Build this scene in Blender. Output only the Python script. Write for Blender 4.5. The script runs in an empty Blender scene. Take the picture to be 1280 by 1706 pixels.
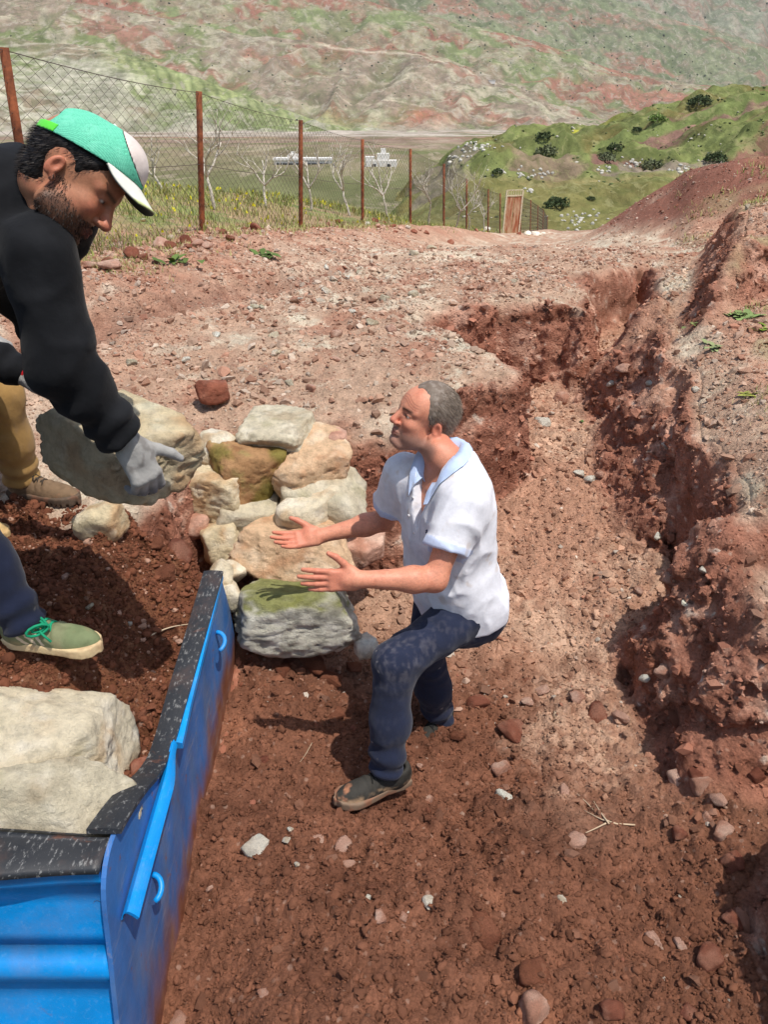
import bpy, bmesh, math, random, time
import numpy as np
from mathutils import Vector, Matrix
from mathutils.bvhtree import BVHTree

# ------------------------------------------------------------------ camera, sky, sun, exposure
SC = bpy.context.scene
COL = SC.collection
F_PX, CX, CY = 1282.0, 640.0, 853.0            # focal length of the photograph in its own pixels
PITCH = math.radians(28.0)
CAM = np.array([0.0, 0.0, 2.4])
SP, CP = math.sin(PITCH), math.cos(PITCH)
cam_data = bpy.data.cameras.new('camera')
cam_data.sensor_fit = 'VERTICAL'
cam_data.sensor_height = 36.0
cam_data.lens = 36.0 * F_PX / 1706.0
cam_data.clip_start = 0.05
cam_data.clip_end = 20000
cam = bpy.data.objects.new('camera', cam_data)
COL.objects.link(cam)
cam.location = CAM
cam.rotation_euler = (math.pi / 2 - PITCH, 0, 0)
SC.camera = cam

SUN_DIR = np.array([0.27, -0.27, 0.93]); SUN_DIR /= np.linalg.norm(SUN_DIR)   # towards the sun
SUN_EL = math.asin(SUN_DIR[2])
world = bpy.data.worlds.new('World'); SC.world = world
world.use_nodes = True
wn = world.node_tree
bg = wn.nodes['Background']
sky = wn.nodes.new('ShaderNodeTexSky')
sky.sky_type = 'NISHITA'; sky.sun_disc = False
sky.sun_elevation = SUN_EL
sky.sun_rotation = math.atan2(SUN_DIR[0], SUN_DIR[1])
sky.air_density = 1.2; sky.dust_density = 2.0; sky.ozone_density = 1.0
wn.links.new(sky.outputs[0], bg.inputs[0])
bg.inputs[1].default_value = 0.125
sun_data = bpy.data.lights.new('sun', 'SUN')
sun_data.energy = 4.0; sun_data.angle = math.radians(0.55); sun_data.color = (1.0, 0.945, 0.87)
sun = bpy.data.objects.new('sun', sun_data); COL.objects.link(sun)
sun.rotation_euler = Vector(SUN_DIR).to_track_quat('Z', 'Y').to_euler()
sun.location = (4, -2, 9)
SC.view_settings.view_transform = 'Standard'
SC.view_settings.look = 'None'
SC.view_settings.exposure = 0.10
SC.view_settings.gamma = 1.0
SC.render.engine = 'CYCLES'
SC.cycles.use_denoising = True
SC.cycles.max_bounces = 5
SC.cycles.diffuse_bounces = 3
SC.cycles.glossy_bounces = 2
SC.cycles.transparent_max_bounces = 8
SC.cycles.volume_bounces = 0

# ------------------------------------------------------------------ helpers
RNG = np.random.default_rng(7)
random.seed(7)
T0 = time.time()
def log(s): print('[%.1fs] %s' % (time.time() - T0, s))

def PD(u, v, d):
    """world point seen at pixel (u,v) at depth d along the view axis"""
    a, b = (u - CX) / F_PX, (CY - v) / F_PX
    return np.array([a * d, d * (CP + SP * b), CAM[2] + d * (CP * b - SP)])
def PZ(u, v, z):
    b = (CY - v) / F_PX
    return PD(u, v, (z - CAM[2]) / (CP * b - SP))
def PY(u, v, y):
    b = (CY - v) / F_PX
    return PD(u, v, y / (CP + SP * b))
def depth_of(p): return p[1] * CP + (CAM[2] - p[2]) * SP

def _grad(ix, iy, iz, seed):
    h = (ix * np.uint32(374761393) + iy * np.uint32(668265263) + iz * np.uint32(2246822519) + np.uint32((seed * 3266489917 + 12345) & 0xffffffff))
    h ^= h >> np.uint32(15); h *= np.uint32(2246822519); h ^= h >> np.uint32(13); h *= np.uint32(3266489917); h ^= h >> np.uint32(16)
    return h
def noise3(p, seed=0):
    p = np.asarray(p, dtype=np.float32)
    f = np.floor(p); i = f.astype(np.int64).astype(np.uint32); t = p - f
    w = t * t * t * (t * (t * 6 - 15) + 10)
    out = np.zeros(len(p), np.float32)
    for dx in (0, 1):
        wx = w[:, 0] if dx else 1 - w[:, 0]
        for dy in (0, 1):
            wy = w[:, 1] if dy else 1 - w[:, 1]
            for dz in (0, 1):
                wz = w[:, 2] if dz else 1 - w[:, 2]
                h = _grad(i[:, 0] + np.uint32(dx), i[:, 1] + np.uint32(dy), i[:, 2] + np.uint32(dz), seed)
                g = ((h & np.uint32(1023)).astype(np.float32) / 511.5 - 1) * (t[:, 0] - dx)
                g += (((h >> np.uint32(10)) & np.uint32(1023)).astype(np.float32) / 511.5 - 1) * (t[:, 1] - dy)
                g += (((h >> np.uint32(20)) & np.uint32(1023)).astype(np.float32) / 511.5 - 1) * (t[:, 2] - dz)
                out += wx * wy * wz * g
    return out * 1.3
def fbm(p, octv=4, lac=2.03, gain=0.5, seed=0):
    p = np.asarray(p, dtype=np.float32); a = 1.0; o = np.zeros(len(p), np.float32); q = p.copy()
    for k in range(octv):
        o += a * noise3(q, seed + k * 17); q = q * lac + 13.7; a *= gain
    return o
def ridged(p, octv=4, lac=2.03, gain=0.5, seed=0):
    p = np.asarray(p, dtype=np.float32); a = 1.0; o = np.zeros(len(p), np.float32); q = p.copy()
    for k in range(octv):
        o += a * (1 - np.abs(noise3(q, seed + k * 17)) * 2); q = q * lac + 13.7; a *= gain
    return o
def xy3(x, y, z=0.0): return np.stack([x, y, np.full_like(x, z)], 1).astype(np.float32)
def worley2(x, y, seed=0):
    x = np.asarray(x, np.float32); y = np.asarray(y, np.float32)
    fx, fy = np.floor(x), np.floor(y)
    f1 = np.full(len(x), 9.0, np.float32); f2 = f1.copy(); cid = np.zeros(len(x), np.float32)
    for dx in (-1, 0, 1):
        for dy in (-1, 0, 1):
            cxi = (fx + dx).astype(np.int64).astype(np.uint32); cyi = (fy + dy).astype(np.int64).astype(np.uint32)
            h = _grad(cxi, cyi, np.zeros_like(cxi), seed)
            px = fx + dx + (h & np.uint32(1023)).astype(np.float32) / 1023
            py = fy + dy + ((h >> np.uint32(10)) & np.uint32(1023)).astype(np.float32) / 1023
            d = np.hypot(x - px, y - py)
            c = ((h >> np.uint32(20)) & np.uint32(1023)).astype(np.float32) / 1023
            nearer = d < f1
            f2 = np.where(nearer, f1, np.minimum(f2, d)); cid = np.where(nearer, c, cid); f1 = np.where(nearer, d, f1)
    return f1, f2, cid
def sstep(a, b, x):
    t = np.clip((x - a) / (b - a), 0, 1); return t * t * (3 - 2 * t)
def mix(a, b, t): return a + (b - a) * t
def lin(c):                                            # sRGB 0..255 -> linear
    c = np.asarray(c, float) / 255.0
    return np.where(c <= 0.04045, c / 12.92, ((c + 0.055) / 1.055) ** 2.4)

def seg_dist(x, y, a, b):
    ax, ay = a[0], a[1]; bx, by = b[0] - ax, b[1] - ay
    t = np.clip(((x - ax) * bx + (y - ay) * by) / (bx * bx + by * by + 1e-12), 0, 1)
    return np.hypot(x - ax - t * bx, y - ay - t * by), t
def poly_dist(x, y, pts):
    d = np.full(len(x), 1e9)
    for a, b in zip(pts[:-1], pts[1:]): d = np.minimum(d, seg_dist(x, y, a, b)[0])
    return d
def poly_sd(x, y, pts):
    """signed distance to a closed polygon, negative inside"""
    pts = [np.asarray(p)[:2] for p in pts]
    d = poly_dist(x, y, pts + [pts[0]])
    ins = np.zeros(len(x), bool)
    for a, b in zip(pts, pts[1:] + [pts[0]]):
        c = (a[1] > y) != (b[1] > y)
        xi = a[0] + (y - a[1]) / (b[1] - a[1] + 1e-12) * (b[0] - a[0])
        ins ^= c & (x < xi)
    return np.where(ins, -d, d)

# ---- objects
def mesh_from(name, V, Fc, smooth=True):
    me = bpy.data.meshes.new(name)
    V = np.asarray(V, np.float32)
    if isinstance(Fc, np.ndarray) and Fc.ndim == 2:
        k = Fc.shape[1]; n = len(Fc)
        me.vertices.add(len(V)); me.vertices.foreach_set('co', V.ravel())
        me.loops.add(n * k); me.loops.foreach_set('vertex_index', Fc.astype(np.int32).ravel())
        me.polygons.add(n)
        me.polygons.foreach_set('loop_start', np.arange(0, n * k, k, dtype=np.int32))
        me.polygons.foreach_set('loop_total', np.full(n, k, np.int32))
        me.update(calc_edges=True); me.validate()
    else:
        me.from_pydata([tuple(map(float, v)) for v in V], [], [tuple(int(i) for i in f) for f in Fc])
        me.update()
    if smooth: me.polygons.foreach_set('use_smooth', np.ones(len(me.polygons), bool))
    return me
def set_col(me, C, name='Col'):
    C = np.asarray(C, np.float32)
    if C.ndim == 1: C = np.tile(C, (len(me.vertices), 1))
    at = me.color_attributes.new(name, 'FLOAT_COLOR', 'POINT')
    A = np.ones((len(me.vertices), 4), np.float32); A[:, :3] = C[:, :3]
    at.data.foreach_set('color', A.ravel())
def add(name, me, mat=None, parent=None, **props):
    o = bpy.data.objects.new(name, me); COL.objects.link(o)
    if mat is not None and me is not None and len(me.materials) == 0: me.materials.append(mat)
    if parent is not None: o.parent = parent
    for k, v in props.items(): o[k] = v
    return o
def empty(name, loc, label, category, group=None):
    o = bpy.data.objects.new(name, None); COL.objects.link(o); o.location = loc
    o.empty_display_size = 0.1
    o['label'] = label; o['category'] = category
    if group: o['group'] = group
    return o
def part(name, V, Fc, mat, root, smooth=True, col=None, label=None):
    """a part given in world coordinates, parented to an Empty that is only translated"""
    V = np.asarray(V, float)
    off = np.array(root.matrix_basis.translation) if root.parent is None else np.zeros(3)
    me = mesh_from(name, V - off, Fc, smooth)
    if col is not None: set_col(me, col)
    o = add(name, me, mat, root)
    if label: o['label'] = label
    return o
class MB:
    """collects shapes into one mesh"""
    def __init__(s): s.V = []; s.F = []; s.C = []
    def put(s, V, Fc, c=None):
        n = sum(len(v) for v in s.V); s.V.append(np.asarray(V, float))
        s.F += [tuple(int(i) + n for i in f) for f in Fc]
        if c is not None: s.C.append(np.tile(np.asarray(c, float), (len(V), 1)) if np.ndim(c) == 1 else c)
    def verts(s): return np.concatenate(s.V)
def box_vf(c, half, R=np.eye(3)):
    c = np.asarray(c, float); s = np.array([[x, y, z] for x in (-1, 1) for y in (-1, 1) for z in (-1, 1)], float) * np.asarray(half)
    return c + s @ np.asarray(R).T, [(0, 1, 3, 2), (4, 6, 7, 5), (0, 4, 5, 1), (2, 3, 7, 6), (0, 2, 6, 4), (1, 5, 7, 3)]
def tube_vf(pts, rad, n=6, cap=True):
    pts = np.asarray(pts, float); m = len(pts); rad = np.broadcast_to(np.asarray(rad, float), (m,))
    T = np.gradient(pts, axis=0); T /= np.linalg.norm(T, axis=1)[:, None] + 1e-12
    up = np.array([0, 0, 1.0]) if abs(T[0][2]) < 0.9 else np.array([1.0, 0, 0])
    V = []
    u = np.cross(T[0], up); u /= np.linalg.norm(u)
    for i in range(m):
        u = u - T[i] * (u @ T[i]); u /= np.linalg.norm(u) + 1e-12; w = np.cross(T[i], u)
        a = np.arange(n) * 2 * math.pi / n
        V.append(pts[i] + rad[i] * (np.cos(a)[:, None] * u + np.sin(a)[:, None] * w))
    V = np.concatenate(V); Fc = []
    for i in range(m - 1):
        for k in range(n):
            Fc.append((i * n + k, i * n + (k + 1) % n, (i + 1) * n + (k + 1) % n, (i + 1) * n + k))
    if cap: Fc.append(tuple(range(n - 1, -1, -1))); Fc.append(tuple((m - 1) * n + k for k in range(n)))
    return V, Fc

# ---- materials
class NT:
    def __init__(s, name):
        s.m = bpy.data.materials.new(name); s.m.use_nodes = True
        s.t = s.m.node_tree; s.n = s.t.nodes; s.b = s.n['Principled BSDF']
    def node(s, typ, **kw):
        n = s.n.new(typ)
        for k, v in kw.items(): setattr(n, k, v)
        return n
    def link(s, a, b): s.t.links.new(a, b)
    def val(s, sock, v):
        if hasattr(v, 'is_output') or hasattr(v, 'links'): s.link(v, sock)
        else:
            if isinstance(v, (tuple, list, np.ndarray)) and len(v) == 3 and sock.type == 'RGBA': v = (*v, 1)
            sock.default_value = v
    def noise(s, scale, detail=4, rough=0.55, coord=None, dist=0.0):
        n = s.node('ShaderNodeTexNoise'); n.inputs['Scale'].default_value = scale; n.inputs['Detail'].default_value = detail
        n.inputs['Roughness'].default_value = rough; n.inputs['Distortion'].default_value = dist
        s.link(coord if coord is not None else s.obj(), n.inputs['Vector']); return n.outputs['Fac']
    def voronoi(s, scale, coord=None, feature='F1', out='Distance', rnd=1.0):
        n = s.node('ShaderNodeTexVoronoi', feature=feature); n.inputs['Scale'].default_value = scale
        n.inputs['Randomness'].default_value = rnd
        s.link(coord if coord is not None else s.obj(), n.inputs['Vector']); return n.outputs[out]
    def obj(s):
        if not hasattr(s, '_tc'): s._tc = s.node('ShaderNodeTexCoord')
        return s._tc.outputs['Object']
    def attr(s, name='Col'):
        return s.node('ShaderNodeAttribute', attribute_name=name).outputs['Color']
    def ramp(s, fac, stops):
        r = s.node('ShaderNodeValToRGB'); e = r.color_ramp.elements
        while len(e) < len(stops): e.new(0.5)
        for k, (p, c) in enumerate(stops):
            e[k].position = p; c = (c, c, c) if np.isscalar(c) else c; e[k].color = (*[float(q) for q in c], 1)
        s.link(fac, r.inputs[0]); return r.outputs[0]
    def mixc(s, fac, a, b, mode='MIX'):
        n = s.node('ShaderNodeMix', data_type='RGBA', blend_type=mode)
        s.val(n.inputs[0], fac); s.val(n.inputs[6], a); s.val(n.inputs[7], b); return n.outputs[2]
    def math(s, op, a, b=0.5, clamp=False):
        n = s.node('ShaderNodeMath', operation=op, use_clamp=clamp); s.val(n.inputs[0], a); s.val(n.inputs[1], b); return n.outputs[0]
    def bump(s, h, strength=0.5, dist=0.01, prev=None):
        n = s.node('ShaderNodeBump'); n.inputs['Strength'].default_value = strength; n.inputs['Distance'].default_value = dist
        s.link(h, n.inputs['Height'])
        if prev is not None: s.link(prev, n.inputs['Normal'])
        return n.outputs[0]
    def done(s, base=None, rough=0.9, normal=None, spec=0.25, metal=0.0, sss=None, sheen=None):
        if base is not None: s.val(s.b.inputs['Base Color'], base)
        s.val(s.b.inputs['Roughness'], rough); s.val(s.b.inputs['Specular IOR Level'], spec); s.val(s.b.inputs['Metallic'], metal)
        if normal is not None: s.link(normal, s.b.inputs['Normal'])
        if sss:
            s.b.inputs['Subsurface Weight'].default_value = sss[0]; s.b.inputs['Subsurface Radius'].default_value = sss[1]
            s.b.inputs['Subsurface Scale'].default_value = sss[2]
        if sheen: s.b.inputs['Sheen Weight'].default_value = sheen
        return s.m

def grid_quads(nr, nc):
    i = np.arange(nr - 1)[:, None] * nc + np.arange(nc - 1)[None, :]
    return np.stack([i, i + 1, i + nc + 1, i + nc], -1).reshape(-1, 4)

# ---- signed distance modelling: evaluate on a sparse grid, mesh with surface nets
def surface_nets(D, org, h):
    nx, ny, nz = D.shape
    S = D < 0
    act = np.zeros((nx - 1, ny - 1, nz - 1), np.int8)
    for a in (0, 1):
        for b in (0, 1):
            for c in (0, 1):
                act += S[a:nx - 1 + a, b:ny - 1 + b, c:nz - 1 + c]
    ii, jj, kk = np.nonzero((act > 0) & (act < 8))
    n = len(ii)
    idx = np.full(act.shape, -1, np.int64); idx[ii, jj, kk] = np.arange(n)
    acc = np.zeros((n, 3)); cnt = np.zeros(n)
    cor = [(a, b, c) for a in (0, 1) for b in (0, 1) for c in (0, 1)]
    vals = {c: D[ii + c[0], jj + c[1], kk + c[2]].astype(np.float64) for c in cor}
    for c in cor:
        for ax in range(3):
            if c[ax] == 0:
                e = list(c); e[ax] = 1; e = tuple(e)
                a, b = vals[c], vals[e]; m = (a < 0) != (b < 0)
                t = np.where(m, a / np.where(m, a - b, 1), 0)
                q = np.zeros((n, 3)); q[:] = c; q[:, ax] += t
                acc += q * m[:, None]; cnt += m
    V = acc / cnt[:, None] + np.stack([ii, jj, kk], 1)
    V = V * h + np.asarray(org)
    Q = []
    for ax in range(3):
        o1, o2 = [(1, 2), (2, 0), (0, 1)][ax]
        s0 = [slice(None)] * 3; s1 = [slice(None)] * 3
        s0[ax] = slice(0, -1); s1[ax] = slice(1, None)
        ch = S[tuple(s0)] != S[tuple(s1)]
        p = np.argwhere(ch)
        ok = (p[:, o1] > 0) & (p[:, o2] > 0) & (p[:, o1] < D.shape[o1] - 1) & (p[:, o2] < D.shape[o2] - 1)
        p = p[ok]
        flip = S[tuple(p.T)]
        def cell(a, b):
            q = p.copy(); q[:, o1] -= a; q[:, o2] -= b; return idx[q[:, 0], q[:, 1], q[:, 2]]
        q = np.stack([cell(1, 1), cell(0, 1), cell(0, 0), cell(1, 0)], 1)
        q[~flip] = q[~flip][:, ::-1]
        Q.append(q)
    Q = np.concatenate(Q)
    Q = Q[(Q >= 0).all(1)]
    return V, Q
def sdf_mesh(fn, lo, hi, h, coarse=4, relax=1):
    lo = np.asarray(lo, float); hi = np.asarray(hi, float)
    n = (np.ceil((hi - lo) / (h * coarse)).astype(int) + 1)
    cx = [lo[a] + np.arange(n[a]) * h * coarse for a in range(3)]
    G = np.stack(np.meshgrid(*cx, indexing='ij'), -1).reshape(-1, 3).astype(np.float32)
    Dc = fn(G).reshape(n)
    N = n * coarse
    Df = np.repeat(np.repeat(np.repeat(Dc, coarse, 0), coarse, 1), coarse, 2)
    # shift so the coarse samples sit in the middle of their block
    near = np.abs(Dc) < h * coarse * 2.2
    M = np.repeat(np.repeat(np.repeat(near, coarse, 0), coarse, 1), coarse, 2)
    s = coarse // 2
    org = lo - s * h
    P = np.argwhere(M)
    pts = (P * h + org).astype(np.float32)
    d = np.empty(len(pts), np.float32)
    for a in range(0, len(pts), 400000): d[a:a + 400000] = fn(pts[a:a + 400000])
    Df = Df.astype(np.float32); Df[M] = d
    V, Q = surface_nets(Df, org, h)
    for _ in range(relax):                              # one gentle smoothing pass
        S_ = np.zeros_like(V); c = np.zeros(len(V))
        for a, b in ((0, 1), (1, 2), (2, 3), (3, 0)):
            np.add.at(S_, Q[:, a], V[Q[:, b]]); np.add.at(c, Q[:, a], 1)
            np.add.at(S_, Q[:, b], V[Q[:, a]]); np.add.at(c, Q[:, b], 1)
        V = V * 0.5 + 0.5 * S_ / np.maximum(c, 1)[:, None]
    return V, Q
def capsule(p, a, b, ra, rb=None):
    a = np.asarray(a, np.float32); b = np.asarray(b, np.float32); rb = ra if rb is None else rb
    ab = b - a; L = float(ab @ ab) + 1e-12
    t = np.clip(((p - a) @ ab) / L, 0, 1)
    return np.linalg.norm(p - a - t[:, None] * ab, axis=1) - (ra + (rb - ra) * t)
def ellipsoid(p, c, r, R=None):
    q = p - np.asarray(c, np.float32)
    if R is not None: q = q @ np.asarray(R, np.float32)
    r = np.asarray(r, np.float32)
    k0 = np.linalg.norm(q / r, axis=1); k1 = np.linalg.norm(q / (r * r), axis=1)
    return k0 * (k0 - 1) / np.maximum(k1, 1e-6)
def rbox(p, c, half, r, R=None):
    q = p - np.asarray(c, np.float32)
    if R is not None: q = q @ np.asarray(R, np.float32)
    q = np.abs(q) - (np.asarray(half, np.float32) - r)
    return np.linalg.norm(np.maximum(q, 0), axis=1) + np.minimum(q.max(1), 0) - r
def smin(a, b, k):
    h = np.maximum(k - np.abs(a - b), 0) / k
    return np.minimum(a, b) - h * h * k * 0.25
def smax(a, b, k): return -smin(-a, -b, k)
def nrm(v): v = np.asarray(v, float); return v / np.linalg.norm(v)
def frame(fwd, up):
    """columns: x = fwd, y = left, z = up"""
    f = nrm(fwd); l = nrm(np.cross(up, f)); return np.stack([f, l, np.cross(f, l)], 1)
# ------------------------------------------------------------------ near ground: road, washed-out gully, banks
def sf(u, v, z): return PZ(u, v, z)[:2]
FENCE_PX = [(-230, 20, 345, 4.1), (10, 100, 425, 5.9), (338, 152, 398, 9.2), (501, 200, 378, 12.9), (604, 232, 367, 17.2), (684, 248, 365, 20.0), (740, 273, 371, 24.2), (778, 298, 378, 29.5),
            (814, 315, 380, 35.5), (834, 322, 382, 39.0), (868, 325, 383, 43.5), (884, 333, 384, 50.0), (896, 342, 385, 57.0), (905, 348, 385, 65.0), (913, 353, 386, 74.0)]
FENCE = []
for u, vt, vb, Y in FENCE_PX:
    p = PY(u, vb, Y); FENCE.append(p)
FENCE[0] = np.array([-2.95, 4.0, 1.0]); FENCE[1][0] = -2.565
FENCE_XY = [f[:2] for f in FENCE]

T_Y = np.array([0, 3.0, 3.6, 5, 6, 7.5, 9, 12, 16, 20, 30, 45, 60, 80, 120])
T_Z = np.array([.92, .945, 1.03, 1.10, 1.10, 1.02, 0.90, 0.45, -0.15, -0.75, -2.1, -4.2, -6.35, -10.5, -20])
def road_z(y): return np.interp(y, T_Y, T_Z)

GULLY = [(-2.6, 2.72), sf(60, 865, .95), sf(200, 888, .95), sf(255, 830, .98), sf(325, 738, 1.0), sf(395, 690, 1.03), sf(530, 684, 1.06), sf(590, 712, 1.06),
         sf(640, 700, 1.08), sf(690, 668, 1.1), sf(760, 640, 1.1), sf(830, 618, 1.1), sf(876, 600, 1.1), sf(868, 580, 1.1), sf(800, 566, 1.1), sf(738, 543, 1.1), sf(716, 524, 1.1),
         sf(765, 508, 1.1), sf(850, 500, 1.1), sf(955, 494, 1.1), sf(985, 505, 1.1), sf(995, 480, 1.07), sf(968, 458, 1.0), sf(1045, 450, .98), sf(1070, 436, .92), sf(1090, 430, .9),
         sf(1098, 446, 1.0), sf(1085, 470, 1.05), sf(1115, 510, 1.15), sf(1128, 555, 1.2), sf(1165, 585, 1.2), sf(1185, 640, 1.22), sf(1235, 690, 1.24), sf(1290, 770, 1.24),
         (1.62, 2.66), (1.46, 2.52), (1.40, 2.28), (1.75, 2.12), (2.3, 1.95), (2.2, 1.75), (1.62, 1.62), (1.36, 1.42), (1.28, 1.15), (1.25, .3), (-2.6, .3)]  # nearest right-hand points: out-of-view bank added to throw shadow into the near corner
GULLY = [np.asarray(g, float) for g in GULLY]
WALL2 = [sf(1128, 553, 1.2), sf(1150, 540, 1.22), sf(1215, 512, 1.25), sf(1290, 488, 1.28), (5.5, 5.6)]

def ground_fields(x, y):
    n = len(x)
    P = xy3(x, y)
    near = 1 - sstep(7, 20, y)
    # edges are ragged: warp the plan before measuring
    wx = fbm(P * 1.7, 4, seed=3) * 0.10 + fbm(P * 9.0, 3, seed=5) * 0.028
    wy = fbm(P * 1.7 + 50, 4, seed=4) * 0.10 + fbm(P * 9.0 + 50, 3, seed=6) * 0.028
    sd = poly_sd(x + wx * near, y + wy * near, GULLY)
    # --- plateau: the road, the bank and field by the fence
    T = road_z(y)
    dF = poly_dist(x, y, FENCE_XY)
    fx = np.interp(y, [f[1] for f in FENCE_XY], [f[0] for f in FENCE_XY])
    side = x - fx                                                       # <0 beyond the fence
    bank = (0.20 + 0.26 * np.exp(-((y - 20) / 8.0) ** 2)) * sstep(1.9, 0.45, np.where(side > 0, dF, 0))
    R = T + bank
    ditch = poly_dist(x + wx, y + wy, [sf(40, 660, .95), sf(150, 612, .95), sf(300, 560, .95), sf(420, 515, .95), sf(545, 470, .95), sf(600, 447, .95), sf(650, 432, .9)])
    R -= 0.13 * np.exp(-(ditch / 0.17) ** 2) * (1 + 0.6 * fbm(P * 2.5, 3, seed=8))
    # ruts and humps on the road
    R += fbm(P * 0.9, 4, seed=11) * 0.075 * sstep(0.0, 0.8, np.where(side > 0, dF, 0) + 0.2)
    R += fbm(P * 3.1, 4, seed=12) * 0.022
    # beyond the fence the field falls away to the valley
    drop = np.maximum(-side - 3.6 - 1.2 * sstep(8, 3, y), 0)
    R = R + 0.21 * np.clip(-side - 0.2, 0, 4.6) * sstep(5, 11, y) * (1 - .5 * sstep(22, 40, y)) - np.minimum(drop * 0.30 + drop ** 2 * 0.012, 45)
    # --- right of the gully
    cs = x * 0 + np.interp(y, [0, 2.5, 4.6, 9, 14, 30, 60], [1.3, 1.5, 1.8, 3.6, 5.0, 9.5, 19.0])
    right = sstep(-0.1, 0.3, x - cs)
    w2 = poly_sd(x + wx * 1.2, y + wy * 1.2, [np.array(p) for p in WALL2] + [np.array([9.0, 14.0]), np.array([4.4, 10.2]), sf(1075, 448, 1.0), sf(1102, 480, 1.1)])
    up2 = sstep(0.06, -0.22, w2) * 0.36 + sstep(0, -2.5, w2) * 0.22
    Rb = T + 0.14 + 0.05 * np.clip(x - cs, 0, 6) + up2 * (1 - sstep(9, 13, y))
    # red spoil heap further on
    m = np.exp(-(((x - 7.1) / 2.8) ** 2 + ((y - 16.0) / 3.8) ** 2))
    mound = (1.36 + 0.16 * fbm(P * .8, 3, seed=14)) * sstep(0.08, 0.98, m) + 0.75 * sstep(7, 14, x) * sstep(9, 15, y) * (1 - sstep(30, 55, y) * .5)
    Rb = Rb + fbm(P * 0.7, 4, seed=15) * 0.10
    R = mix(R, Rb, right) + mound
    # --- gully floor
    G = np.interp(y, [0.3, 1.2, 1.9, 2.3, 2.7, 3.4, 4.5, 6, 9, 11], [.22, .21, .165, .06, .03, .20, .36, .42, .36, .42])
    G = G + 0.10 * sstep(0.1, -0.75, x) * sstep(1.6, 2.3, y) * (1 - sstep(3.0, 3.6, y)) + 0.16 * sstep(-0.1, -0.6, x) * np.exp(-((y - 2.75) / .35) ** 2)
    G = G + 0.10 * np.exp(-(((x - .02) / .28) ** 2 + ((y - 1.98) / .3) ** 2)) * 0
    G = G + sstep(0.55, 1.5, x) * 0.10 * (1 - sstep(3.5, 5, y)) - 0.05 * np.exp(-((x - 0.95) / .22) ** 2) * (1 - sstep(3, 4, y))
    Gb = np.interp(y, [0.3, 1.2, 1.6, 2.0, 2.7, 3.2], [.0, .03, .07, .13, .25, .35])
    G = mix(G, Gb, sstep(-0.18, -0.6, x) * (1 - sstep(2.7, 3.1, y)))
    G = G + fbm(P * 1.3, 4, seed=21) * 0.06 + fbm(P * 4.0, 4, seed=22) * 0.028
    # talus at the foot of the walls, banked high against the right-hand side
    xb = np.interp(y, [3.0, 3.3, 3.6, 4.2, 4.8, 5.5, 7], [1.6, 1.30, 1.18, 1.14, 1.20, 1.34, 2.0]) + .12 * fbm(P * 1.9, 3, seed=27)
    G = G + sstep(xb, xb + .62, x) * (.58 + .12 * fbm(P * 2.6, 3, seed=28)) * sstep(3.15, 3.6, y) * (1 - sstep(5.6, 7.2, y))
    G = G + 0.22 * np.exp(-np.maximum(-sd, 0) / 0.16) * (0.7 + 0.5 * fbm(P * 2.2, 3, seed=23)) * sstep(2.4, 3.4, y)
    low = (x > 1.1) & (y < 2.9)
    wallw = np.where(low, .42, np.where(y < 8, 0.085, 0.16)) * (1 + 0.45 * fbm(P * 1.4, 3, seed=26))
    m = sstep(-wallw, 0.015, sd)                                        # 1 on the plateau
    rim = np.exp(-(np.maximum(sd, 0) / 0.22)) * (sd > -0.02)
    # lower shoulder of bank on the right; its unseen near end is added for shade
    R = np.where(low, np.minimum(R, 0.80 + 0.25 * sstep(2.6, 2.9, y) * 2 + fbm(P * 3.0, 3, seed=25) * .06), R)
    z = mix(G, R - 0.05 * rim * near, m)
    return z, dict(sd=sd, m=m, side=side, dF=dF, ditch=ditch, right=right, cs=cs, w2=w2, mound=mound, near=near, T=T, drop=drop)

ys = [0.45]
while ys[-1] < 90:
    y = ys[-1]
    if y < 5.2: dy = 0.0128
    elif y < 10: dy = 0.0128 + (y - 5.2) * 0.008
    else: dy = 0.051 + (y - 10) * 0.018
    ys.append(y + dy)
ys = np.array(ys); NC = 610
s_ = np.linspace(-1, 1, NC)
Xg = s_[None, :] * (1.25 + 0.66 * ys[:, None]) + 0.0
Yg = np.repeat(ys[:, None], NC, 1)
gx, gy = Xg.ravel(), Yg.ravel()
gz, FD = ground_fields(gx, gy)
log('ground fields %d' % len(gx))
P3 = np.stack([gx, gy, gz], 1).astype(np.float32)
near = FD['near']
# crumbly relief: clods of several sizes, taller on bare loosened soil than on the packed road
soil = 1 - FD['m']
det = np.zeros(len(gx), np.float32)
farfade = 1 - sstep(6, 14, gy)
for sc, amp, sd_ in ((0.16, .045, 31), (0.085, .036, 32), (0.046, .030, 33), (0.026, .020, 34)):
    jx = fbm(P3 / sc * 0.9, 2, seed=sd_ + 5) * 0.5
    f1, f2, cid = worley2((gx + gz * .7) / sc + jx, (gy + gz * 1.1) / sc - jx, seed=sd_)
    bumpy = np.clip(1 - (f1 / 0.62) ** 2, 0, 1) * np.clip((cid - (0.35 if sc > .05 else .15)) / 0.65, 0, 1)
    k = 0.25 + 0.75 * soil
    if sc < 0.05: k = 0.55 + 0.45 * soil
    keep = sstep(-0.25, 0.35, fbm(P3 * 1.6 + 9, 3, seed=sd_ + 9))
    det += amp * bumpy * k * (0.30 + 0.70 * keep)
det += fbm(P3 * 14, 4, seed=41) * 0.010 * (0.5 + 0.5 * soil)
det *= farfade
steep = np.zeros_like(gz)
gzz = gz.reshape(Xg.shape)
slope = np.hypot(np.gradient(gzz, axis=0) / np.gradient(Yg, axis=0), np.gradient(gzz, axis=1) / np.gradient(Xg, axis=1)).ravel()
wall = sstep(0.9, 2.2, slope) * near
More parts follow.
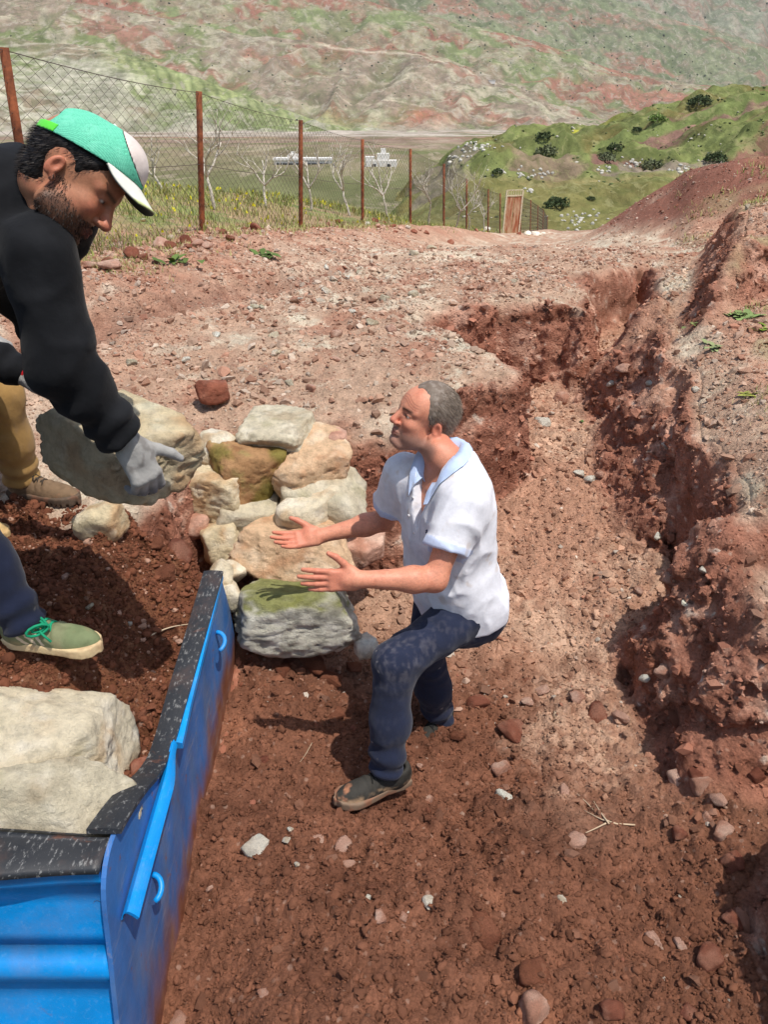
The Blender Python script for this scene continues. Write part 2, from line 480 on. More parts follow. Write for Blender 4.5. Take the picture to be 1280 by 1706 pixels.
# walls: push sideways by 3-D noise so that they break into ledges, flutes and small overhangs
Q = P3 * np.array([1, 1, 1.5], np.float32)
ox = fbm(Q * 3.0, 4, seed=51) * 0.11 + fbm(P3 * 13, 4, seed=52) * 0.040
oy = fbm(Q * 3.0 + 31, 4, seed=53) * 0.11 + fbm(P3 * 13 + 7, 4, seed=54) * 0.040
spx = np.abs(np.gradient(Xg, axis=1)).ravel()
vx = gx + ox * wall; vy = gy + oy * wall
vz = gz + det * (1 - 0.55 * wall) + wall * fbm(P3 * 7, 3, seed=55) * 0.03
GV = np.stack([vx, vy, vz], 1)
# colours: soil's own colour by place
A = lambda *c: lin(c)
n1 = fbm(P3 * 0.8, 4, seed=61); n2 = fbm(P3 * 4.0, 4, seed=62); n3 = fbm(P3 * 18, 3, seed=63); n4 = fbm(P3 * 1.9 + 3, 4, seed=64)
def lerp3(C, c2, t): return C + (np.asarray(c2)[None, :] - C) * np.clip(t, 0, 1)[:, None]
C = np.tile(lin((186, 148, 127)), (len(gx), 1))                           # packed road: pinkish grey-brown
C = lerp3(C, lin((210, 184, 164)), sstep(-0.1, 0.55, n1 + 0.5 * n2) * 0.9)
C = lerp3(C, lin((170, 116, 95)), sstep(0.0, 0.6, n4 - .3 * n2) * 0.8)
C = lerp3(C, lin((202, 194, 178)), sstep(0.25, 0.6, n2 + .4 * n3 + .3 * n1) * 0.5)
bk = sstep(2.1, 0.7, np.where(FD['side'] > 0, FD['dF'], 0.0)) * (1 - FD['right']) * (gy < 30)
C = lerp3(C, lin((184, 130, 107)), bk * 0.85 * (0.8 + n2 * .5))
dt = np.exp(-(FD['ditch'] / 0.15) ** 2)
C = lerp3(C, lin((150, 108, 92)), dt * 0.85)
C = lerp3(C, lin((222, 206, 190)), np.exp(-((FD['ditch'] - .26) / 0.07) ** 2) * sstep(0, .4, n2) * 0.5)
field = sstep(0.1, -0.9, FD['side'] + n2 * .5)
C = lerp3(C, lin((158, 134, 98)), field * 0.85)
C = lerp3(C, lin((128, 134, 76)), field * sstep(-0.15, 0.4, n1 + n2 * .5 + sstep(-2, -5, FD['side']) * .4))
# gully floor and dug soil
sl = 1 - FD['m']
soilC = np.tile(lin((136, 84, 62)), (len(gx), 1))
soilC = lerp3(soilC, lin((112, 67, 49)), sstep(0.0, 0.6, n2 + .3 * n3))
soilC = lerp3(soilC, lin((164, 102, 74)), sstep(0.25, 0.7, n4 + .3 * n2) * .8)
upg = sstep(2.5, 3.6, gy) + sstep(0.45, 1.0, gx + n2 * .3) * sstep(1.6, 2.4, gy - 0.3 * n4)
soilC = lerp3(soilC, lin((186, 134, 110)), upg * (0.75 + .3 * n2))
soilC = lerp3(soilC, lin((208, 166, 142)), np.clip(upg, 0, 1) * sstep(0.05, 0.6, n1 + .5 * n3) * .7)
C = C * (1 - sl[:, None]) + soilC * sl[:, None]
wallC = np.tile(lin((158, 108, 88)), (len(gx), 1))
wallC = lerp3(wallC, lin((188, 146, 124)), sstep(0.0, 0.6, n2 + .5 * n3) * .7)
wallC = lerp3(wallC, lin((126, 80, 62)), sstep(0.0, 0.5, n4))
C = C * (1 - wall[:, None]) + wallC * wall[:, None]
# right bank: red earth with thin grass
rb = FD['right'] * FD['m']
C = lerp3(C, lin((188, 136, 112)), rb * 0.6)
C = lerp3(C, lin((160, 142, 100)), rb * sstep(0.05, 0.5, n1 + .4 * n2) * (1 - wall) * 0.75)
C = lerp3(C, lin((138, 84, 70)), sstep(0.12, .6, FD['mound']) * sstep(-.6, .2, 0.4 - n1) * .95)
C = lerp3(C, lin((150, 144, 92)), sstep(13.0, 19.0, gy + 2 * n1) * rb * sstep(6.5, 9.5, gx + n1))
rough_tint = 1 + 0.22 * n3 + 0.10 * fbm(P3 * 45, 2, seed=66)
EARTH_TINT = np.array([.99, 1.05, .96]); C = C * EARTH_TINT; lum = C.mean(1)[:, None]; C = lum + (C - lum) * 0.86
C = np.clip(C * rough_tint[:, None], 0.005, 0.9)
# the scarps of the gully cannot be a height field: mesh them as a solid with crumbling ledges, hollows and overhangs
def blur(a, n):
    k = np.ones(n) / n
    a = np.apply_along_axis(lambda r: np.convolve(np.pad(r, n // 2, 'edge'), k, 'valid')[:len(r)], 1, a)
    return np.apply_along_axis(lambda r: np.convolve(np.pad(r, n // 2, 'edge'), k, 'valid')[:len(r)], 0, a)
wgrid = np.clip(blur(wall.reshape(Xg.shape), 11) * 1.5, 0, 1) * ((Yg > 2.34) | ((Xg > 1.0) & (Yg > .95))) * (Yg < 10.3); wgrid = np.maximum(wgrid, 0)
gridA = np.stack([gz.reshape(Xg.shape), det.reshape(Xg.shape), wgrid, blur(np.clip(slope.reshape(Xg.shape), 0, 6), 9), C[:, 0].reshape(Xg.shape), C[:, 1].reshape(Xg.shape), C[:, 2].reshape(Xg.shape)], -1).astype(np.float32)
hm = gz.reshape(Xg.shape).copy()
for _ in range(5):
    for ax_ in (0, 1):
        for sh in (-3, 3): hm = np.maximum(hm, np.roll(hm, sh, ax_))
gridA = np.concatenate([gridA, hm[:, :, None].astype(np.float32)], -1)
def lookup(x, y, k):
    r = np.interp(y, ys, np.arange(len(ys))); c = np.clip((x / (1.25 + 0.66 * y) + 1) / 2 * (NC - 1), 0, NC - 1.001)
    r = np.clip(r, 0, len(ys) - 1.001); r0 = r.astype(int); c0 = c.astype(int); fr = (r - r0)[:, None]; fc = (c - c0)[:, None]
    g = gridA[:, :, k]
    return g[r0, c0] * (1 - fr) * (1 - fc) + g[r0 + 1, c0] * fr * (1 - fc) + g[r0, c0 + 1] * (1 - fr) * fc + g[r0 + 1, c0 + 1] * fr * fc
def scarp(p):
    L_ = lookup(p[:, 0].astype(float), p[:, 1].astype(float), [0, 1, 2, 3, 7])
    w = L_[:, 2]; d = (p[:, 2] - L_[:, 0] - L_[:, 1] * (1 - .6 * w)) / np.sqrt(1 + L_[:, 3] ** 2)
    d = d.astype(np.float32); m = (w > .01) & (np.abs(d) < .35)
    if m.any():
        q = p[m]; wp = q + .10 * np.stack([noise3(q * 4, 5), noise3(q * 4 + 7, 6), noise3(q * 4 + 17, 7)], 1)
        n = fbm(wp * np.array([2.4, 2.4, 4.0], np.float32), 3, seed=301) * .085 + (1 - np.abs(noise3(wp * np.array([8, 8, 11], np.float32), 302)) * 3) * .016 + (np.abs(fbm(q * 19, 3, seed=303)) - .2) * .060 + fbm(q * 44, 2, seed=304) * .016
        d[m] += w[m] * (n + .012)
        d[m] = np.maximum(d[m], (p[m, 2] - L_[m, 4] - .012 - .012 * fbm(q * 12, 2, seed=305)) * .8)
    d = d + ((1 - sstep(.015, .12, w)) * .016).astype(np.float32)          # dips under the surrounding ground at its edge
    d[w < .004] = np.maximum(d[w < .004], .02)
    return d
GQ = grid_quads(len(ys), NC)
drop_f = (wgrid.ravel()[GQ] > .16).all(1)
GV[:, 2] -= sstep(.04, .16, wgrid.ravel()) * .045                       # tuck the cut edge under the scarp mesh
gm = mesh_from('ground', GV, GQ[~drop_f]); set_col(gm, C)
C_GROUND = C.copy()
sV, sQ = [], []; nv = 0
for (x0, x1, y0, y1) in ((-2.2, 3.6, 2.2, 6.42), (-.5, 5.6, 6.38, 10.5), (.85, 2.6, .9, 2.26)):
    hh = .0155 if y1 < 7 else .026
    V_, Q_ = sdf_mesh(scarp, (x0, y0, -.05), (x1, y1, 1.95), hh, relax=0)
    w = lookup(V_[:, 0], V_[:, 1], [2])[:, 0]; Q_ = Q_[(w[Q_] > .012).all(1)]
    sV.append(V_); sQ.append(Q_ + nv); nv += len(V_)
sV = np.concatenate(sV); sQ = np.concatenate(sQ)
used = np.unique(sQ); rm = np.zeros(len(sV), np.int64); rm[used] = np.arange(len(used)); sV = sV[used]; sQ = rm[sQ]
log('scarp %d quads' % len(sQ))
L_ = lookup(sV[:, 0], sV[:, 1], [4, 5, 6, 2]); sC = L_[:, :3].copy(); q = sV.astype(np.float32)
a2 = fbm(q * 4, 4, seed=311); a3 = fbm(q * 18, 3, seed=312); a4 = fbm(q * np.array([1.2, 1.2, 7], np.float32), 3, seed=313)
wc = np.tile(lin((160, 110, 90)), (len(q), 1)); wc = lerp3(wc, lin((200, 158, 136)), sstep(.05, .6, a2 + .5 * a3) * .75); wc = lerp3(wc, lin((128, 82, 64)), sstep(-.05, .45, a4 - .3 * a2) * .8)
wc = lerp3(wc, lin((204, 192, 176)), sstep(.55, .75, a3 + .3 * a2) * .6)
top = lookup(sV[:, 0], sV[:, 1], [0])[:, 0]
sC = sC + (wc - sC) * np.clip(L_[:, 3:4] * 1.3, 0, 1)
sC = np.clip(sC * (1 + .22 * a3[:, None]), .005, .8)
gs = mesh_from('scarp', sV, sQ); set_col(gs, sC)
t = NT('red_earth')
base = t.attr()
f = t.noise(75, 8, 0.78)
base = t.mixc(1.0, base, t.ramp(f, [(0.28, .62), (0.5, 1.0), (0.72, 1.35)]), 'MULTIPLY')
base = t.mixc(1.0, base, t.ramp(t.noise(9, 5, .65), [(0.3, .80), (0.7, 1.18)]), 'MULTIPLY')
spk = t.voronoi(42, out='Color')
vd = t.voronoi(42)
pale = t.math('MULTIPLY', t.ramp(t.math('MULTIPLY', spk, 1.0), [(0.72, 0.0), (0.86, 1.0)]), t.ramp(vd, [(0.25, 1.0), (0.42, 0.0)]))
base = t.mixc(t.math('MULTIPLY', pale, 0.32), base, tuple(lin((208, 176, 156))))
nb = t.bump(t.noise(42, 9, 0.78), 0.75, 0.022)
nb = t.bump(t.voronoi(70), 0.6, 0.010, nb)
nb = t.bump(t.noise(240, 4, 0.7), 0.45, 0.003, nb)
M_EARTH = t.done(base, 0.95, nb, 0.12)
ground = add('ground', gm, M_EARTH, kind='structure')
scarp_o = add('eroded_bank', gs, M_EARTH, kind='structure')
allV = np.concatenate([GV, sV]); allQ = np.concatenate([GQ[~drop_f], sQ + len(GV)])
BVH = BVHTree.FromPolygons([Vector(v) for v in allV], allQ.tolist())
log('ground mesh')
def cast(u, v):
    """where the line of sight through pixel (u,v) meets the ground, as a place to stand things"""
    d = PD(u, v, 1.0) - CAM; d /= np.linalg.norm(d)
    h = BVH.ray_cast(Vector(CAM), Vector(d))
    return None if h[0] is None else (np.array(h[0]), np.array(h[1]))
def ground_at(x, y):
    h = BVH.ray_cast(Vector((x, y, 20)), Vector((0, 0, -1)))
    return None if h[0] is None else np.array(h[0])

# ------------------------------------------------------------------ the valley, the green hill, the mountain
def far_sheet(name, X, Y, Z, C, mat):
    me = mesh_from(name, np.stack([X.ravel(), Y.ravel(), Z.ravel()], 1), grid_quads(*X.shape)); set_col(me, C)
    return add(name, me, mat, kind='structure')
def far_mat(name, s, ysc, bumpd, olive, pale, line=None):
    """mottled slope seen from far: s = size of the finest tufts (1/m), ysc flattens the pattern along the view"""
    t = NT(name); base = t.attr()
    mp = t.node('ShaderNodeMapping'); mp.inputs['Scale'].default_value = (1, ysc, 1); t.link(t.obj(), mp.inputs['Vector']); co = mp.outputs[0]
    base = t.mixc(1.0, base, t.ramp(t.noise(s * .09, 9, .68, co, .3), [(0.30, .58), (0.5, 1.0), (0.70, 1.38)]), 'MULTIPLY')
    base = t.mixc(t.math('MULTIPLY', t.ramp(t.noise(s * .22, 9, .70, co, .5), [(0.50, 0), (0.58, 1)]), 0.36), base, olive)
    base = t.mixc(t.math('MULTIPLY', t.ramp(t.noise(s * .16, 9, .72, co, .8), [(0.54, 0), (0.60, 1)]), 0.55), base, pale)
    base = t.mixc(t.math('MULTIPLY', t.ramp(t.noise(s * .85, 5, .75, co), [(0.58, 0), (0.66, 1)]), 0.45), base, tuple(np.array(olive) * .5))
    if line:
        w = t.node('ShaderNodeTexWave', wave_type='BANDS', bands_direction='Z'); w.inputs['Scale'].default_value = line; w.inputs['Distortion'].default_value = 9; w.inputs['Detail'].default_value = 4; w.inputs['Detail Scale'].default_value = 1.2
        t.link(co, w.inputs['Vector'])
        msk = t.ramp(t.noise(s * .05, 4, .6, co), [(.45, 0), (.6, 1)])
        base = t.mixc(t.math('MULTIPLY', t.math('MULTIPLY', t.ramp(w.outputs['Fac'], [(.78, 0), (.95, 1)]), msk), .35), base, tuple(np.array(olive) * .6))
    nb = t.bump(t.noise(s * .12, 10, .72, co), 0.9, bumpd)
    return t.done(base, 1.0, nb, 0.0)
M_VALLEY = far_mat('valley_grass', .30, .25, 1.5, tuple(lin((98, 106, 70))), tuple(lin((166, 152, 134))))
M_HILL = far_mat('hill_grass', 2.6, .4, 0.7, tuple(lin((82, 92, 52))), tuple(lin((150, 146, 104))))
M_MOUNT = far_mat('mountain_side', .34, .45, 6.0, tuple(lin((100, 108, 74))), tuple(lin((172, 164, 150))), .05)

def valley_z(y): return -11.3 - 0.019 * y
vy_ = np.concatenate([np.linspace(40, 400, 60), np.linspace(408, 2000, 110)])
va = np.linspace(-0.95, 0.95, 150)
VYg = np.repeat(vy_[:, None], 150, 1); VXg = VYg * va[None, :]
p = np.stack([VXg.ravel(), VYg.ravel(), 0 * VXg.ravel()], 1).astype(np.float32)
nA = fbm(p * 0.006, 4, seed=71); nB = fbm(p * np.array([.004, .02, 1], np.float32), 4, seed=72); nC = fbm(p * 0.03, 3, seed=73)
Z = valley_z(VYg) + (nA * 2.0 + nC * .5).reshape(VXg.shape) - 22 * sstep(140, 40, VYg)
C = np.tile(lin((132, 124, 98)), (len(p), 1))
C = lerp3(C, lin((146, 126, 112)), sstep(-.2, .4, nB + .002 * (p[:, 1] - 500)))
C = lerp3(C, lin((112, 118, 80)), sstep(.0, .4, nA - nB * .5) * .7)
C = lerp3(C, lin((176, 166, 154)), sstep(820, 900, p[:, 1] + nA * 60) * sstep(-.35, .15, nB + .2))       # gravel river bed
C = lerp3(C, lin((150, 116, 104)), np.exp(-((p[:, 1] - 760 - nA * 40) / 40) ** 2) * .7)
C = lerp3(C, lin((120, 104, 92)), np.exp(-((p[:, 1] - 1010 - nA * 30) / 16) ** 2) * .6)
C = lerp3(C, lin((104, 114, 72)), sstep(330, 200, p[:, 1]) * .6)
far_sheet('valley_floor', VXg, VYg, Z, np.clip(C * (1 + .15 * nC[:, None]), 0, 1), M_VALLEY)

# green hill across the bend, right
HU = np.linspace(0.005, 0.72, 300); HR = np.concatenate([np.linspace(74, 125, 80), np.linspace(125.6, 225, 150)])
HRg = np.repeat(HR[:, None], len(HU), 1); HX = HRg * HU[None, :]
uu = CX + F_PX * 0.943 * HU                                     # bearing of each column
vtop = np.interp(uu, [600, 640, 680, 700, 740, 780, 830, 900, 980, 1060, 1120, 1180, 1240, 1300, 1500], [420, 392, 320, 290, 246, 228, 214, 207, 196, 184, 162, 140, 106, 80, 20])
vmid = np.interp(uu, [600, 700, 760, 860, 1000, 1150, 1300, 1500], [420, 345, 312, 304, 303, 302, 292, 270])
ang = lambda v: np.tan(PITCH + np.arctan((v - CY) / F_PX))
tm = sstep(0, 1, (HRg - 84) / (118 - 84)); tt = np.clip((HRg - 124) / (205 - 124), 0, 1)
slopeA = mix(ang(393.0), ang(vmid)[None, :], np.clip((HRg - 84) / 34, 0, 1))
slopeA = np.where(HRg > 124, mix(ang(vmid - 1)[None, :], ang(vtop)[None, :], tt ** 0.85), slopeA)
hz = CAM[2] - HRg * slopeA - np.maximum(HRg - 205, 0) * 0.45 - np.maximum(84 - HRg, 0) * 0.6
p = np.stack([HX.ravel(), HRg.ravel(), hz.ravel()], 1).astype(np.float32)
nA = fbm(p * 0.035, 5, seed=81); nB = fbm(p * .09, 4, seed=82); nC = fbm(p * .35, 3, seed=83)
edge = sstep(124, 136, HRg) * sstep(215, 195, HRg)
hz = hz + (nA * 6.0).reshape(hz.shape) * (0.25 + edge) + (nB * 1.5 + nC * 0.42).reshape(hz.shape)
terr = np.sin(p[:, 2] * 1.35 + nA * 5)
hz = hz + (sstep(.2, .9, terr) * .5).reshape(hz.shape) * edge
U_ = np.repeat(uu[None, :], len(HR), 0).ravel(); fr = tt.ravel()
C = np.tile(lin((106, 112, 70)), (len(p), 1))
C = lerp3(C, lin((126, 134, 82)), sstep(-.1, .5, nB + nC * .5))
C = lerp3(C, lin((78, 86, 54)), sstep(.15, .5, nC + .4 * nB) * .6)
C = lerp3(C, lin((112, 106, 66)), sstep(.1, .5, nA * .7 - nB + .1))
lowr = sstep(124, 118, p[:, 1])
C = lerp3(C, lin((124, 116, 74)), lowr * sstep(-.35, .3, nB - nA) * .75)
def blob(u0, f0, ru, rf, c, amt=1.0):
    global C
    e = ((U_ - u0) / ru) ** 2 + ((fr - f0) / rf) ** 2 + nB * 1.2 + nC * .5
    C = lerp3(C, lin(c), sstep(1.15, .75, e) * sstep(122, 126, p[:, 1]) * amt)
for a in ((1080, .52, 90, .16, (138, 108, 96)), (1220, .55, 120, .33, (136, 110, 96)), (1215, .12, 90, .16, (134, 98, 86)), (990, .14, 85, .10, (134, 102, 92)), (1230, .9, 70, .22, (132, 108, 84)),
          (880, .10, 70, .10, (132, 116, 96)), (800, .30, 60, .14, (138, 132, 116)), (1040, .10, 90, .12, (140, 128, 112)), (730, .3, 50, .4, (128, 120, 102)), (910, .36, 40, .10, (124, 116, 100)), (1190, .36, 60, .06, (118, 126, 78)), (1100,.62,120,.05,(114,124,76))): blob(*a)
pathm = np.exp(-((p[:, 1] - 123.5) / 2.2) ** 2); C = lerp3(C, lin((146, 132, 92)), pathm * .8)
C = lerp3(C, lin((190, 186, 70)), np.exp(-((fr - .93 - .04 * nA) / .035) ** 2) * np.exp(-((U_ - 925) / 30) ** 2))
HILL = far_sheet('hill', HX, HRg, hz, np.clip(C * (1 + .25 * nC[:, None]), 0, 1), M_HILL)
HBVH = BVHTree.FromPolygons([Vector(v) for v in np.stack([HX.ravel(), HRg.ravel(), hz.ravel()], 1)], grid_quads(*HX.shape).tolist())

# mountain beyond the valley: five spurs that fall to the right, one behind the other, each with its own crest
def vang(v): return np.tan(PITCH + np.arctan((np.asarray(v, float) - CY) / F_PX))
LAYERS = [  # distance of crest, depth of slope, crest line as seen from the road, main colours
 (1560, 330, [(-400, -40), (-120, 0), (40, 52), (120, 62), (180, 70), (250, 76), (300, 92), (360, 122), (430, 150), (500, 182), (560, 206), (620, 224), (700, 236), (1500, 260)], ((168, 163, 146), (134, 142, 98), (186, 180, 162), (150, 134, 116))),
 (1960, 470, [(-400, -80), (60, -20), (250, 6), (330, 26), (420, 52), (520, 66), (600, 80), (680, 84), (740, 104), (800, 132), (850, 150), (900, 182), (960, 204), (1040, 222), (1500, 262)], ((152, 134, 120), (126, 132, 92), (180, 168, 150), (158, 118, 104))),
 (2550, 640, [(-400, -140), (380, -70), (520, -22), (640, 8), (720, 34), (800, 52), (880, 84), (960, 118), (1040, 134), (1110, 146), (1180, 168), (1260, 200), (1500, 250)], ((130, 136, 98), (150, 132, 114), (164, 156, 134), (156, 110, 96))),
 (3300, 800, [(-400, -200), (600, -110), (760, -66), (880, -26), (960, 4), (1040, 36), (1120, 62), (1200, 98), (1280, 132), (1500, 200)], ((136, 138, 112), (118, 124, 96), (156, 140, 126), (158, 118, 104))),
 (4300, 1100, [(-400, -260), (700, -200), (1000, -100), (1120, -46), (1190, -16), (1240, -2), (1290, 9), (1340, 20), (1500, 60)], ((140, 140, 124), (124, 128, 108), (158, 146, 134), (152, 124, 112)))]
allP, allF, nofs = [], [], 0
for li, (Yc, Dp, crest, pal) in enumerate(LAYERS):
    ucol = np.linspace(-330, 1480, 430); bear = (ucol - CX) / (F_PX * .947); cu = np.array(crest, float)
    vc = np.interp(ucol, cu[:, 0], cu[:, 1]); vc = np.convolve(np.pad(vc, 6, 'edge'), np.ones(13) / 13, 'valid')
    vc = vc + 5.0 * fbm(np.stack([ucol * .012, 0 * ucol + li * 9, 0 * ucol], 1), 4, seed=600 + li)
    zc = CAM[2] - Yc * vang(vc)
    tpar = np.concatenate([np.linspace(0, 1, 84), 1 + np.linspace(.03, .5, 14)])                         # 0 foot, 1 crest, then over the back
    Yg2 = (Yc - Dp + Dp * tpar)[:, None] + 0 * ucol[None]; Xg2 = Yg2 * bear[None]
    zfoot = np.maximum(valley_z(Yc - Dp) - 8, zc - Dp * .46)[None]
    prof = np.where(tpar <= 1, tpar ** 1.12, 1 - (tpar - 1) * 1.6)[:, None]
    zz_ = zfoot + (zc[None] - zfoot) * prof
    p = np.stack([Xg2.ravel(), Yg2.ravel(), zz_.ravel()], 1).astype(np.float32); T_ = np.repeat(tpar[:, None], len(ucol), 1).ravel()
    sl_ = p[:, 0] + 60 * fbm(p * .004, 3, seed=610 + li)
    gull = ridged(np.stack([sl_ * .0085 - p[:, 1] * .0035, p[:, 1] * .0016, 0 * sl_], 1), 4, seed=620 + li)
    body_ = sstep(1.0, .82, T_) * sstep(-.02, .2, T_)
    zr = (gull - 1.05) * (15 + 3 * li) * body_ + fbm(p * .012, 3, seed=625 + li) * 7 * body_ + fbm(p * .045, 2, seed=626 + li) * 2.0
    Zg2 = zz_ + zr.reshape(zz_.shape)
    nA = fbm(p * .0055, 4, seed=630 + li); nB = fbm(p * .018, 4, seed=631 + li); nC = fbm(p * .06, 3, seed=632 + li); nD = fbm(np.stack([p[:, 0] * .0035 + p[:, 1] * .004, p[:, 2] * .014, 0 * T_], 1), 4, seed=633 + li)
    c0, c1, c2, c3 = [lin(q) * .90 * np.array([.98, 1.02, .97]) for q in pal]
    C = np.tile(c0, (len(p), 1)); C = lerp3(C, c1, sstep(-.06, .22, nA + .4 * nB + .15 * nC)); C = lerp3(C, c3, sstep(.08, .26, nD + .25 * nB - .1 * nA)); C = lerp3(C, c2, sstep(.10, .34, nB + .4 * nC + .25 * (gull - 1)) * .85)
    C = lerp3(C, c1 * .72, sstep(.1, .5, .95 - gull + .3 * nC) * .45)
    up_u = np.repeat(ucol[None], len(tpar), 0).ravel()
    if li == 0:                                                                                     # planted rows along the crest, striped fields below
        band = sstep(.60, .80, T_ + .05 * nA) * sstep(230, 300, up_u); C = lerp3(C, lin((150, 158, 108)), band * .85); C = lerp3(C, lin((96, 110, 68)), band * sstep(.0, .7, np.sin((p[:, 0] + p[:, 1] * .4) * .30)) * .6)
        wv = np.sin(p[:, 2] * .62 + 3 * nA); C = lerp3(C, lin((196, 190, 172)), sstep(.5, .9, wv) * sstep(330, 200, up_u) * .5); C = lerp3(C, lin((112, 122, 78)), sstep(.5, .9, -wv) * sstep(330, 200, up_u) * sstep(-.1, .3, nB) * .5)
    if li == 1:                                                                                     # cart tracks
        for t0, am in ((.93, .9), (.62, .5), (.36, .6)):
            C = lerp3(C, lin((200, 186, 164)), np.exp(-((T_ - t0 - .03 * nA - .05 * np.sin(up_u * .013)) / .010) ** 2) * sstep(470, 560, up_u) * am)
        C = lerp3(C, lin((160, 104, 86)), np.exp(-(((up_u - 700) / 34) ** 2 + ((T_ - .22) / .12) ** 2)))
        C = lerp3(C, lin((150, 158, 106)), np.exp(-(((up_u - 570) / 70) ** 2 + ((T_ - .10) / .12) ** 2)) * .9)
    if li == 2: C = lerp3(C, lin((158, 108, 94)), sstep(.75, .4, ((up_u - 1010 - (T_ - .6) * -160) / 120) ** 2 + ((T_ - .62 + .05 * nB) / .17) ** 2) * .85)
    if li == 3: C = lerp3(C, lin((92, 100, 78)), sstep(.05, .3, nC + .3 * nB + .35 * np.exp(-((T_ - .75) / .2) ** 2) - .2) * .6)
    if li < 2: C = lerp3(C, lin((176, 168, 150)), sstep(.22, .02, T_ + .05 * nB) * .7)
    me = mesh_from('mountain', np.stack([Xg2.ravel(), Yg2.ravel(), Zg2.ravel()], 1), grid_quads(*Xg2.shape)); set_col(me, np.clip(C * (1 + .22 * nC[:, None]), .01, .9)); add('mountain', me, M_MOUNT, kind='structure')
    allP.append(np.stack([Xg2.ravel(), Yg2.ravel(), Zg2.ravel()], 1)); allF.append(grid_quads(*Xg2.shape) + nofs); nofs += Xg2.size
MBVH = BVHTree.FromPolygons([Vector(v) for v in np.concatenate(allP)], np.concatenate(allF).tolist())
log('far terrain')
# ------------------------------------------------------------------ rocks
_ico = {}
def ico(n):
    if n not in _ico:
        bm = bmesh.new(); bmesh.ops.create_icosphere(bm, subdivisions=n, radius=1.0)
        V = np.array([v.co[:] for v in bm.verts]); Fc = np.array([[v.index for v in f.verts] for f in bm.faces]); bm.free()
        _ico[n] = (V / np.linalg.norm(V, axis=1)[:, None], Fc)
    return _ico[n]
def rock_vf(seed, half, sub=4, extra=8, sharp=64.0, rough=0.72, planes=None, box=True):
    r = np.random.default_rng(seed); D, Fc = ico(sub)
    N = []; d = []
    if box:
        for a in range(3):
            for s in (-1, 1):
                n = np.zeros(3); n[a] = s; n += r.normal(0, .16, 3); N.append(nrm(n)); d.append(r.uniform(.80, 1.0))
    for k in range(extra):
        N.append(nrm(r.normal(0, 1, 3))); d.append(r.uniform(.70, 1.02))
    for pl in (planes or []): N.append(nrm(pl[:3])); d.append(pl[3])
    N = np.array(N); d = np.array(d)
    dot = np.maximum(D @ N.T, 0.04)
    q = d[None, :] / dot
    rad = -np.log(np.exp(-sharp * (q - q.min(1)[:, None])).sum(1)) / sharp + q.min(1)
    rad = np.minimum(rad, 1.25)
    V = D * rad[:, None]
    W = (V + r.uniform(0, 50, 3)).astype(np.float32)
    n = fbm(W * 1.6, 4, seed=seed) * .07 + fbm(W * 5, 3, seed=seed + 3) * .042 + fbm(W * 15, 3, seed=seed + 5) * .026
    st = np.abs(fbm(W * np.array([1.2, 1.2, 6.0], np.float32), 3, seed=seed + 7))
    n = n - .06 * np.exp(-(st / .05) ** 2) - .03 * np.exp(-(np.abs(fbm(W * 2.6, 2, seed=seed + 9)) / .03) ** 2)
    V = V * (1 + n * rough)[:, None]
    return V * np.asarray(half), Fc
def rotz(a): c, s = math.cos(a), math.sin(a); return np.array([[c, -s, 0], [s, c, 0], [0, 0, 1.0]])
def rotx(a): c, s = math.cos(a), math.sin(a); return np.array([[1.0, 0, 0], [0, c, -s], [0, s, c]])
def roty(a): c, s = math.cos(a), math.sin(a); return np.array([[c, 0, s], [0, 1.0, 0], [-s, 0, c]])
def vnormals(V, Fc):
    Fc = np.asarray(Fc); a, b, c = V[Fc[:, 0]], V[Fc[:, 1]], V[Fc[:, 2]]
    n = np.cross(b - a, c - a); N = np.zeros_like(V)
    for k in range(3): np.add.at(N, Fc[:, k], n)
    return N / (np.linalg.norm(N, axis=1)[:, None] + 1e-12)

def stone_mat(name, lichen=0.3):
    t = NT(name); base = t.attr()
    base = t.mixc(1.0, base, t.ramp(t.noise(22, 8, .7), [(.30, .74), (.5, 1.08), (.72, 1.34)]), 'MULTIPLY')
    base = t.mixc(t.math('MULTIPLY', t.ramp(t.noise(70, 5, .75), [(.60, 0), (.68, 1)]), lichen), base, (.06, .055, .045))
    nb = t.bump(t.noise(26, 10, .75), .9, .03); nb = t.bump(t.noise(150, 5, .75), .6, .006, nb)
    return t.done(base, .92, nb, .2)
M_STONE = stone_mat('limestone', .28)
M_REDSTONE = stone_mat('red_stone', .2)
STYLES = {   # main, second, third colour
    'pale': ((210, 198, 172), (190, 164, 130), (226, 218, 200)), 'yellow': ((208, 192, 158), (188, 152, 112), (226, 214, 188)), 'grey': ((194, 184, 160), (172, 156, 130), (212, 204, 184)),
    'tan': ((206, 174, 140), (184, 140, 106), (222, 200, 172)), 'brown': ((168, 130, 92), (138, 98, 66), (160, 144, 92)), 'moss': ((208, 204, 188), (128, 124, 110), (222, 218, 206)),
    'red': ((150, 92, 72), (124, 72, 56), (178, 128, 106)), 'pink': ((196, 154, 134), (176, 126, 104), (214, 182, 162)), 'white': ((222, 214, 198), (196, 178, 152), (232, 226, 214)), 'soil': ((134, 84, 62), (112, 66, 48), (154, 100, 76))}
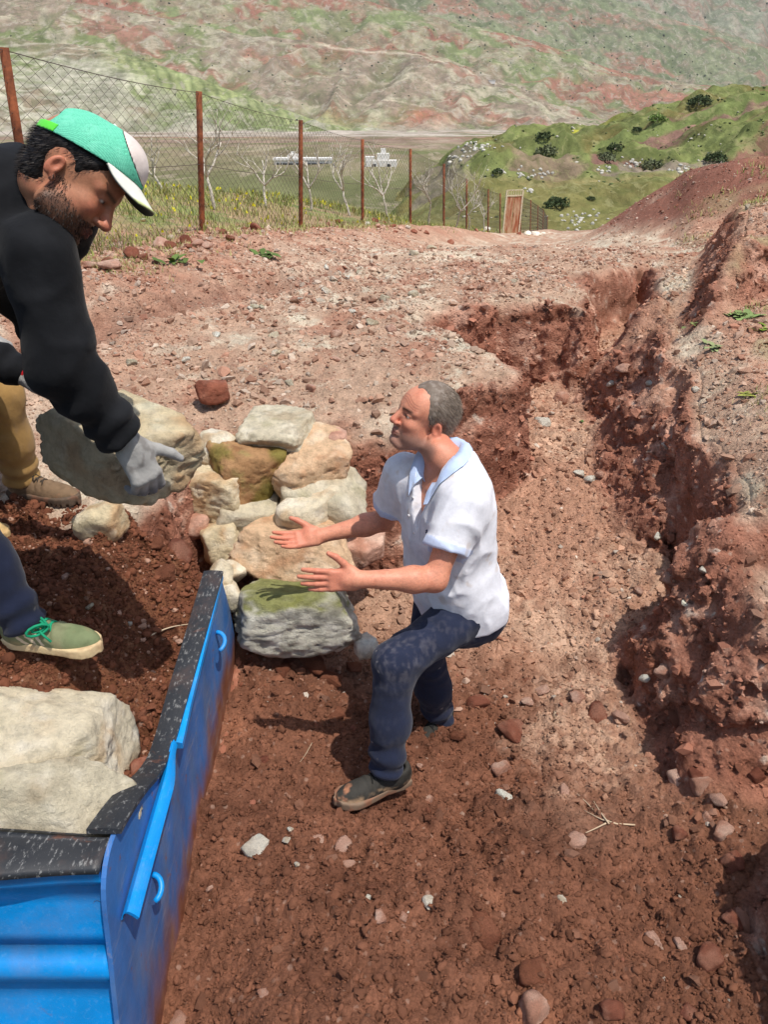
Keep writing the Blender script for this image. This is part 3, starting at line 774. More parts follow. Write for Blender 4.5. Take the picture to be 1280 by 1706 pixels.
def stone_col(V, Nn, style, seed):
    a, b, c = [lin(q) * (1.0 if style in ('red', 'soil') else 1.16) for q in STYLES[style]]
    W = (V * 1.0 + seed * 3.1).astype(np.float32)
    C = np.tile(a, (len(V), 1))
    C = lerp3(C, b, sstep(-.05, .5, fbm(W * 7, 4, seed=seed)) * .85)
    C = lerp3(C, c, sstep(.05, .5, fbm(W * 11, 4, seed=seed + 2)) * .7)
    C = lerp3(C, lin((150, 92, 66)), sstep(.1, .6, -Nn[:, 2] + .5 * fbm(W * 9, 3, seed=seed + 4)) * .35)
    if style == 'moss':
        g = sstep(.30, .75, Nn[:, 2] + .5 * fbm(W * 9, 4, seed=seed + 6) - .05)
        C = lerp3(C, lin((126, 128, 60)), g * .9)
        C = lerp3(C, lin((72, 70, 52)), sstep(.05, .35, fbm(W * 16, 4, seed=seed + 9) + .15 * fbm(W * 60, 2, seed=5)) * (1 - g) * .45)
    if style == 'brown': C = lerp3(C, lin((116, 112, 44)), sstep(.0, .5, fbm(W * 8, 4, seed=seed + 6) + .35 * V[:, 0] / (np.abs(V[:, 0]).max() + 1e-6)) * .7)
    if style in ('grey', 'pale'): C = lerp3(C, lin((148, 140, 84)), sstep(.2, .6, fbm(W * 6, 4, seed=seed + 8)) * .35)
    return np.clip(C, 0.01, .85)
def rock(name, pos, half, yaw=0, tx=0, ty=0, seed=1, style='pale', sub=4, label=None, category='stone', group=None, **kw):
    V, Fc = rock_vf(seed, half, sub=sub, **kw)
    V = V @ (rotz(yaw) @ rotx(tx) @ roty(ty)).T
    Nn = vnormals(V, Fc)
    me = mesh_from(name, V, Fc); set_col(me, stone_col(V, Nn, style, seed))
    o = add(name, me, M_REDSTONE if style in ('red', 'soil', 'pink') else M_STONE)
    o.location = pos
    if label: o['label'] = label; o['category'] = category
    if group: o['group'] = group
    return o

# the stones laid as a wall across the washed-out edge: u, v, depth, half sizes (m), yaw, tilts, seed, style, label
PILE = [
 ('stone_block', 489, 1018, 3.36, (.262, .17, .150), .05, -.10, .02, 101, 'moss', 'large squared stone block with green moss on its top, lowest of the pile', 5, dict(extra=3)),
 ('stone_slab', 500, 905, 3.52, (0.256, 0.194, 0.120), -.05, .04, .03, 102, 'tan', 'broad flat tan slab under the open hands, lying on the mossy block', 5, dict(extra=3)),
 ('stone', 514, 850, 3.55, (0.161, 0.137, 0.103), .1, .1, -.1, 103, 'pale', 'pale stone with dark pits just above the tan slab', 4, {}),
 ('stone', 534, 822, 3.62, (0.203, 0.161, 0.118), -.2, .1, .1, 104, 'grey', 'long grey stone at the right of the pile, above the pale pitted one', 4, {}),
 ('stone', 522, 772, 3.67, (0.180, 0.175, 0.129), .15, .25, -.05, 105, 'tan', 'big orange-tan stone at the upper right of the pile', 5, dict(extra=4)),
 ('stone', 465, 724, 3.70, (0.196, 0.174, 0.105), -.1, .15, .0, 106, 'grey', 'long smooth grey stone topmost at the back of the pile', 5, dict(extra=4)),
 ('stone', 415, 780, 3.63, (0.172, 0.167, 0.153), .3, .2, .1, 107, 'brown', 'rounded brown stone stained orange with moss on its right side', 5, dict(extra=9, sharp=14)),
 ('stone', 361, 744, 3.68, (0.100, 0.109, 0.086), .5, .1, .1, 108, 'pale', 'small pale stone wedged at the upper left corner of the pile', 4, {}),
 ('stone', 357, 812, 3.63, (0.163, 0.148, 0.133), -.25, .1, -.05, 109, 'yellow', 'chunky pale yellow stone with orange stains, leftmost big one of the pile', 5, dict(extra=5)),
 ('stone', 415, 852, 3.63, (0.146, 0.131, 0.091), .1, .1, .05, 110, 'grey', 'flattish pale grey stone in the middle of the pile', 4, {}),
 ('stone', 376, 898, 3.60, (0.111, 0.126, 0.105), .35, -.1, -.1, 111, 'yellow', 'boxy yellowish stone beside the tan slab with a dark gap between them', 4, dict(extra=3)),
 ('stone', 365, 965, 3.32, (.055, .06, .075), .2, 0, .3, 112, 'pale', 'small pale upright stone right behind the tip of the blue bucket', 3, {}),
 ('stone', 385, 953, 3.40, (.052, .05, .045), .9, 0, .1, 113, 'pale', 'fist sized pale stone between the bucket tip and the mossy block', 3, {}),
 ('stone', 382, 992, 3.30, (.05, .06, .075), .4, 0, -.3, 114, 'pale', 'pale wedge of stone against the left side of the mossy block', 3, {}),
 ('stone', 606, 915, 3.67, (0.100, 0.127, 0.090), -.3, .1, .2, 115, 'pink', 'pinkish stone poking out right of the tan slab behind the forearm', 4, {}),
 ('stone', 574, 1058, 3.36, (.055, .05, .085), .3, .1, .5, 116, 'white', 'jagged white shard leaning on the right foot of the mossy block', 3, dict(extra=10)),
 ('stone', 612, 1078, 3.34, (.06, .05, .05), .6, .1, .2, 117, 'white', 'white broken rock in the shade behind the bent knee', 3, {}),
 ('stone', 168, 868, 2.92, (0.083, 0.078, 0.073), -.15, 0, -.15, 118, 'yellow', 'yellowish wedge-shaped stone at the edge of the road near the tan boot', 4, dict(extra=5)),
 ('stone', 352, 650, 4.03, (0.102, 0.080, 0.060), .2, 0, .1, 119, 'red', 'dark red-brown boulder alone on the pale road above the stone pile', 4, dict(extra=9)),
 ('stone', 560, 730, 3.64, (0.052, 0.061, 0.043), .4, 0, .1, 120, 'pink', 'small pinkish stone at the rim of the road right of the pile', 3, {}),
 ('stone', 350, 870, 3.62, (0.060, 0.060, 0.050), .1, 0, .1, 121, 'grey', 'small grey stone below the chunky yellow one', 3, {}),
 ('stone', 330, 880, 3.57, (0.055, 0.050, 0.060), .1, 0, .1, 122, 'pink', 'small pink stone left of the boxy yellowish one', 3, {}),
 ('stone', 440, 800, 3.79, (0.090, 0.080, 0.070), .7, .1, .1, 123, 'red', 'red earthy stone in the gap at the heart of the pile', 3, {}),
]
for nm, u, v, d, half, yaw, tx, ty, sd_, st, lab, sub, kw in PILE:
    rock(nm, PD(u, v, d), tuple(1.07 * q for q in half), yaw, tx, ty, sd_, st, sub, lab, 'stone', **kw)
# stones in the bucket
rock('boulder', PD(58, 1252, 2.20), (.295, .21, .185), -.15, .12, .12, 131, 'pale', 5, 'biggest pale boulder in the blue bucket, with a shaded broken right side', 'boulder', extra=4, planes=[(1, -.55, .25, .80)])
rock('stone', PD(70, 1342, 1.98), (.24, .10, .115), .1, .35, .22, 132, 'grey', 5, 'pale triangular stone slab leaning in front of the boulder in the bucket', 'stone', extra=3, planes=[(.75, -.1, .75, .62), (-.3, -.6, .7, .7)])
rock('stone', PD(196, 1352, 2.05), (.06, .07, .045), .3, 0, .1, 133, 'pale', 3, 'small flat pale stone in the corner behind the black bucket rim', 'stone')
rock('stone', PD(232, 1283, 2.26), (.032, .04, .03), .3, 0, .1, 134, 'red', 3, 'small square red stone between boulder and bucket side', 'stone')

# ------------------------------------------------------------------ loader bucket
XS = -0.65                                                      # plane of its right side plate
def paint(name, c, edge_rust=.5, gloss=.35, chips=(.55, .6, .62), amt=.25):
    t = NT(name)
    base = t.mixc(t.ramp(t.noise(5, 5, .6), [(.3, 0), (.7, 1)]), tuple(lin(c)), tuple(lin(c) * .72))
    base = t.mixc(t.math('MULTIPLY', t.ramp(t.noise(9, 8, .72, dist=.4), [(.60, 0), (.66, 1)]), edge_rust), base, tuple(lin((122, 74, 48))))
    sc = t.node('ShaderNodeMapping'); sc.inputs['Scale'].default_value = (90, 36, 90); t.link(t.obj(), sc.inputs['Vector'])
    base = t.mixc(t.math('MULTIPLY', t.ramp(t.noise(1.0, 5, .7, sc.outputs[0]), [(.56, 0), (.66, 1)]), amt), base, chips)
    base = t.mixc(t.math('MULTIPLY', t.ramp(t.noise(3.2, 7, .7), [(.5, 0), (.75, 1)]), .28), base, tuple(lin((150, 108, 84))))   # dried dust
    rg = t.ramp(t.noise(14, 6, .7), [(.3, gloss), (.7, gloss + .3)])
    nb = t.bump(t.noise(8, 3, .5), .25, .01); nb = t.bump(t.noise(160, 3, .6), .15, .002, nb)
    return t.done(base, rg, nb, .5)
M_BLUE = paint('blue_paint', (4, 150, 232), .35, .28, (.35, .55, .78), .10)
M_BLUE_WORN = paint('worn_blue_paint', (72, 108, 168), .55, .45, (.42, .44, .5), .35)
M_BLACK = paint('black_scraped_steel', (44, 46, 50), .5, .42, (.50, .50, .48), .38)
t = NT('rusty_steel')
base = t.mixc(t.ramp(t.noise(20, 7, .7), [(.3, 0), (.7, 1)]), tuple(lin((120, 66, 46))), tuple(lin((164, 112, 90))))
M_RUST = t.done(base, .85, t.bump(t.noise(60, 6, .7), .5, .006), .3)

t = NT('worn_plate'); base = t.attr()
sc = t.node('ShaderNodeMapping'); sc.inputs['Scale'].default_value = (30, 4, 26); t.link(t.obj(), sc.inputs['Vector'])
base = t.mixc(t.math('MULTIPLY', t.ramp(t.noise(1.0, 6, .72, sc.outputs[0]), [(.56, 0), (.70, 1)]), .55), base, tuple(lin((150, 150, 160))))
base = t.mixc(t.math('MULTIPLY', t.ramp(t.noise(16, 7, .72), [(.60, 0), (.66, 1)]), .7), base, tuple(lin((130, 84, 60))))
base = t.mixc(1.0, base, t.ramp(t.noise(6, 5, .6), [(.3, .78), (.7, 1.15)]), 'MULTIPLY')
M_PLATE = t.done(base, t.ramp(t.noise(20, 5, .7), [(.3, .38), (.7, .7)]), t.bump(t.noise(30, 6, .7), .25, .004), .4)
bucket = empty('loader_bucket', (XS, 1.3, 0), 'scratched blue steel loader bucket with a black rim, loaded with stones and soil', 'loader bucket')
top_prof = np.array([(2.57, .760), (2.30, .728), (2.0, .700), (1.76, .678), (1.66, .682), (1.57, .715), (1.50, .758), (1.43, .790), (1.36, .818), (1.28, .842)])
def spline(P, n):
    P = np.asarray(P, float); s = np.concatenate([[0], np.cumsum(np.linalg.norm(np.diff(P, axis=0), axis=1))]); t_ = np.linspace(0, s[-1], n)
    Q = np.stack([np.interp(t_, s, P[:, k]) for k in range(P.shape[1])], 1)
    for _ in range(4): Q[1:-1] = (Q[:-2] + 2 * Q[1:-1] + Q[2:]) / 4
    return Q
tp = spline(top_prof, 60)
tpp = spline(np.concatenate([top_prof, [(1.225, .838), (1.19, .82), (1.165, .78), (1.13, .62)]]), 60)      # outline of the plate itself runs on down the back
bot = np.stack([np.linspace(2.73, .93, 60), np.interp(np.linspace(2.73, .93, 60), [.93, 1.32, 2.73], [-.14, -.05, .245])], 1)
# side plate: a sheet 12 mm thick with slightly dented face
V = []; NRW = 14
for s, xs in enumerate((XS, XS - .012)):
    for i in range(60):
        for j in range(NRW):
            f = j / (NRW - 1); yz = tpp[i] * (1 - f) + bot[i] * f
            dent = .006 * math.sin(yz[0] * 5 + f * 2) * math.sin(f * math.pi) + .004 * math.sin(yz[0] * 13) * f * (1 - f) * 4
            V.append((xs + dent, yz[0], yz[1]))
V = np.array(V); n = 60 * NRW; Fc = []
for i in range(59):
    for j in range(NRW - 1):
        a = i * NRW + j; Fc.append((a, a + 1, a + NRW + 1, a + NRW)); Fc.append((n + a, n + a + NRW, n + a + NRW + 1, n + a + 1))
    for j in (0, NRW - 1):
        a = i * NRW + j; q = (a, a + NRW, n + a + NRW, n + a); Fc.append(q if j == 0 else q[::-1])
for i in (0, 59):
    for j in range(NRW - 1):
        a = i * NRW + j; q = (a, n + a, n + a + 1, a + 1); Fc.append(q if i == 0 else q[::-1])
fz = np.tile(np.tile(np.arange(NRW) / (NRW - 1), 60), 2)
wn_ = fbm((V * np.array([9, 9, 4])).astype(np.float32), 4, seed=77); lowm = sstep(.60, .85, fz + .16 * wn_)
pc = np.tile(lin((56, 108, 172)), (len(V), 1)); pc = lerp3(pc, lin((96, 118, 150)), sstep(-.1, .5, wn_) * .6); pc = lerp3(pc, lin((124, 74, 52)), lowm); pc = lerp3(pc, lin((150, 112, 92)), sstep(.35, .9, fz) * sstep(0, .5, fbm((V * 14).astype(np.float32), 3, seed=78)) * .7)
part('side_plate', V, Fc, M_PLATE, bucket, smooth=False, col=pc, label='worn dusty blue side plate of the bucket')
def strip(name, prof, x0, x1, th, mat, root, sub=1, crown=0.004):
    """a flat bar swept along a (y,z) profile"""
    V = []; m = len(prof); x0 = np.broadcast_to(x0, m); x1 = np.broadcast_to(x1, m); K = 6
    Tn = np.gradient(prof, axis=0); Tn /= np.linalg.norm(Tn, axis=1)[:, None]; Nn = np.stack([Tn[:, 1], -Tn[:, 0]], 1); Nn *= np.sign(Nn[:, 1])[:, None]
    for i in range(m):
        for k in range(K):
            f = k / (K - 1); o = crown * math.sin(f * math.pi)
            V.append((mix(x0[i], x1[i], f), prof[i, 0] + Nn[i, 0] * o, prof[i, 1] + Nn[i, 1] * o))
        for k in range(K):
            f = 1 - k / (K - 1)
            V.append((mix(x0[i], x1[i], f), prof[i, 0] - Nn[i, 0] * th, prof[i, 1] - Nn[i, 1] * th))
    Fc = []; W = 2 * K
    for i in range(m - 1):
        for k in range(W): Fc.append((i * W + k, i * W + (k + 1) % W, (i + 1) * W + (k + 1) % W, (i + 1) * W + k))
    Fc.append(tuple(range(W))); Fc.append(tuple((m - 1) * W + k for k in range(W - 1, -1, -1)))
    return part(name, np.array(V), Fc, mat, root, smooth=False)
rim_in = np.interp(np.arange(60), [0, 28, 40, 59], [-.062, -.058, -.05, -.07])
strip('side_rim', tp + np.array([0, .010]), XS + rim_in, XS + .014, .012, M_BLACK, bucket)
# rolled edge strip in bright blue along the outer face under the rim
up = tp[:38] + np.array([0, -.004])
strip('edge_strip', up, XS + .004, XS + np.interp(np.arange(38), [0, 30, 37], [.012, .026, .034]), .022, M_BLUE, bucket)
ch = spline([(1.73, .672), (1.60, .668), (1.45, .655), (1.30, .640), (1.20, .628)], 30); V = []
K = 11
for i in range(30):
    wdt = .046 * (.35 + .65 * sstep(0, 9, i)); hgt = .034
    for k in range(K):
        a = math.pi * k / (K - 1) * .62 + .05
        V.append((XS + .008 + wdt * (1 - math.cos(a)) * .62 + .0, ch[i, 0], ch[i, 1] + hgt * math.sin(a) - .055 * max(0, k / (K - 1) - .55)))
    for k in range(K - 1, -1, -1):
        q = V[i * 2 * K + k]; V.append((q[0] - .006, q[1], q[2] - .007))
W = 2 * K; Fc = []
for i in range(29):
    for k in range(W): Fc.append((i * W + k, i * W + (k + 1) % W, (i + 1) * W + (k + 1) % W, (i + 1) * W + k))
Fc.append(tuple(range(W))); Fc.append(tuple(29 * W + k for k in range(W - 1, -1, -1)))
part('channel', np.array(V), Fc, M_BLUE, bucket, smooth=False, label='bright blue bent steel channel along the bucket side')
for (ya, za, s) in ((1.42, .50, 1.0), (2.40, .60, 1.25)):
    a = np.linspace(0, math.pi * .8, 10)
    pts = np.stack([XS + .004 + .030 * s * np.sin(a), ya - .05 * s * (1 - np.cos(a)) / 2 * 1.3, za - .018 * (1 - np.cos(a))], 1)
    part('lashing_hook', *tube_vf(pts, .0085, 8), M_BLUE, bucket)
eb = bot[:50].copy(); V = []
rr = np.random.default_rng(3)
strip('bottom_edge', eb + np.array([0, .018]), XS + .002, XS + .030 + .003 * rr.normal(0, 1, 50).cumsum() * .25, .045, M_RUST, bucket)
# back wall, extruded along x with a rolled top lip that narrows to the right end
prof0 = [(1.285, .842), (1.262, .846), (1.20, .845), (1.168, .842), (1.150, .832), (1.146, .812), (1.156, .792), (1.180, .780), (1.196, .760), (1.190, .70), (1.165, .63), (1.160, .590), (1.128, .572), (1.112, .545), (1.118, .508), (1.140, .490), (1.128, .42), (1.10, .345), (1.098, .338), (1.085, .335), (1.06, .25), (1.01, .05), (.99, -.08)]
xsn = np.concatenate([np.linspace(-2.35, -1.1, 12), np.linspace(-1.05, XS - .013, 22)])
rows = []
for x in xsn:
    k = sstep(-1.0, XS - .02, x)
    rows.append([(x, mix(y, 1.275 + (y - 1.285) * .70, k) if i < 8 else y, z - (.012 * k if i < 8 else 0)) for i, (y, z) in enumerate(prof0)])
rows = np.array(rows)
def loft(r, a, b):
    q = r[:, a:b + 1]; nr, nc = q.shape[:2]; V = q.reshape(-1, 3); inner = V + np.array([0, .012, -.004])
    Fc = [tuple(f) for f in grid_quads(nr, nc)]; m = len(V)
    Fc2 = [tuple(i + m for i in f[::-1]) for f in Fc]
    ed = []
    for i in range(nr - 1):
        for j in (0, nc - 1):
            a_ = i * nc + j; ed.append((a_, a_ + nc, a_ + nc + m, a_ + m))
    for j in range(nc - 1):
        for i in (0, nr - 1):
            a_ = i * nc + j; ed.append((a_, a_ + m, a_ + 1 + m, a_ + 1))
    return np.concatenate([V, inner]), [f[::-1] for f in Fc] + [f[::-1] for f in Fc2] + ed
V, Fc = loft(rows, 0, 4); part('back_rim', V, Fc, M_BLACK, bucket)
V, Fc = loft(rows, 4, 8); part('rolled_lip', V, Fc, M_BLUE, bucket)
V, Fc = loft(rows, 8, 11); part('back_wall', V, Fc, M_BLUE, bucket)
V, Fc = loft(rows, 11, 15); part('stiffening_rib', V, Fc, M_BLUE, bucket)
V, Fc = loft(rows, 15, 22); part('lower_back_wall', V, Fc, M_BLUE, bucket)
V, Fc = box_vf((-1.5, 1.85, .0), (.84, .86, .008)); part('floor_plate', V + np.array([0, 0, .1]) + np.stack([0 * V[:, 0], 0 * V[:, 0], (V[:, 1] - 1.85) * .18], 1), Fc, M_RUST, bucket)
V, Fc = box_vf((-2.36, 1.75, .38), (.008, .62, .42)); part('side_plate', V, Fc, M_BLUE_WORN, bucket)

# ------------------------------------------------------------------ soil heaped in the bucket
hx = np.linspace(-2.33, XS - .014, 220); hy = np.linspace(1.19, 2.98, 240)
HXg, HYg = np.meshgrid(hx, hy); x, y = HXg.ravel(), HYg.ravel()
P = xy3(x, y)
edgez = np.interp(y, [1.2, 1.7, 2.1, 2.57, 2.75, 2.98], [.66, .63, .655, .69, .62, .40])
inner = np.interp(y, [1.2, 1.45, 1.60, 1.74, 2.1, 2.5, 2.75, 2.98], [.64, .70, .80, .975, .96, .93, .93, .93])
z = mix(edgez, inner, sstep(XS - .02, XS - .42, x + .08 * fbm(P * 3, 3, seed=201)))
z -= sstep(2.62, 2.95, y + .12 * fbm(P * 4, 3, seed=209)) * sstep(-1.25, -.75, x) * .30
z += fbm(P * 3.5, 4, seed=202) * .045
q = np.stack([x, y, z], 1).astype(np.float32)
for sc, amp, sd_ in ((0.11, .045, 211), (0.055, .030, 212), (0.026, .016, 213)):
    j = fbm(q / sc * .9, 2, seed=sd_ + 5) * .5
    f1, f2, cid = worley2(x / sc + j, y / sc - j, seed=sd_); z += amp * np.clip(1 - (f1 / .62) ** 2, 0, 1) * np.clip((cid - .3) / .7, 0, 1)
z += fbm(q * 22, 3, seed=215) * .008
n2 = fbm(q * 5, 4, seed=216); n3 = fbm(q * 25, 3, seed=217)
C = np.tile(lin((124, 78, 58)), (len(x), 1)); C = lerp3(C, lin((96, 58, 43)), sstep(-.1, .5, n2 + .35 * fbm(q * 1.6, 3, seed=218)) ); C = lerp3(C, lin((172, 122, 98)), sstep(.25, .6, n3 + n2 * .4) * .45)
C = lerp3(C, lin((154, 100, 76)), sstep(1.75, 1.45, y + .2 * n2) * .5)
me = mesh_from('heaped_soil', np.stack([x, y, z], 1), grid_quads(len(hy), len(hx))); set_col(me, np.clip(C * EARTH_TINT * (1 + .2 * n3[:, None]), .005, .8))
add('heaped_soil', me, M_EARTH, kind='stuff', label='dark red-brown crumbly soil heaped in the blue bucket', category='soil')
HEAP = BVHTree.FromPolygons([Vector(a) for a in np.stack([x, y, z], 1)], grid_quads(len(hy), len(hx)).tolist())
log('rocks and bucket')
# ------------------------------------------------------------------ people
def head_sdf(p, neck_base, ear=1.0):
    """p in head space: x forward, y left, z up, origin between the ears at eye height; metres"""
    ya = np.abs(p[:, 1]); q = np.stack([p[:, 0], ya, p[:, 2]], 1)
    d = ellipsoid(q, (-.012, 0, .038), (.099, .078, .092))
    d = smin(d, ellipsoid(q, (.037, 0, .034), (.055, .062, .057)), .03)          # forehead
    d = smin(d, ellipsoid(q, (.030, 0, -.040), (.060, .058, .070)), .03)         # face
    d = smin(d, capsule(q, (.002, .056, -.074), (.062, .024, -.103), .0185, .0185), .018)
    d = smin(d, ellipsoid(q, (.022, .048, -.058), (.032, .021, .036)), .02)   # jaw
    d = smin(d, ellipsoid(q, (.072, 0, -.098), (.022, .024, .019)), .02)         # chin
    d = smin(d, ellipsoid(q, (.058, .042, -.022), (.028, .022, .022)), .02)      # cheekbone
    d = smin(d, ellipsoid(q, (.050, .036, -.062), (.026, .020, .028)), .022)
    d = smin(d, capsule(q, (.084, .012, .028), (.066, .050, .024), .012, .010), .012)      # brow
    d = smax(d, -ellipsoid(q, (.099, .031, .008), (.018, .019, .012)), .012)     # eye socket
    d = smin(d, ellipsoid(q, (.074, .032, .006), (.0130, .0150, .0118)), .004)   # eyeball with lids
    d = smin(d, capsule(q, (.086, .018, .0140), (.078, .046, .0110), .0040, .0035), .004)  # upper lid fold
    d = smin(d, capsule(q, (.085, .018, -.0030), (.076, .044, -.0020), .0036, .003), .005)
    d = smin(d, capsule(q, (.087, 0, .020), (.1095, 0, -.024), .0088, .0115), .012)         # nose
    d = smin(d, ellipsoid(q, (.1105, 0, -.029), (.0118, .0120, .0105)), .008)
    d = smin(d, ellipsoid(q, (.0985, .0135, -.0335), (.0125, .0075, .0082)), .006)
    d = smax(d, -ellipsoid(q, (.106, .0075, -.0430), (.006, .0040, .004)), .003)
    d = smin(d, capsule(q, (.095, 0, -.060), (.082, .022, -.066), .0068, .0045), .007)     # lips
    d = smin(d, capsule(q, (.093, 0, -.073), (.081, .020, -.069), .0072, .0045), .007)
    d = smax(d, -capsule(q, (.104, 0, -.0668), (.086, .024, -.0675), .0022, .0016), .003)
    d = smax(d, -capsule(q, (.100, .019, -.040), (.086, .034, -.064), .0035, .0025), .008)  # fold beside the mouth
    e = ellipsoid(q, (-.016, .083, -.006), (.0180 * ear, .0085, .0300 * ear), roty(.22).astype(np.float32) @ rotz(-.38).astype(np.float32))
    e = smax(e, -ellipsoid(q, (-.010, .0945, -.002), (.0105 * ear, .0120, .0195 * ear), roty(.22).astype(np.float32)), .005)
    e = smin(e, ellipsoid(q, (-.006, .077, -.006 - .027 * ear), (.009 * ear, .006, .010 * ear)), .008)
    d = smin(d, e, .006)
    nb = np.asarray(neck_base, np.float32)
    d = smin(d, capsule(p, (-.036, 0, -.050), nb, .050, .058), .014)
    d = smin(d, capsule(p, (-.012, 0, -.095), nb + np.array([.030, 0, .02], np.float32), .022, .028), .016)
    return d
def hand_sdf(p, cur, thumb=(.55, .80, -.20), r=1.0, spread=.06, L=1.0):
    """p in hand space: x along the fingers, y towards the thumb, z out of the back of the hand; cur = bend per finger"""
    d = rbox(p, (.046 * L, .0, 0), (.050 * L, .038, .0135 * r), .013)
    d = smin(d, capsule(p, (-.015, 0, 0), (.03, 0, 0), .026, .024), .02)
    d = smin(d, ellipsoid(p, (.030, .026, -.008), (.030, .016, .015)), .014)
    for k, (y0, segs) in enumerate(((.030, (.044, .026, .021)), (.010, (.048, .030, .022)), (-.011, (.045, .028, .021)), (-.0295, (.036, .021, .018)))):
        a = cur[k]; a = (a, a, a * .7) if np.isscalar(a) else a
        o = np.array([.090 * L - abs(y0 - .008) * .22, y0, .001]); th = 0.0; sp = y0 / .03 * spread
        rr = (.0098, .0090, .0082, .0070) if k < 3 else (.0086, .0080, .0072, .0062)
        f = None
        for j, s in enumerate(segs):
            th += a[j]
            n = o + s * L * np.array([math.cos(th) * math.cos(sp), math.cos(th) * math.sin(sp), -math.sin(th)])
            c = capsule(p, o, n, rr[j] * r, rr[j + 1] * r); f = c if f is None else smin(f, c, .003); o = n
        d = smin(d, f, .007)
    th = nrm(thumb); o = np.array([.020, .030, -.006]); f = None
    bend = nrm(th + np.array([.35, -.15, -.05]))
    for j, (s, ra, rb, dv) in enumerate(((.036, .0145, .0125, th), (.034, .0122, .0108, nrm(th * .7 + bend * .3)), (.027, .0108, .0082, bend))):
        n = o + np.asarray(dv) * s * L; c = capsule(p, o, n, ra * r, rb * r); f = c if f is None else smin(f, c, .004); o = n
    return smin(d, f, .012)
def loft_sdf(q, tab, inset=0.0):
    """q in torso space x front, y left, z up the spine; tab rows: z, half side, half front, front offset"""
    tab = np.asarray(tab, float); z = q[:, 2]
    a = np.interp(z, tab[:, 0], tab[:, 1]) - inset; b = np.interp(z, tab[:, 0], tab[:, 2]) - inset; c = np.interp(z, tab[:, 0], tab[:, 3])
    r = (np.abs(q[:, 1] / a) ** 2.35 + np.abs((q[:, 0] - c) / b) ** 2.35) ** (1 / 2.35)
    d = (r - 1) * np.minimum(a, b)
    return smax(smax(d, z - tab[-1, 0], .04), tab[0, 0] - z, .04).astype(np.float32)
def to_local(p, o, R): return ((p - np.asarray(o, np.float32)) @ np.asarray(R, np.float32))
def arm_sdf(p, S, E, W, fat=1.0):
    d = capsule(p, S, E, .050 * fat, .040 * fat)
    m = np.asarray(E) * .72 + np.asarray(W) * .28
    d = smin(d, capsule(p, E, m, .038 * fat, .042 * fat), .03)
    d = smin(d, capsule(p, m, W, .042 * fat, .0265 * fat), .03)
    return d
def lohi(pts, m): pts = np.asarray(pts); return pts.min(0) - m, pts.max(0) + m
def shoe_vf(heel, toe, length, style, h=.0032, up=(0, 0, 1)):
    """returns upper, sole and lace meshes of one shoe, heel and toe points on the ground"""
    R = frame(np.asarray(toe) - np.asarray(heel), up); k = length / .29
    def loc(p): return to_local(p, heel, R) / k
    boot = style == 'boot'
    def outline(q, grow=0.0):
        x = q[:, 0]; w = np.interp(x, [0, .03, .10, .17, .225, .26, .285, .295], [.024, .034, .034, .043, .050, .046, .030, .004]) + grow
        yc = np.interp(x, [0, .1, .2, .29], [0, -.002, .004, -.004])
        return np.maximum(np.abs(q[:, 1] - yc) - w, np.maximum(-x - grow - .002, x - .296 - grow))
    def upper(p):
        q = loc(p)
        d = ellipsoid(q, (.205, .001, .030), (.090, .046, .044))
        d = smin(d, ellipsoid(q, (.090, 0, .040), (.100, .036, .055)), .04)
        d = smin(d, ellipsoid(q, (.045, 0, .050), (.052, .034, .058)), .03)
        d = smin(d, capsule(q, (.055, 0, .06), (.050, 0, .150 if boot else .085), .041, .044), .03)
        d = smax(d, q[:, 2] - (.165 if boot else .098) + .10 * (q[:, 0] - .05), .006)
        d = smax(d, -q[:, 2] + .010, .004)
        if not boot: d = smax(d, -capsule(q, (.052, 0, .09), (.050, 0, .16), .032, .036), .006)
        d = d + .0022 * np.sin(q[:, 0] * 210) * sstep(.10, .13, q[:, 0]) * sstep(.20, .17, q[:, 0]) * sstep(.05, .065, q[:, 2])
        return d * k
    def sole(p):
        q = loc(p); d = outline(q, .006 if not boot else .009)
        th = .030 if not boot else .034
        d = smax(d, q[:, 2] - th - .006 * sstep(.2, .29, q[:, 0]), .008); d = smax(d, -q[:, 2], .004)
        if boot: d = np.maximum(d, -np.maximum(np.abs(np.mod(q[:, 0], .022) - .011) - .004, q[:, 2] - .012))
        return d * k
    lo, hi = lohi([heel, toe, np.asarray(heel) + np.array([0, 0, .17 * k])], .075)
    U = sdf_mesh(upper, lo, hi, h); S_ = sdf_mesh(sole, lo, hi, h)
    lm = MB()
    for i in range(5):
        x = .105 + i * .020; zt = .098 - i * .0075; w = .020 + .0015 * i
        for sg in (-1, 1):
            pts = np.array([(x, -w * sg, zt - .010), (x + .006, -w * .45 * sg, zt + .002), (x + .012, w * .5 * sg, zt + .001), (x + .016, w * sg, zt - .012)]) * k
            lm.put(*tube_vf(np.asarray(heel) + pts @ R.T, .0034, 5))
    return U, S_, (lm.verts(), lm.F), R, k

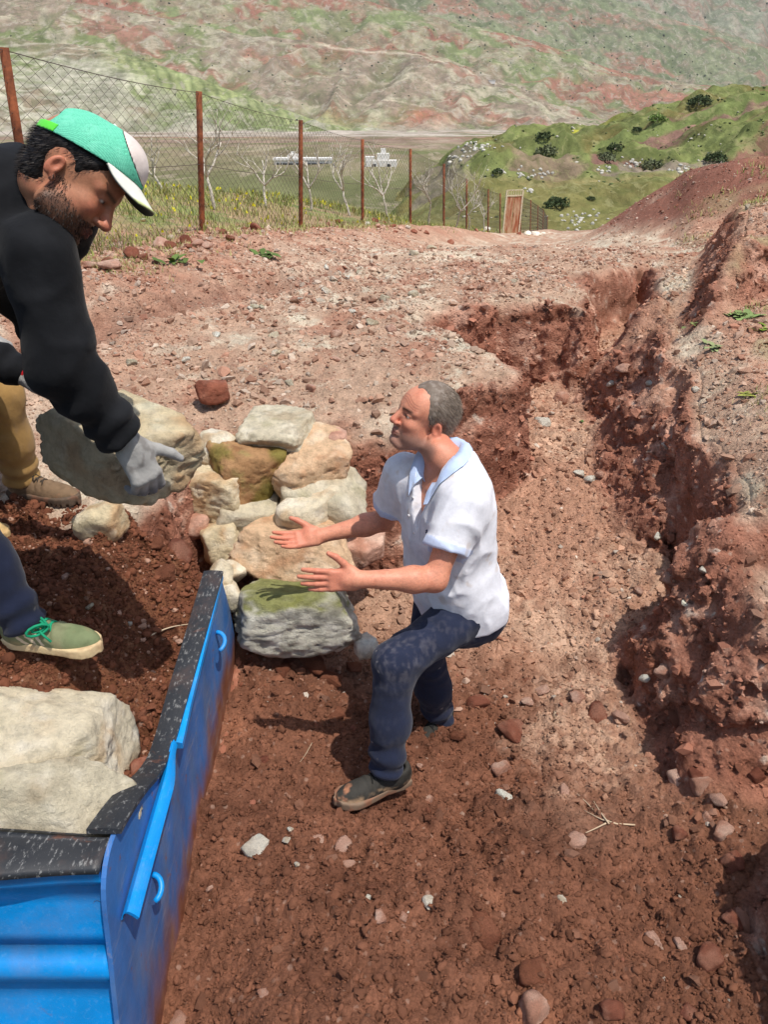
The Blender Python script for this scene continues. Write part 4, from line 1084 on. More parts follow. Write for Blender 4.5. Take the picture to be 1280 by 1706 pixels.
def skin_col(V, base, seed):
    W = V.astype(np.float32)
    C = np.tile(lin(base), (len(V), 1))
    C = lerp3(C, lin((186, 108, 84)), sstep(-.1, .6, fbm(W * 22, 4, seed=seed)) * .35)
    return C * (1 + .07 * fbm(W * 120, 2, seed=seed + 1))[:, None]
t = NT('skin'); base = t.attr()
base = t.mixc(1.0, base, t.ramp(t.noise(180, 4, .7), [(.3, .86), (.7, 1.1)]), 'MULTIPLY')
M_SKIN = t.done(base, .5, t.bump(t.noise(420, 4, .7), .22, .002), .35, sss=(.12, (1.0, .35, .2), .006))
def cloth(name, sheen=.2, scale=900, b=.25, rough=.9, wear=None):
    t = NT(name); base = t.attr()
    base = t.mixc(1.0, base, t.ramp(t.noise(26, 6, .65), [(.3, .88), (.7, 1.1)]), 'MULTIPLY')
    w = t.node('ShaderNodeTexWave', wave_type='BANDS', bands_direction='DIAGONAL'); w.inputs['Scale'].default_value = scale / 6; t.link(t.obj(), w.inputs['Vector'])
    nb = t.bump(t.noise(45, 5, .6), b, .006); nb = t.bump(w.outputs['Fac'], .06, .001, nb)
    return t.done(base, rough, nb, .15, sheen=sheen)
M_COTTON = cloth('cotton'); M_TROUSER = cloth('trouser_cloth', .1); M_FLEECE = cloth('black_fleece', .05, 700, .3); M_KNIT = cloth('glove_knit', .2, 1400, .5)
M_SHOE = cloth('shoe_leather', .0, 600, .4, .75)
t = NT('hair'); base = t.attr(); M_HAIR = t.done(base, .55, None, .3)

def fold_noise(q, seed, amp, s=(7, 7, 3.2)):
    w = (q * np.asarray(s, np.float32)).astype(np.float32)
    w = w + .6 * np.stack([noise3(q * 5, seed + 1), noise3(q * 5 + 9, seed + 2), noise3(q * 5 + 19, seed + 3)], 1)
    r = 1 - np.abs(noise3(w, seed)) * 2.2
    return -amp * np.clip(r, -.4, 1) ** 2 * np.sign(r)
def strands(root_pts, nrm_dirs, length, width, col, seed, droop=.3, comb=None):
    """short flat hairs as thin triangles"""
    r = np.random.default_rng(seed); n = len(root_pts)
    d = nrm_dirs + r.normal(0, .35, (n, 3)) + (0 if comb is None else comb)
    d /= np.linalg.norm(d, axis=1)[:, None]
    L = length * r.uniform(.6, 1.25, n)[:, None]
    side = np.cross(d, r.normal(0, 1, (n, 3))); side /= np.linalg.norm(side, axis=1)[:, None] + 1e-9
    mid = root_pts + d * L * .55; tip = root_pts + d * L + (0 if comb is None else comb * L * droop)
    V = np.stack([root_pts - side * width, root_pts + side * width, mid + side * width * .7, mid - side * width * .7, tip], 1).reshape(-1, 3)
    k = np.arange(n)[:, None] * 5
    Fc = [tuple(q) for q in (k + np.array([0, 1, 2, 3]))] + [tuple(q) for q in (k + np.array([3, 2, 4]))]
    C = np.repeat(col * r.uniform(.55, 1.5, (n, 1)), 5, 0)
    return V, Fc, C
def pick_surface(V, Q, n, seed, mask=None):
    r = np.random.default_rng(seed); idx = np.arange(len(Q)) if mask is None else np.nonzero(mask[Q[:, 0]])[0]
    f = Q[r.choice(idx, n)]; w = r.dirichlet((1, 1, 1, 1), n)
    P = (V[f] * w[:, :, None]).sum(1)
    N = np.cross(V[f[:, 2]] - V[f[:, 0]], V[f[:, 3]] - V[f[:, 1]]); N /= np.linalg.norm(N, axis=1)[:, None] + 1e-12
    return P, N

def merge(parts):
    """several (V,Q,C) pieces -> one"""
    V = np.concatenate([a[0] for a in parts]); off = np.cumsum([0] + [len(a[0]) for a in parts[:-1]])
    Q = np.concatenate([a[1] + o for a, o in zip(parts, off)]); C = np.concatenate([a[2] for a in parts]); return V, Q, C

def stitch(V, Q, C):
    """drop crumbs, then join the overlapping pieces of a body into one connected surface (under the clothes)"""
    lab = np.arange(len(V))
    while True:
        m = lab[Q].min(1); new = lab.copy()
        for k in range(4): np.minimum.at(new, Q[:, k], m)
        new = new[new]; new = np.minimum(new, new[new])
        if (new == lab).all(): break
        lab = new
    ids, cnt = np.unique(lab, return_counts=True); order = ids[np.argsort(-cnt)]; big = [i for i in order if cnt[ids == i][0] > 150]
    Q = Q[np.isin(lab[Q[:, 0]], big)]
    main = np.nonzero(lab == big[0])[0]; ex = []
    for b in big[1:]:
        mem = np.nonzero(lab == b)[0]; smp = mem[:: max(1, len(mem) // 400)]; msm = main[:: max(1, len(main) // 2500)]
        D = np.linalg.norm(V[smp][:, None] - V[msm][None], axis=2); i, j = np.unravel_index(D.argmin(), D.shape); i, j = smp[i], msm[j]
        fi = Q[np.nonzero((Q == i).any(1))[0][0]]; fj = Q[np.nonzero((Q == j).any(1))[0][0]]
        ex.append([i, fi[(list(fi).index(i) + 1) % 4], fj[(list(fj).index(j) + 1) % 4], j])
    if ex: Q = np.concatenate([Q, ex])
    used = np.unique(Q); rm = np.zeros(len(V), np.int64); rm[used] = np.arange(len(used))
    return V[used], rm[Q], C[used]
TORSO = [(-.16, .13, .10, 0), (-.08, .168, .122, -.01), (0, .176, .128, -.005), (.10, .168, .128, .012), (.20, .166, .126, .018), (.32, .180, .128, .012), (.42, .186, .122, .002), (.50, .165, .105, -.012), (.56, .120, .082, -.02), (.61, .085, .066, -.02)]
def make_person(name, label, J, opt):
    """J: joints in world metres. opt: looks"""
    root = empty(name, (J['pelvis'][0], J['pelvis'][1], J['ground']), label, 'person')
    sp = np.asarray(J['neck']) - np.asarray(J['pelvis']); L = np.linalg.norm(sp)
    front = np.asarray(J['front'], float); zt = sp / L; ft = nrm(front - zt * (front @ zt)); RT = np.stack([ft, np.cross(zt, ft), zt], 1)
    tab = np.array(TORSO); tab[:, 0] *= L / .60; tab[:, 1:3] *= opt.get('girth', 1.0)
    HR = frame(J['face'], J.get('head_up', (0, 0, 1))); HO = np.asarray(J['head'])
    nbl = (np.asarray(J['neck']) - HO) @ HR
    seed = opt['seed']
    bp = []
    # ---- body: head and neck, arms with hands, and the rest under the clothes, all one surface
    if opt.get('head', True):
        def hf(p):
            q = to_local(p, HO, HR); d = head_sdf(q, nbl, opt.get('ear', 1.0))
            c = to_local(p, J['pelvis'], RT); return smin(d, loft_sdf(c, tab, .014), .03)
        lo, hi = lohi([HO - .12, HO + .13, np.asarray(J['neck']) - .09, np.asarray(J['neck']) + .07], .02)
        V, Q = sdf_mesh(hf, lo, hi, opt.get('hres', .0029))
        q = (V - HO) @ HR; C = skin_col(V, opt['skin'], seed)
        C = lerp3(C, lin((206, 110, 92)), np.exp(-(((q[:, 0] - .112) / .03) ** 2 + (q[:, 1] / .022) ** 2 + ((q[:, 2] + .03) / .025) ** 2)) * .55)
        C = lerp3(C, lin((200, 104, 84)), np.exp(-(((q[:, 0] - .07) / .03) ** 2 + ((np.abs(q[:, 1]) - .045) / .02) ** 2 + ((q[:, 2] + .03) / .03) ** 2)) * .35)
        C = lerp3(C, lin((202, 106, 84)), sstep(.074, .082, np.abs(q[:, 1])) * sstep(.05, .02, np.abs(q[:, 2])) * .4)
        bd = sstep(-.030, -.062, q[:, 2] + .25 * np.maximum(.03 - q[:, 0], 0) * 0 + .006 * fbm((q * 60).astype(np.float32), 2, seed=3)) * sstep(-.02, .0, q[:, 0]) * sstep(-.145, -.115, q[:, 2])
        mo = np.exp(-(((q[:, 0] - .1) / .02) ** 2 + (q[:, 1] / .028) ** 2 + ((q[:, 2] + .052) / .007) ** 2))
        C = lerp3(C, lin(opt['beard']), np.clip(bd + mo, 0, 1) * opt['beard_amt'])
        lip = np.exp(-(((q[:, 0] - .096) / .012) ** 2 + (q[:, 1] / .02) ** 2 + ((q[:, 2] + .067) / .0075) ** 2)); C = lerp3(C, lin((158, 84, 76)), lip * .7)
        ex, ey, ez = q[:, 0], np.abs(q[:, 1]), q[:, 2]
        slit = np.exp(-(((ez - .0055 - .0 * ex) / .0042) ** 2 + ((ey - .032) / .0125) ** 2)) * sstep(.07, .078, ex)
        C = lerp3(C, lin((48, 30, 26)), np.clip(slit * 1.4, 0, 1))
        C = lerp3(C, lin((222, 214, 206)), np.exp(-(((ez - .0055) / .0026) ** 2 + ((ey - .041) / .0036) ** 2)) * sstep(.07, .076, ex) * .95)
        brow = np.exp(-(((ez - .0255 - .1 * (ey - .03)) / .0052) ** 2)) * sstep(.008, .014, ey) * sstep(.056, .046, ey) * sstep(.05, .062, ex)
        C = lerp3(C, lin(opt['brow']), brow * .85)
        if opt.get('wrinkles'):
            for zz in (.046, .054, .063):
                C = lerp3(C, lin((140, 72, 56)), np.exp(-(((ez - zz - .008 * np.cos(ey * 60)) / .0016) ** 2)) * sstep(.06, .075, ex) * .55)
        bp.append((V, Q, np.clip(C, 0.01, .9)))
        headV, headQ = V, Q
    torso_shirt = lambda p: loft_sdf(to_local(p, J['pelvis'], RT), tab)
    for sd in ('L', 'R'):
        if 'S' + sd not in J: continue
        S, E, W = J['S' + sd], J['E' + sd], J['W' + sd]
        HRm = frame(J['hand' + sd][0], J['hand' + sd][1]); sgn = 1 if sd == 'R' else 1
        flip = 1.0 if np.asarray(J['hand' + sd][2]) @ HRm[:, 1] > 0 else -1.0    # which side the thumb is on
        cur, th = J['curl' + sd], J['thumb' + sd]
        glove = opt.get('glove')
        def af(p, S=S, E=E, W=W):
            return arm_sdf(p, S, E, W, opt.get('armfat', 1.0))
        def hfn(p, W=W, HRm=HRm, flip=flip, cur=cur, th=th, r=1.0):
            q = to_local(p, W, HRm).copy(); q[:, 1] *= flip; q = q * opt.get('hand_k', 1.0)
            return hand_sdf(q, cur, th, r, spread=opt.get('spread', .06))
        wr = np.asarray(W) + HRm[:, 0] * .1
        if not glove:
            lo, hi = lohi([S, E, W, np.asarray(W) + HRm[:, 0] * .19, wr + HRm[:, 1] * .07, wr - HRm[:, 1] * .05], .06)
            V, Q = sdf_mesh(lambda p: smin(af(p), hfn(p), .012), lo, hi, .0031)
            C = skin_col(V, opt['skin'], seed + 5)
            hp = (V - np.asarray(W)) @ HRm; C = lerp3(C, lin((196, 112, 90)), sstep(.0, .08, hp[:, 0]) * .45)
            C = lerp3(C, lin((110, 70, 56)), sstep(.0, .5, fbm((V * np.array([60, 120, 120])).astype(np.float32), 3, seed=19)) * sstep(.0, -.05, hp[:, 0]) * .18)
            C = lerp3(C, lin((120, 70, 56)), sstep(.2, .6, fbm((V * 40).astype(np.float32), 3, seed=9)) * .12)
            bp.append((V, Q, np.clip(C, .01, .9)))
        else:
            lo, hi = lohi([S, E, W], .06)
            V, Q = sdf_mesh(lambda p: smin(af(p), capsule(p, W, np.asarray(W) + HRm[:, 0] * .015, .025, .02), .01), lo, hi, .006)
            bp.append((V, Q, np.clip(skin_col(V, opt['skin'], seed + 5), .01, .9)))
            lo, hi = lohi([W, np.asarray(W) + HRm[:, 0] * .20, wr + HRm[:, 1] * .08, wr - HRm[:, 1] * .08, wr - HRm[:, 2] * .1], .05)
            def gf(p, W=W, E=E):
                d = hfn(p, r=1.13); ax = nrm(np.asarray(W) - np.asarray(E)); cf = capsule(p, np.asarray(W) - ax * .045, np.asarray(W) + ax * .01, .0335, .031)
                d = smin(d, cf, .01); d = smax(d, -((p - np.asarray(W, np.float32)) @ ax.astype(np.float32)) - .045, .003)
                return d + .0012 * np.sin(((p - np.asarray(W, np.float32)) @ ax.astype(np.float32)) * 900) * (((p - np.asarray(W, np.float32)) @ ax.astype(np.float32)) < .0)
            V, Q = sdf_mesh(gf, lo, hi, .0036)
            C = np.tile(lin((158, 156, 152)), (len(V), 1)); hp = (V - np.asarray(W)) @ HRm
            C = lerp3(C, lin((92, 84, 78)), sstep(.1, .6, fbm((V * 30).astype(np.float32), 3, seed=4)) * .5)
            C = lerp3(C, lin((96, 92, 98)), sstep(.125, .15, hp[:, 0] + .02 * fbm((V * 40).astype(np.float32), 2, seed=6)) * .8)
            C = lerp3(C, lin((104, 100, 102)), sstep(.0, -.022, hp[:, 2]) * .75)
            part('glove', V, Q, M_KNIT, root, col=np.clip(C, .01, .9), label='grey knitted work glove')
    legs = [(J['H' + s], J['K' + s], J['A' + s]) for s in ('L', 'R') if 'H' + s in J]
    def under(p):
        d = loft_sdf(to_local(p, J['pelvis'], RT), tab, .016)
        for H, K, A_ in legs:
            d = smin(d, capsule(p, H, K, .070, .048), .04); d = smin(d, capsule(p, K, A_, .046, .034), .03)
        return d
    lo, hi = lohi([J['pelvis'], J['neck']] + [q for l in legs for q in l], .2)
    V, Q = sdf_mesh(under, lo, hi, .02)
    bp.append((V, Q, np.clip(skin_col(V, opt['skin'], seed + 7), .01, .9)))
    V, Q, C = merge(bp)
    V, Q, C = stitch(V, Q, C)
    part('body', V, Q, M_SKIN, root, col=C)
    # ---- trousers
    fat = opt.get('leg', 1.0)
    def tf(p):
        c = to_local(p, J['pelvis'], RT)
        d = loft_sdf(c, tab, -.004); d = smax(d, c[:, 2] - .045, .01)
        d = smin(d, ellipsoid(c, (-.055, 0, -.06), (.10, .155, .12)), .05)
        for H, K, A_ in legs:
            Hh, Kk, Aa = map(np.asarray, (H, K, A_))
            sh = nrm(Aa - Kk)
            e = capsule(p, Hh, Kk, .098 * fat, .074 * fat); e = smin(e, capsule(p, Kk, Kk * .45 + Aa * .55, .072 * fat, .070 * fat), .05)
            e = smin(e, capsule(p, Kk * .45 + Aa * .55, Aa, .070 * fat, .064 * fat), .04)
            e = smax(e, (p - (Aa + sh * opt.get('hem', .03)).astype(np.float32)) @ sh.astype(np.float32), .008)
            # creases at knee and hem
            tl = np.clip(((p - Kk.astype(np.float32)) @ sh.astype(np.float32)) / np.linalg.norm(Aa - Kk), -1, 1.2)
            rad = np.linalg.norm(p - Kk.astype(np.float32), axis=1)
            e = e + .007 * np.sin(tl * 34 + 3 * noise3(p * 7, seed + 3)) * sstep(.55, 1.0, tl)
            e = e + .006 * np.sin(rad * 95 + 2.5 * noise3(p * 6, seed + 4)) * np.exp(-(rad / .11) ** 2)
            d = smin(d, e, .035)
        return d + fold_noise(p, seed + 11, .010, (5, 5, 5)) * .55 + fold_noise(p, seed + 15, .006, (11, 11, 7)) * .6
    lo, hi = lohi([J['pelvis']] + [q for l in legs for q in l], .19)
    V, Q = sdf_mesh(tf, lo, hi, opt.get('tres', .008))
    W_ = V.astype(np.float32); C = np.tile(lin(opt['trousers']), (len(V), 1))
    C = lerp3(C, lin(opt['trousers']) * .7, sstep(0, .6, fbm(W_ * 6, 3, seed=seed)) * .5)
    for (c0, r0, a0) in opt.get('dust', []):
        dd = np.linalg.norm(V - np.asarray(c0), axis=1) / r0
        C = lerp3(C, lin((112, 108, 114)), .5 * sstep(1.15, .2, dd) * sstep(-.1, .6, fbm(W_ * np.array([48, 48, 26], np.float32), 4, seed=seed + 2)) * a0)
    C = lerp3(C, lin((196, 186, 176)), sstep(.72, .80, fbm(W_ * 55, 2, seed=seed + 8)) * .6 * opt.get('specks', 1))
    part('trousers', V, Q, M_TROUSER, root, col=np.clip(C, .005, .8))
    # ---- upper garment
    lm = opt['top']
    if lm == 'polo': polo_shirt(root, J, RT, tab, HO, HR, opt, seed)
    else: hoodie(root, J, RT, tab, HO, HR, opt, seed)
    return root, dict(HR=HR, HO=HO, RT=RT, tab=tab, nbl=nbl)

def polo_shirt(root, J, RT, tab, HO, HR, opt, seed):
    pel = J['pelvis']; L = np.linalg.norm(np.asarray(J['neck']) - np.asarray(pel))
    cuffs = []
    for s in ('L', 'R'):
        S, E = np.asarray(J['S' + s]), np.asarray(J['E' + s]); cuffs.append((S, E, S + (E - S) * .60, nrm(E - S)))
    def fn(p):
        c = to_local(p, pel, RT); d = loft_sdf(c, tab, -.014)
        d = smin(d, ellipsoid(c, (.03, 0, .12), (.125, .165, .17)), .05); d = smin(d, ellipsoid(c, (-.028, 0, -.015), (.152, .188, .13)), .05)
        for S, E, cu, ax in cuffs:
            e = capsule(p, S, E, .077, .066); e = smax(e, (p - cu.astype(np.float32)) @ ax.astype(np.float32), .006)
            # a cuff band stands slightly proud
            tt_ = (p - cu.astype(np.float32)) @ ax.astype(np.float32); e = e - .0022 * (tt_ > -.024)
            d = smin(d, e, .05)
        # pull folds: from the armpits down and across the belly
        d = d + fold_noise(c, seed + 21, .011, (5, 7, 4)) * .7 + fold_noise(c, seed + 25, .007, (10, 12, 7)) * .7
        hem = -.062 + .012 * np.sin(c[:, 1] * 12 + 1)
        d = smax(d, hem - c[:, 2], .006)
        # neck opening and the open placket
        zt_ = L - .052 - .28 * np.clip(c[:, 0] + .02, -.05, .2)
        nk = np.sqrt((c[:, 0] - .012) ** 2 + c[:, 1] ** 2) - .088
        d = smax(d, -np.maximum(nk, L - .070 - c[:, 2]), .004)
        vee = np.abs(c[:, 1]) - .045 * sstep(L - .26, L - .06, c[:, 2])
        d = smax(d, -np.maximum(np.maximum(vee, L - .235 - c[:, 2]), -c[:, 0] + .02), .004)
        return d
    lo, hi = lohi([pel, J['neck'], J['SL'], J['SR'], J['EL'], J['ER']], .17)
    V, Q = sdf_mesh(fn, lo, hi, .0056)
    c = (V - np.asarray(pel)) @ RT; W_ = V.astype(np.float32)
    C = np.tile(lin((226, 226, 232)), (len(V), 1))
    for S, E, cu, ax in cuffs:
        tt_ = (V - cu) @ ax; near_arm = np.linalg.norm(np.cross(V - S, ax), axis=1) < .105
        C = lerp3(C, lin((196, 208, 236)), ((tt_ > -.024) & (tt_ < .03) & near_arm) * .9)
    C = lerp3(C, lin((192, 170, 150)), sstep(.15, .55, fbm(W_ * 16, 4, seed=3)) * sstep(-.05, .3, fbm(W_ * 5 + 4, 2, seed=8)) * .5)
    seam = np.exp(-((np.abs(c[:, 1]) - .022) / .0025) ** 2) * (c[:, 0] > 0) * sstep(L - .28, L - .26, c[:, 2]) * sstep(L - .10, L - .14, c[:, 2])
    C = lerp3(C, lin((186, 188, 202)), seam * .6)
    part('polo_shirt', V, Q, M_COTTON, root, col=np.clip(C, .02, .86))
    # collar: a turned-down band, light blue, open at the front
    K = 44; th = np.linspace(-2.72, 2.72, K); rows = []
    for i, a in enumerate(th):                                  # a = 0 at the back of the neck
        fr = abs(a) / 2.72; cx, cy = -math.cos(a), math.sin(a)
        zt_ = L + .030 - .095 * sstep(.28, 1.0, fr)
        top = np.array([cx * .070 - .004 + .012 * fr, cy * .068, zt_])
        fall = .030 + .026 * sstep(.75, 1, fr)
        out = np.array([cx * (.094 + .028 * fr) - .004 + .02 * fr, cy * (.104 + .002 * fr * (1 - .4 * sstep(.8, 1, fr))), zt_ - fall])
        for _ in range(30):                                     # the leaf of the collar rests on the shirt
            if fn((out @ RT.T + np.asarray(pel))[None].astype(np.float32))[0] > .003: break
            out = out + np.array([cx * .0004, cy * .0004, .004])
        top[2] = max(top[2], out[2] + .026)
        midp = (top + out) / 2 + np.array([cx, cy, 0]) * .006 + np.array([0, 0, .008])
        for _ in range(20):
            if fn((midp @ RT.T + np.asarray(pel))[None].astype(np.float32))[0] > .003: break
            midp = midp + np.array([0, 0, .003])
        inn = np.array([cx * .063 + .004, cy * .063, zt_ - .03])
        rows.append([inn, top, midp, out])
    rows = np.array(rows); V0 = rows.reshape(-1, 3)
    Fq = grid_quads(K, 4); N = len(V0)
    Vo = V0 + np.array([0, 0, .0]); rad = V0 - np.array([.004, 0, 0]); rad[:, 2] = 0; rad /= np.linalg.norm(rad, axis=1)[:, None]
    Vo = V0 + rad * .003
    Vw = np.concatenate([V0, Vo]) @ RT.T + np.asarray(pel)
    Fc = [tuple(f) for f in Fq] + [tuple(i + N for i in f[::-1]) for f in Fq]
    for i in range(K - 1): Fc.append((i * 4 + 3, (i + 1) * 4 + 3, (i + 1) * 4 + 3 + N, i * 4 + 3 + N))
    for i in (0, K - 1):
        for j in range(3): Fc.append((i * 4 + j, i * 4 + j + 1, i * 4 + j + 1 + N, i * 4 + j + N))
    part('collar', Vw, Fc, M_COTTON, root, col=lin((186, 204, 236)), label='light blue turned-down collar')
    # buttons on the open placket and a small dark woven emblem on the chest
    for k, zb in enumerate((L - .13, L - .19, L - .25)):
        y_ = -.034 if k < 2 else -.012
        for x_ in np.arange(.20, .06, -.002):
            pt = np.array([x_, y_, zb])
            if fn((pt @ RT.T + np.asarray(pel))[None].astype(np.float32))[0] < 0: break
        Vb, Fb = tube_vf(np.array([pt, pt + np.array([.003, 0, .001])]), .0055, 10)
        part('button', Vb @ RT.T + np.asarray(pel), Fb, M_COTTON, root, col=lin((214, 214, 216)))
    for dz, w_ in ((0, .011), (-.006, .011)):
        for x_ in np.arange(.22, .04, -.002):
            pt = np.array([x_, .075, L - .205 + dz])
            if fn((pt @ RT.T + np.asarray(pel))[None].astype(np.float32))[0] < 0: break
        Vb, Fb = box_vf(pt + np.array([.005, 0, 0]), (.003, w_ / 2, .0022)); part('emblem', Vb @ RT.T + np.asarray(pel), Fb, M_COTTON, root, smooth=False, col=lin((44, 50, 90)), label='small dark blue emblem on the chest')

def hoodie(root, J, RT, tab, HO, HR, opt, seed):
    pel = J['pelvis']; L = np.linalg.norm(np.asarray(J['neck']) - np.asarray(pel))
    arms = [(np.asarray(J['S' + s]), np.asarray(J['E' + s]), np.asarray(J['W' + s])) for s in ('L', 'R') if 'S' + s in J]
    def fn(p):
        c = to_local(p, pel, RT); d = loft_sdf(c, tab, -.022)
        for S, E, W in arms:
            ax = nrm(W - E); cu = W - ax * .035
            e = capsule(p, S, E, .079, .066); f = capsule(p, E, W, .065, .047)
            e = smin(e, f, .05)
            tw = (p - E.astype(np.float32)) @ ax.astype(np.float32); LW = np.linalg.norm(W - E)
            e = e + .007 * np.sin(tw * 62 + 2.5 * noise3(p * 8, seed + 5)) * sstep(-.05, .05, tw) * sstep(LW, LW * .5, tw) + .006 * np.sin(tw * 110 + 2 * noise3(p * 9, seed + 6)) * sstep(LW * .45, LW * .8, tw)
            e = smax(e, (p - cu.astype(np.float32)) @ ax.astype(np.float32), .01)
            d = smin(d, e, .055)
        d = d + fold_noise(p, seed + 31, .014, (4.5, 4.5, 4.5)) * .7 + fold_noise(p, seed + 35, .007, (10, 10, 10)) * .6
        d = smax(d, -.14 - c[:, 2], .01)
        # collar band round the neck
        q = to_local(p, HO, HR)
        nk = np.asarray(J['neck'], np.float32); hd = nrm(HO - np.asarray(J['neck'])).astype(np.float32)
        col_ = capsule(p, nk - hd * .05, nk + hd * .045, .098, .082)
        col_ = smax(col_, (p - nk) @ hd - .050, .012)
        d = smin(d, col_, .03)
        d = smax(d, -capsule(p, nk + hd * .0, nk + hd * .25, .064, .074), .006)
        return d
    lo, hi = lohi([pel, J['neck']] + [q for a in arms for q in a], .17)
    V, Q = sdf_mesh(fn, lo, hi, opt.get('topres', .0075))
    W_ = V.astype(np.float32); C = np.tile(lin((20, 21, 24)), (len(V), 1))
    C = lerp3(C, lin((32, 33, 36)), sstep(0, .6, fbm(W_ * 9, 4, seed=3)) * .6)
    part('hoodie', V, Q, M_FLEECE, root, col=np.clip(C, .004, .8))
log('people library')

def shoes(root, heel, toe, length, style, cols, names=('shoe', 'sole', 'laces'), up=(0, 0, 1), mud=.5, h=.0034, stripes=False):
    U, S_, Lc, R, k = shoe_vf(heel, toe, length, style, h, up)
    W_ = U[0].astype(np.float32); C = np.tile(lin(cols[0]), (len(W_), 1)); q = (U[0] - np.asarray(heel)) @ R / k
    C = lerp3(C, lin(cols[0]) * .6, sstep(0, .5, fbm(W_ * 30, 3, seed=2)) * .5)
    C = lerp3(C, lin((190, 158, 124)), sstep(.055, .015, q[:, 2] + .02 * fbm(W_ * 40, 3, seed=5)) * sstep(-.2, .3, fbm(W_ * 25, 3, seed=7)) * mud)
    C = lerp3(C, lin((176, 122, 92)), sstep(.2, .27, q[:, 0]) * sstep(.1, .5, fbm(W_ * 28, 3, seed=9)) * mud)
    if stripes:
        st = (np.mod(q[:, 0] + q[:, 2] * .75, .026) < .012) & (q[:, 0] + q[:, 2] * .75 > .095) & (q[:, 0] + q[:, 2] * .75 < .172) & (q[:, 2] > .030) & (q[:, 2] < .085) & (np.abs(q[:, 1]) > .022)
        C = lerp3(C, lin((214, 196, 172)), st * .95)
        C = lerp3(C, lin((104, 122, 84)), sstep(.19, .215, q[:, 0]) * .5)
    up_o = part(names[0], U[0], U[1], M_SHOE, root, col=np.clip(C, .005, .8))
    W_ = S_[0].astype(np.float32); C = np.tile(lin(cols[1]), (len(W_), 1)); C = lerp3(C, lin((140, 96, 74)), sstep(-.1, .5, fbm(W_ * 22, 3, seed=4)) * mud)
    for nm, VF, cc in ((names[1], S_, np.clip(C, .005, .8)), (names[2], Lc, lin(cols[2]))):
        off = np.array(root.matrix_basis.translation); me = mesh_from(nm, VF[0] - off, VF[1]); set_col(me, cc)
        o = add(nm, me, M_SHOE, up_o)
    return up_o

# ---- 1. the man in the white polo shirt, standing in the pit
HX = nrm((-math.cos(.40), -math.sin(.40), .36))
J1 = dict(ground=.17, pelvis=(.285, 2.44, .735), neck=(.200, 2.42, 1.332), front=(-.84, -.545, 0), head=PD(706, 697, 2.66), face=HX, head_up=nrm((.25, .0, 1)),
          SL=(.262, 2.275, 1.225), EL=(.170, 2.155, 1.000), WL=(-.088, 2.10, 1.036), SR=(.075, 2.56, 1.195), ER=(.0, 2.665, .945), WR=(-.255, 2.61, .905),
          HL=(.315, 2.36, .72), KL=(.035, 2.11, .690), AL=(.012, 2.035, .285), HR=(.225, 2.53, .72), KR=(.165, 2.42, .50), AR=(.235, 2.50, .09),
          handL=((-1, -.10, .02), (0.05, -1.0, .25), (0, 0, 1)), handR=((-1, -.22, -.05), (.05, .55, -.75), (0, .5, 1)),
          curlL=[(.10, .12, .1), (.08, .12, .1), (.10, .14, .1), (.14, .16, .1)], curlR=[(.12, .2, .15), (.18, .22, .15), (.22, .25, .2), (.25, .3, .2)],
          thumbL=(.62, .72, .18), thumbR=(.72, .66, -.15))
# hand axes: x fingers, z back of the hand; the thumb side follows from the two
O1 = dict(seed=301, skin=(212, 144, 116), beard=(128, 112, 104), beard_amt=.58, brow=(74, 60, 52), wrinkles=True, trousers=(36, 42, 62), top='polo', leg=.93, hem=.045, tres=.0068, girth=.97, specks=.6,
          dust=[((.04, 2.08, .72), .17, .75), ((.18, 2.2, .70), .14, .5), ((.3, 2.3, .70), .12, .55), ((.02, 2.04, .45), .1, .35), ((.23, 2.48, .2), .12, .4)], armfat=.98)
man, K1 = make_person('person', 'person in white polo shirt and navy trousers standing in the pit, hands held out', J1, O1)
shoes(man, (.085, 2.065, .165), (-.175, 1.935, .185), .285, 'shoe', ((58, 56, 52), (128, 108, 90), (30, 30, 30)), mud=.85)
shoes(man, (.28, 2.56, .0), (.14, 2.36, .005), .285, 'shoe', ((52, 50, 46), (118, 98, 80), (30, 30, 30)), mud=.8, h=.005)
# hair: short, grey-brown, receding at the temples
def hair_shell(HO, HR, region, thick, seed, h=.0036, bump=.0016):
    def fn(p):
        q = to_local(p, HO, HR); d = ellipsoid(np.stack([q[:, 0], np.abs(q[:, 1]), q[:, 2]], 1), (-.012, 0, .038), (.099 + thick, .078 + thick * .9, .092 + thick))
        d = smin(d, ellipsoid(q, (.040, 0, .040), (.056 + thick * .6, .064 + thick * .7, .062 + thick * .6)), .03)
        d = smin(d, ellipsoid(q, (-.050, 0, -.03), (.045, .056, .05)), .03)
        rg = region(q); d = d + (thick + .002) * sstep(-.022, .004, rg)
        d = d + bump * fbm(q * np.array([40, 90, 90], np.float32), 3, seed=seed)
        return smax(d, rg, .004)
    return sdf_mesh(fn, HO - .16, HO + .16, h)
def region1(q):
    ay = np.abs(q[:, 1])
    front = q[:, 0] - (.044 + .022 * np.exp(-(ay / .03) ** 2)) + .22 * np.maximum(.055 - q[:, 2], 0) * 0    # hairline
    side = q[:, 0] - np.interp(q[:, 2], [-.04, -.02, .0, .02, .05, .09, .14], [.006, .018, .021, .028, .040, .058, .09])
    d = np.maximum(side, front * .6 - .0)
    nape = -.062 - q[:, 2]
    ear = .025 - np.sqrt((q[:, 0] + .018) ** 2 * 1.3 + (q[:, 2] + .010) ** 2 * .75)
    earm = np.where(ay > .05, ear, -1)
    beh = np.where(q[:, 0] < -.02, nape, -.038 - q[:, 2] - .0)
    return (np.maximum(np.maximum(d, beh), earm) + .006 * fbm(q * 45, 3, seed=77)).astype(np.float32)
HV, HQ = hair_shell(K1['HO'], K1['HR'], region1, .0075, 5)
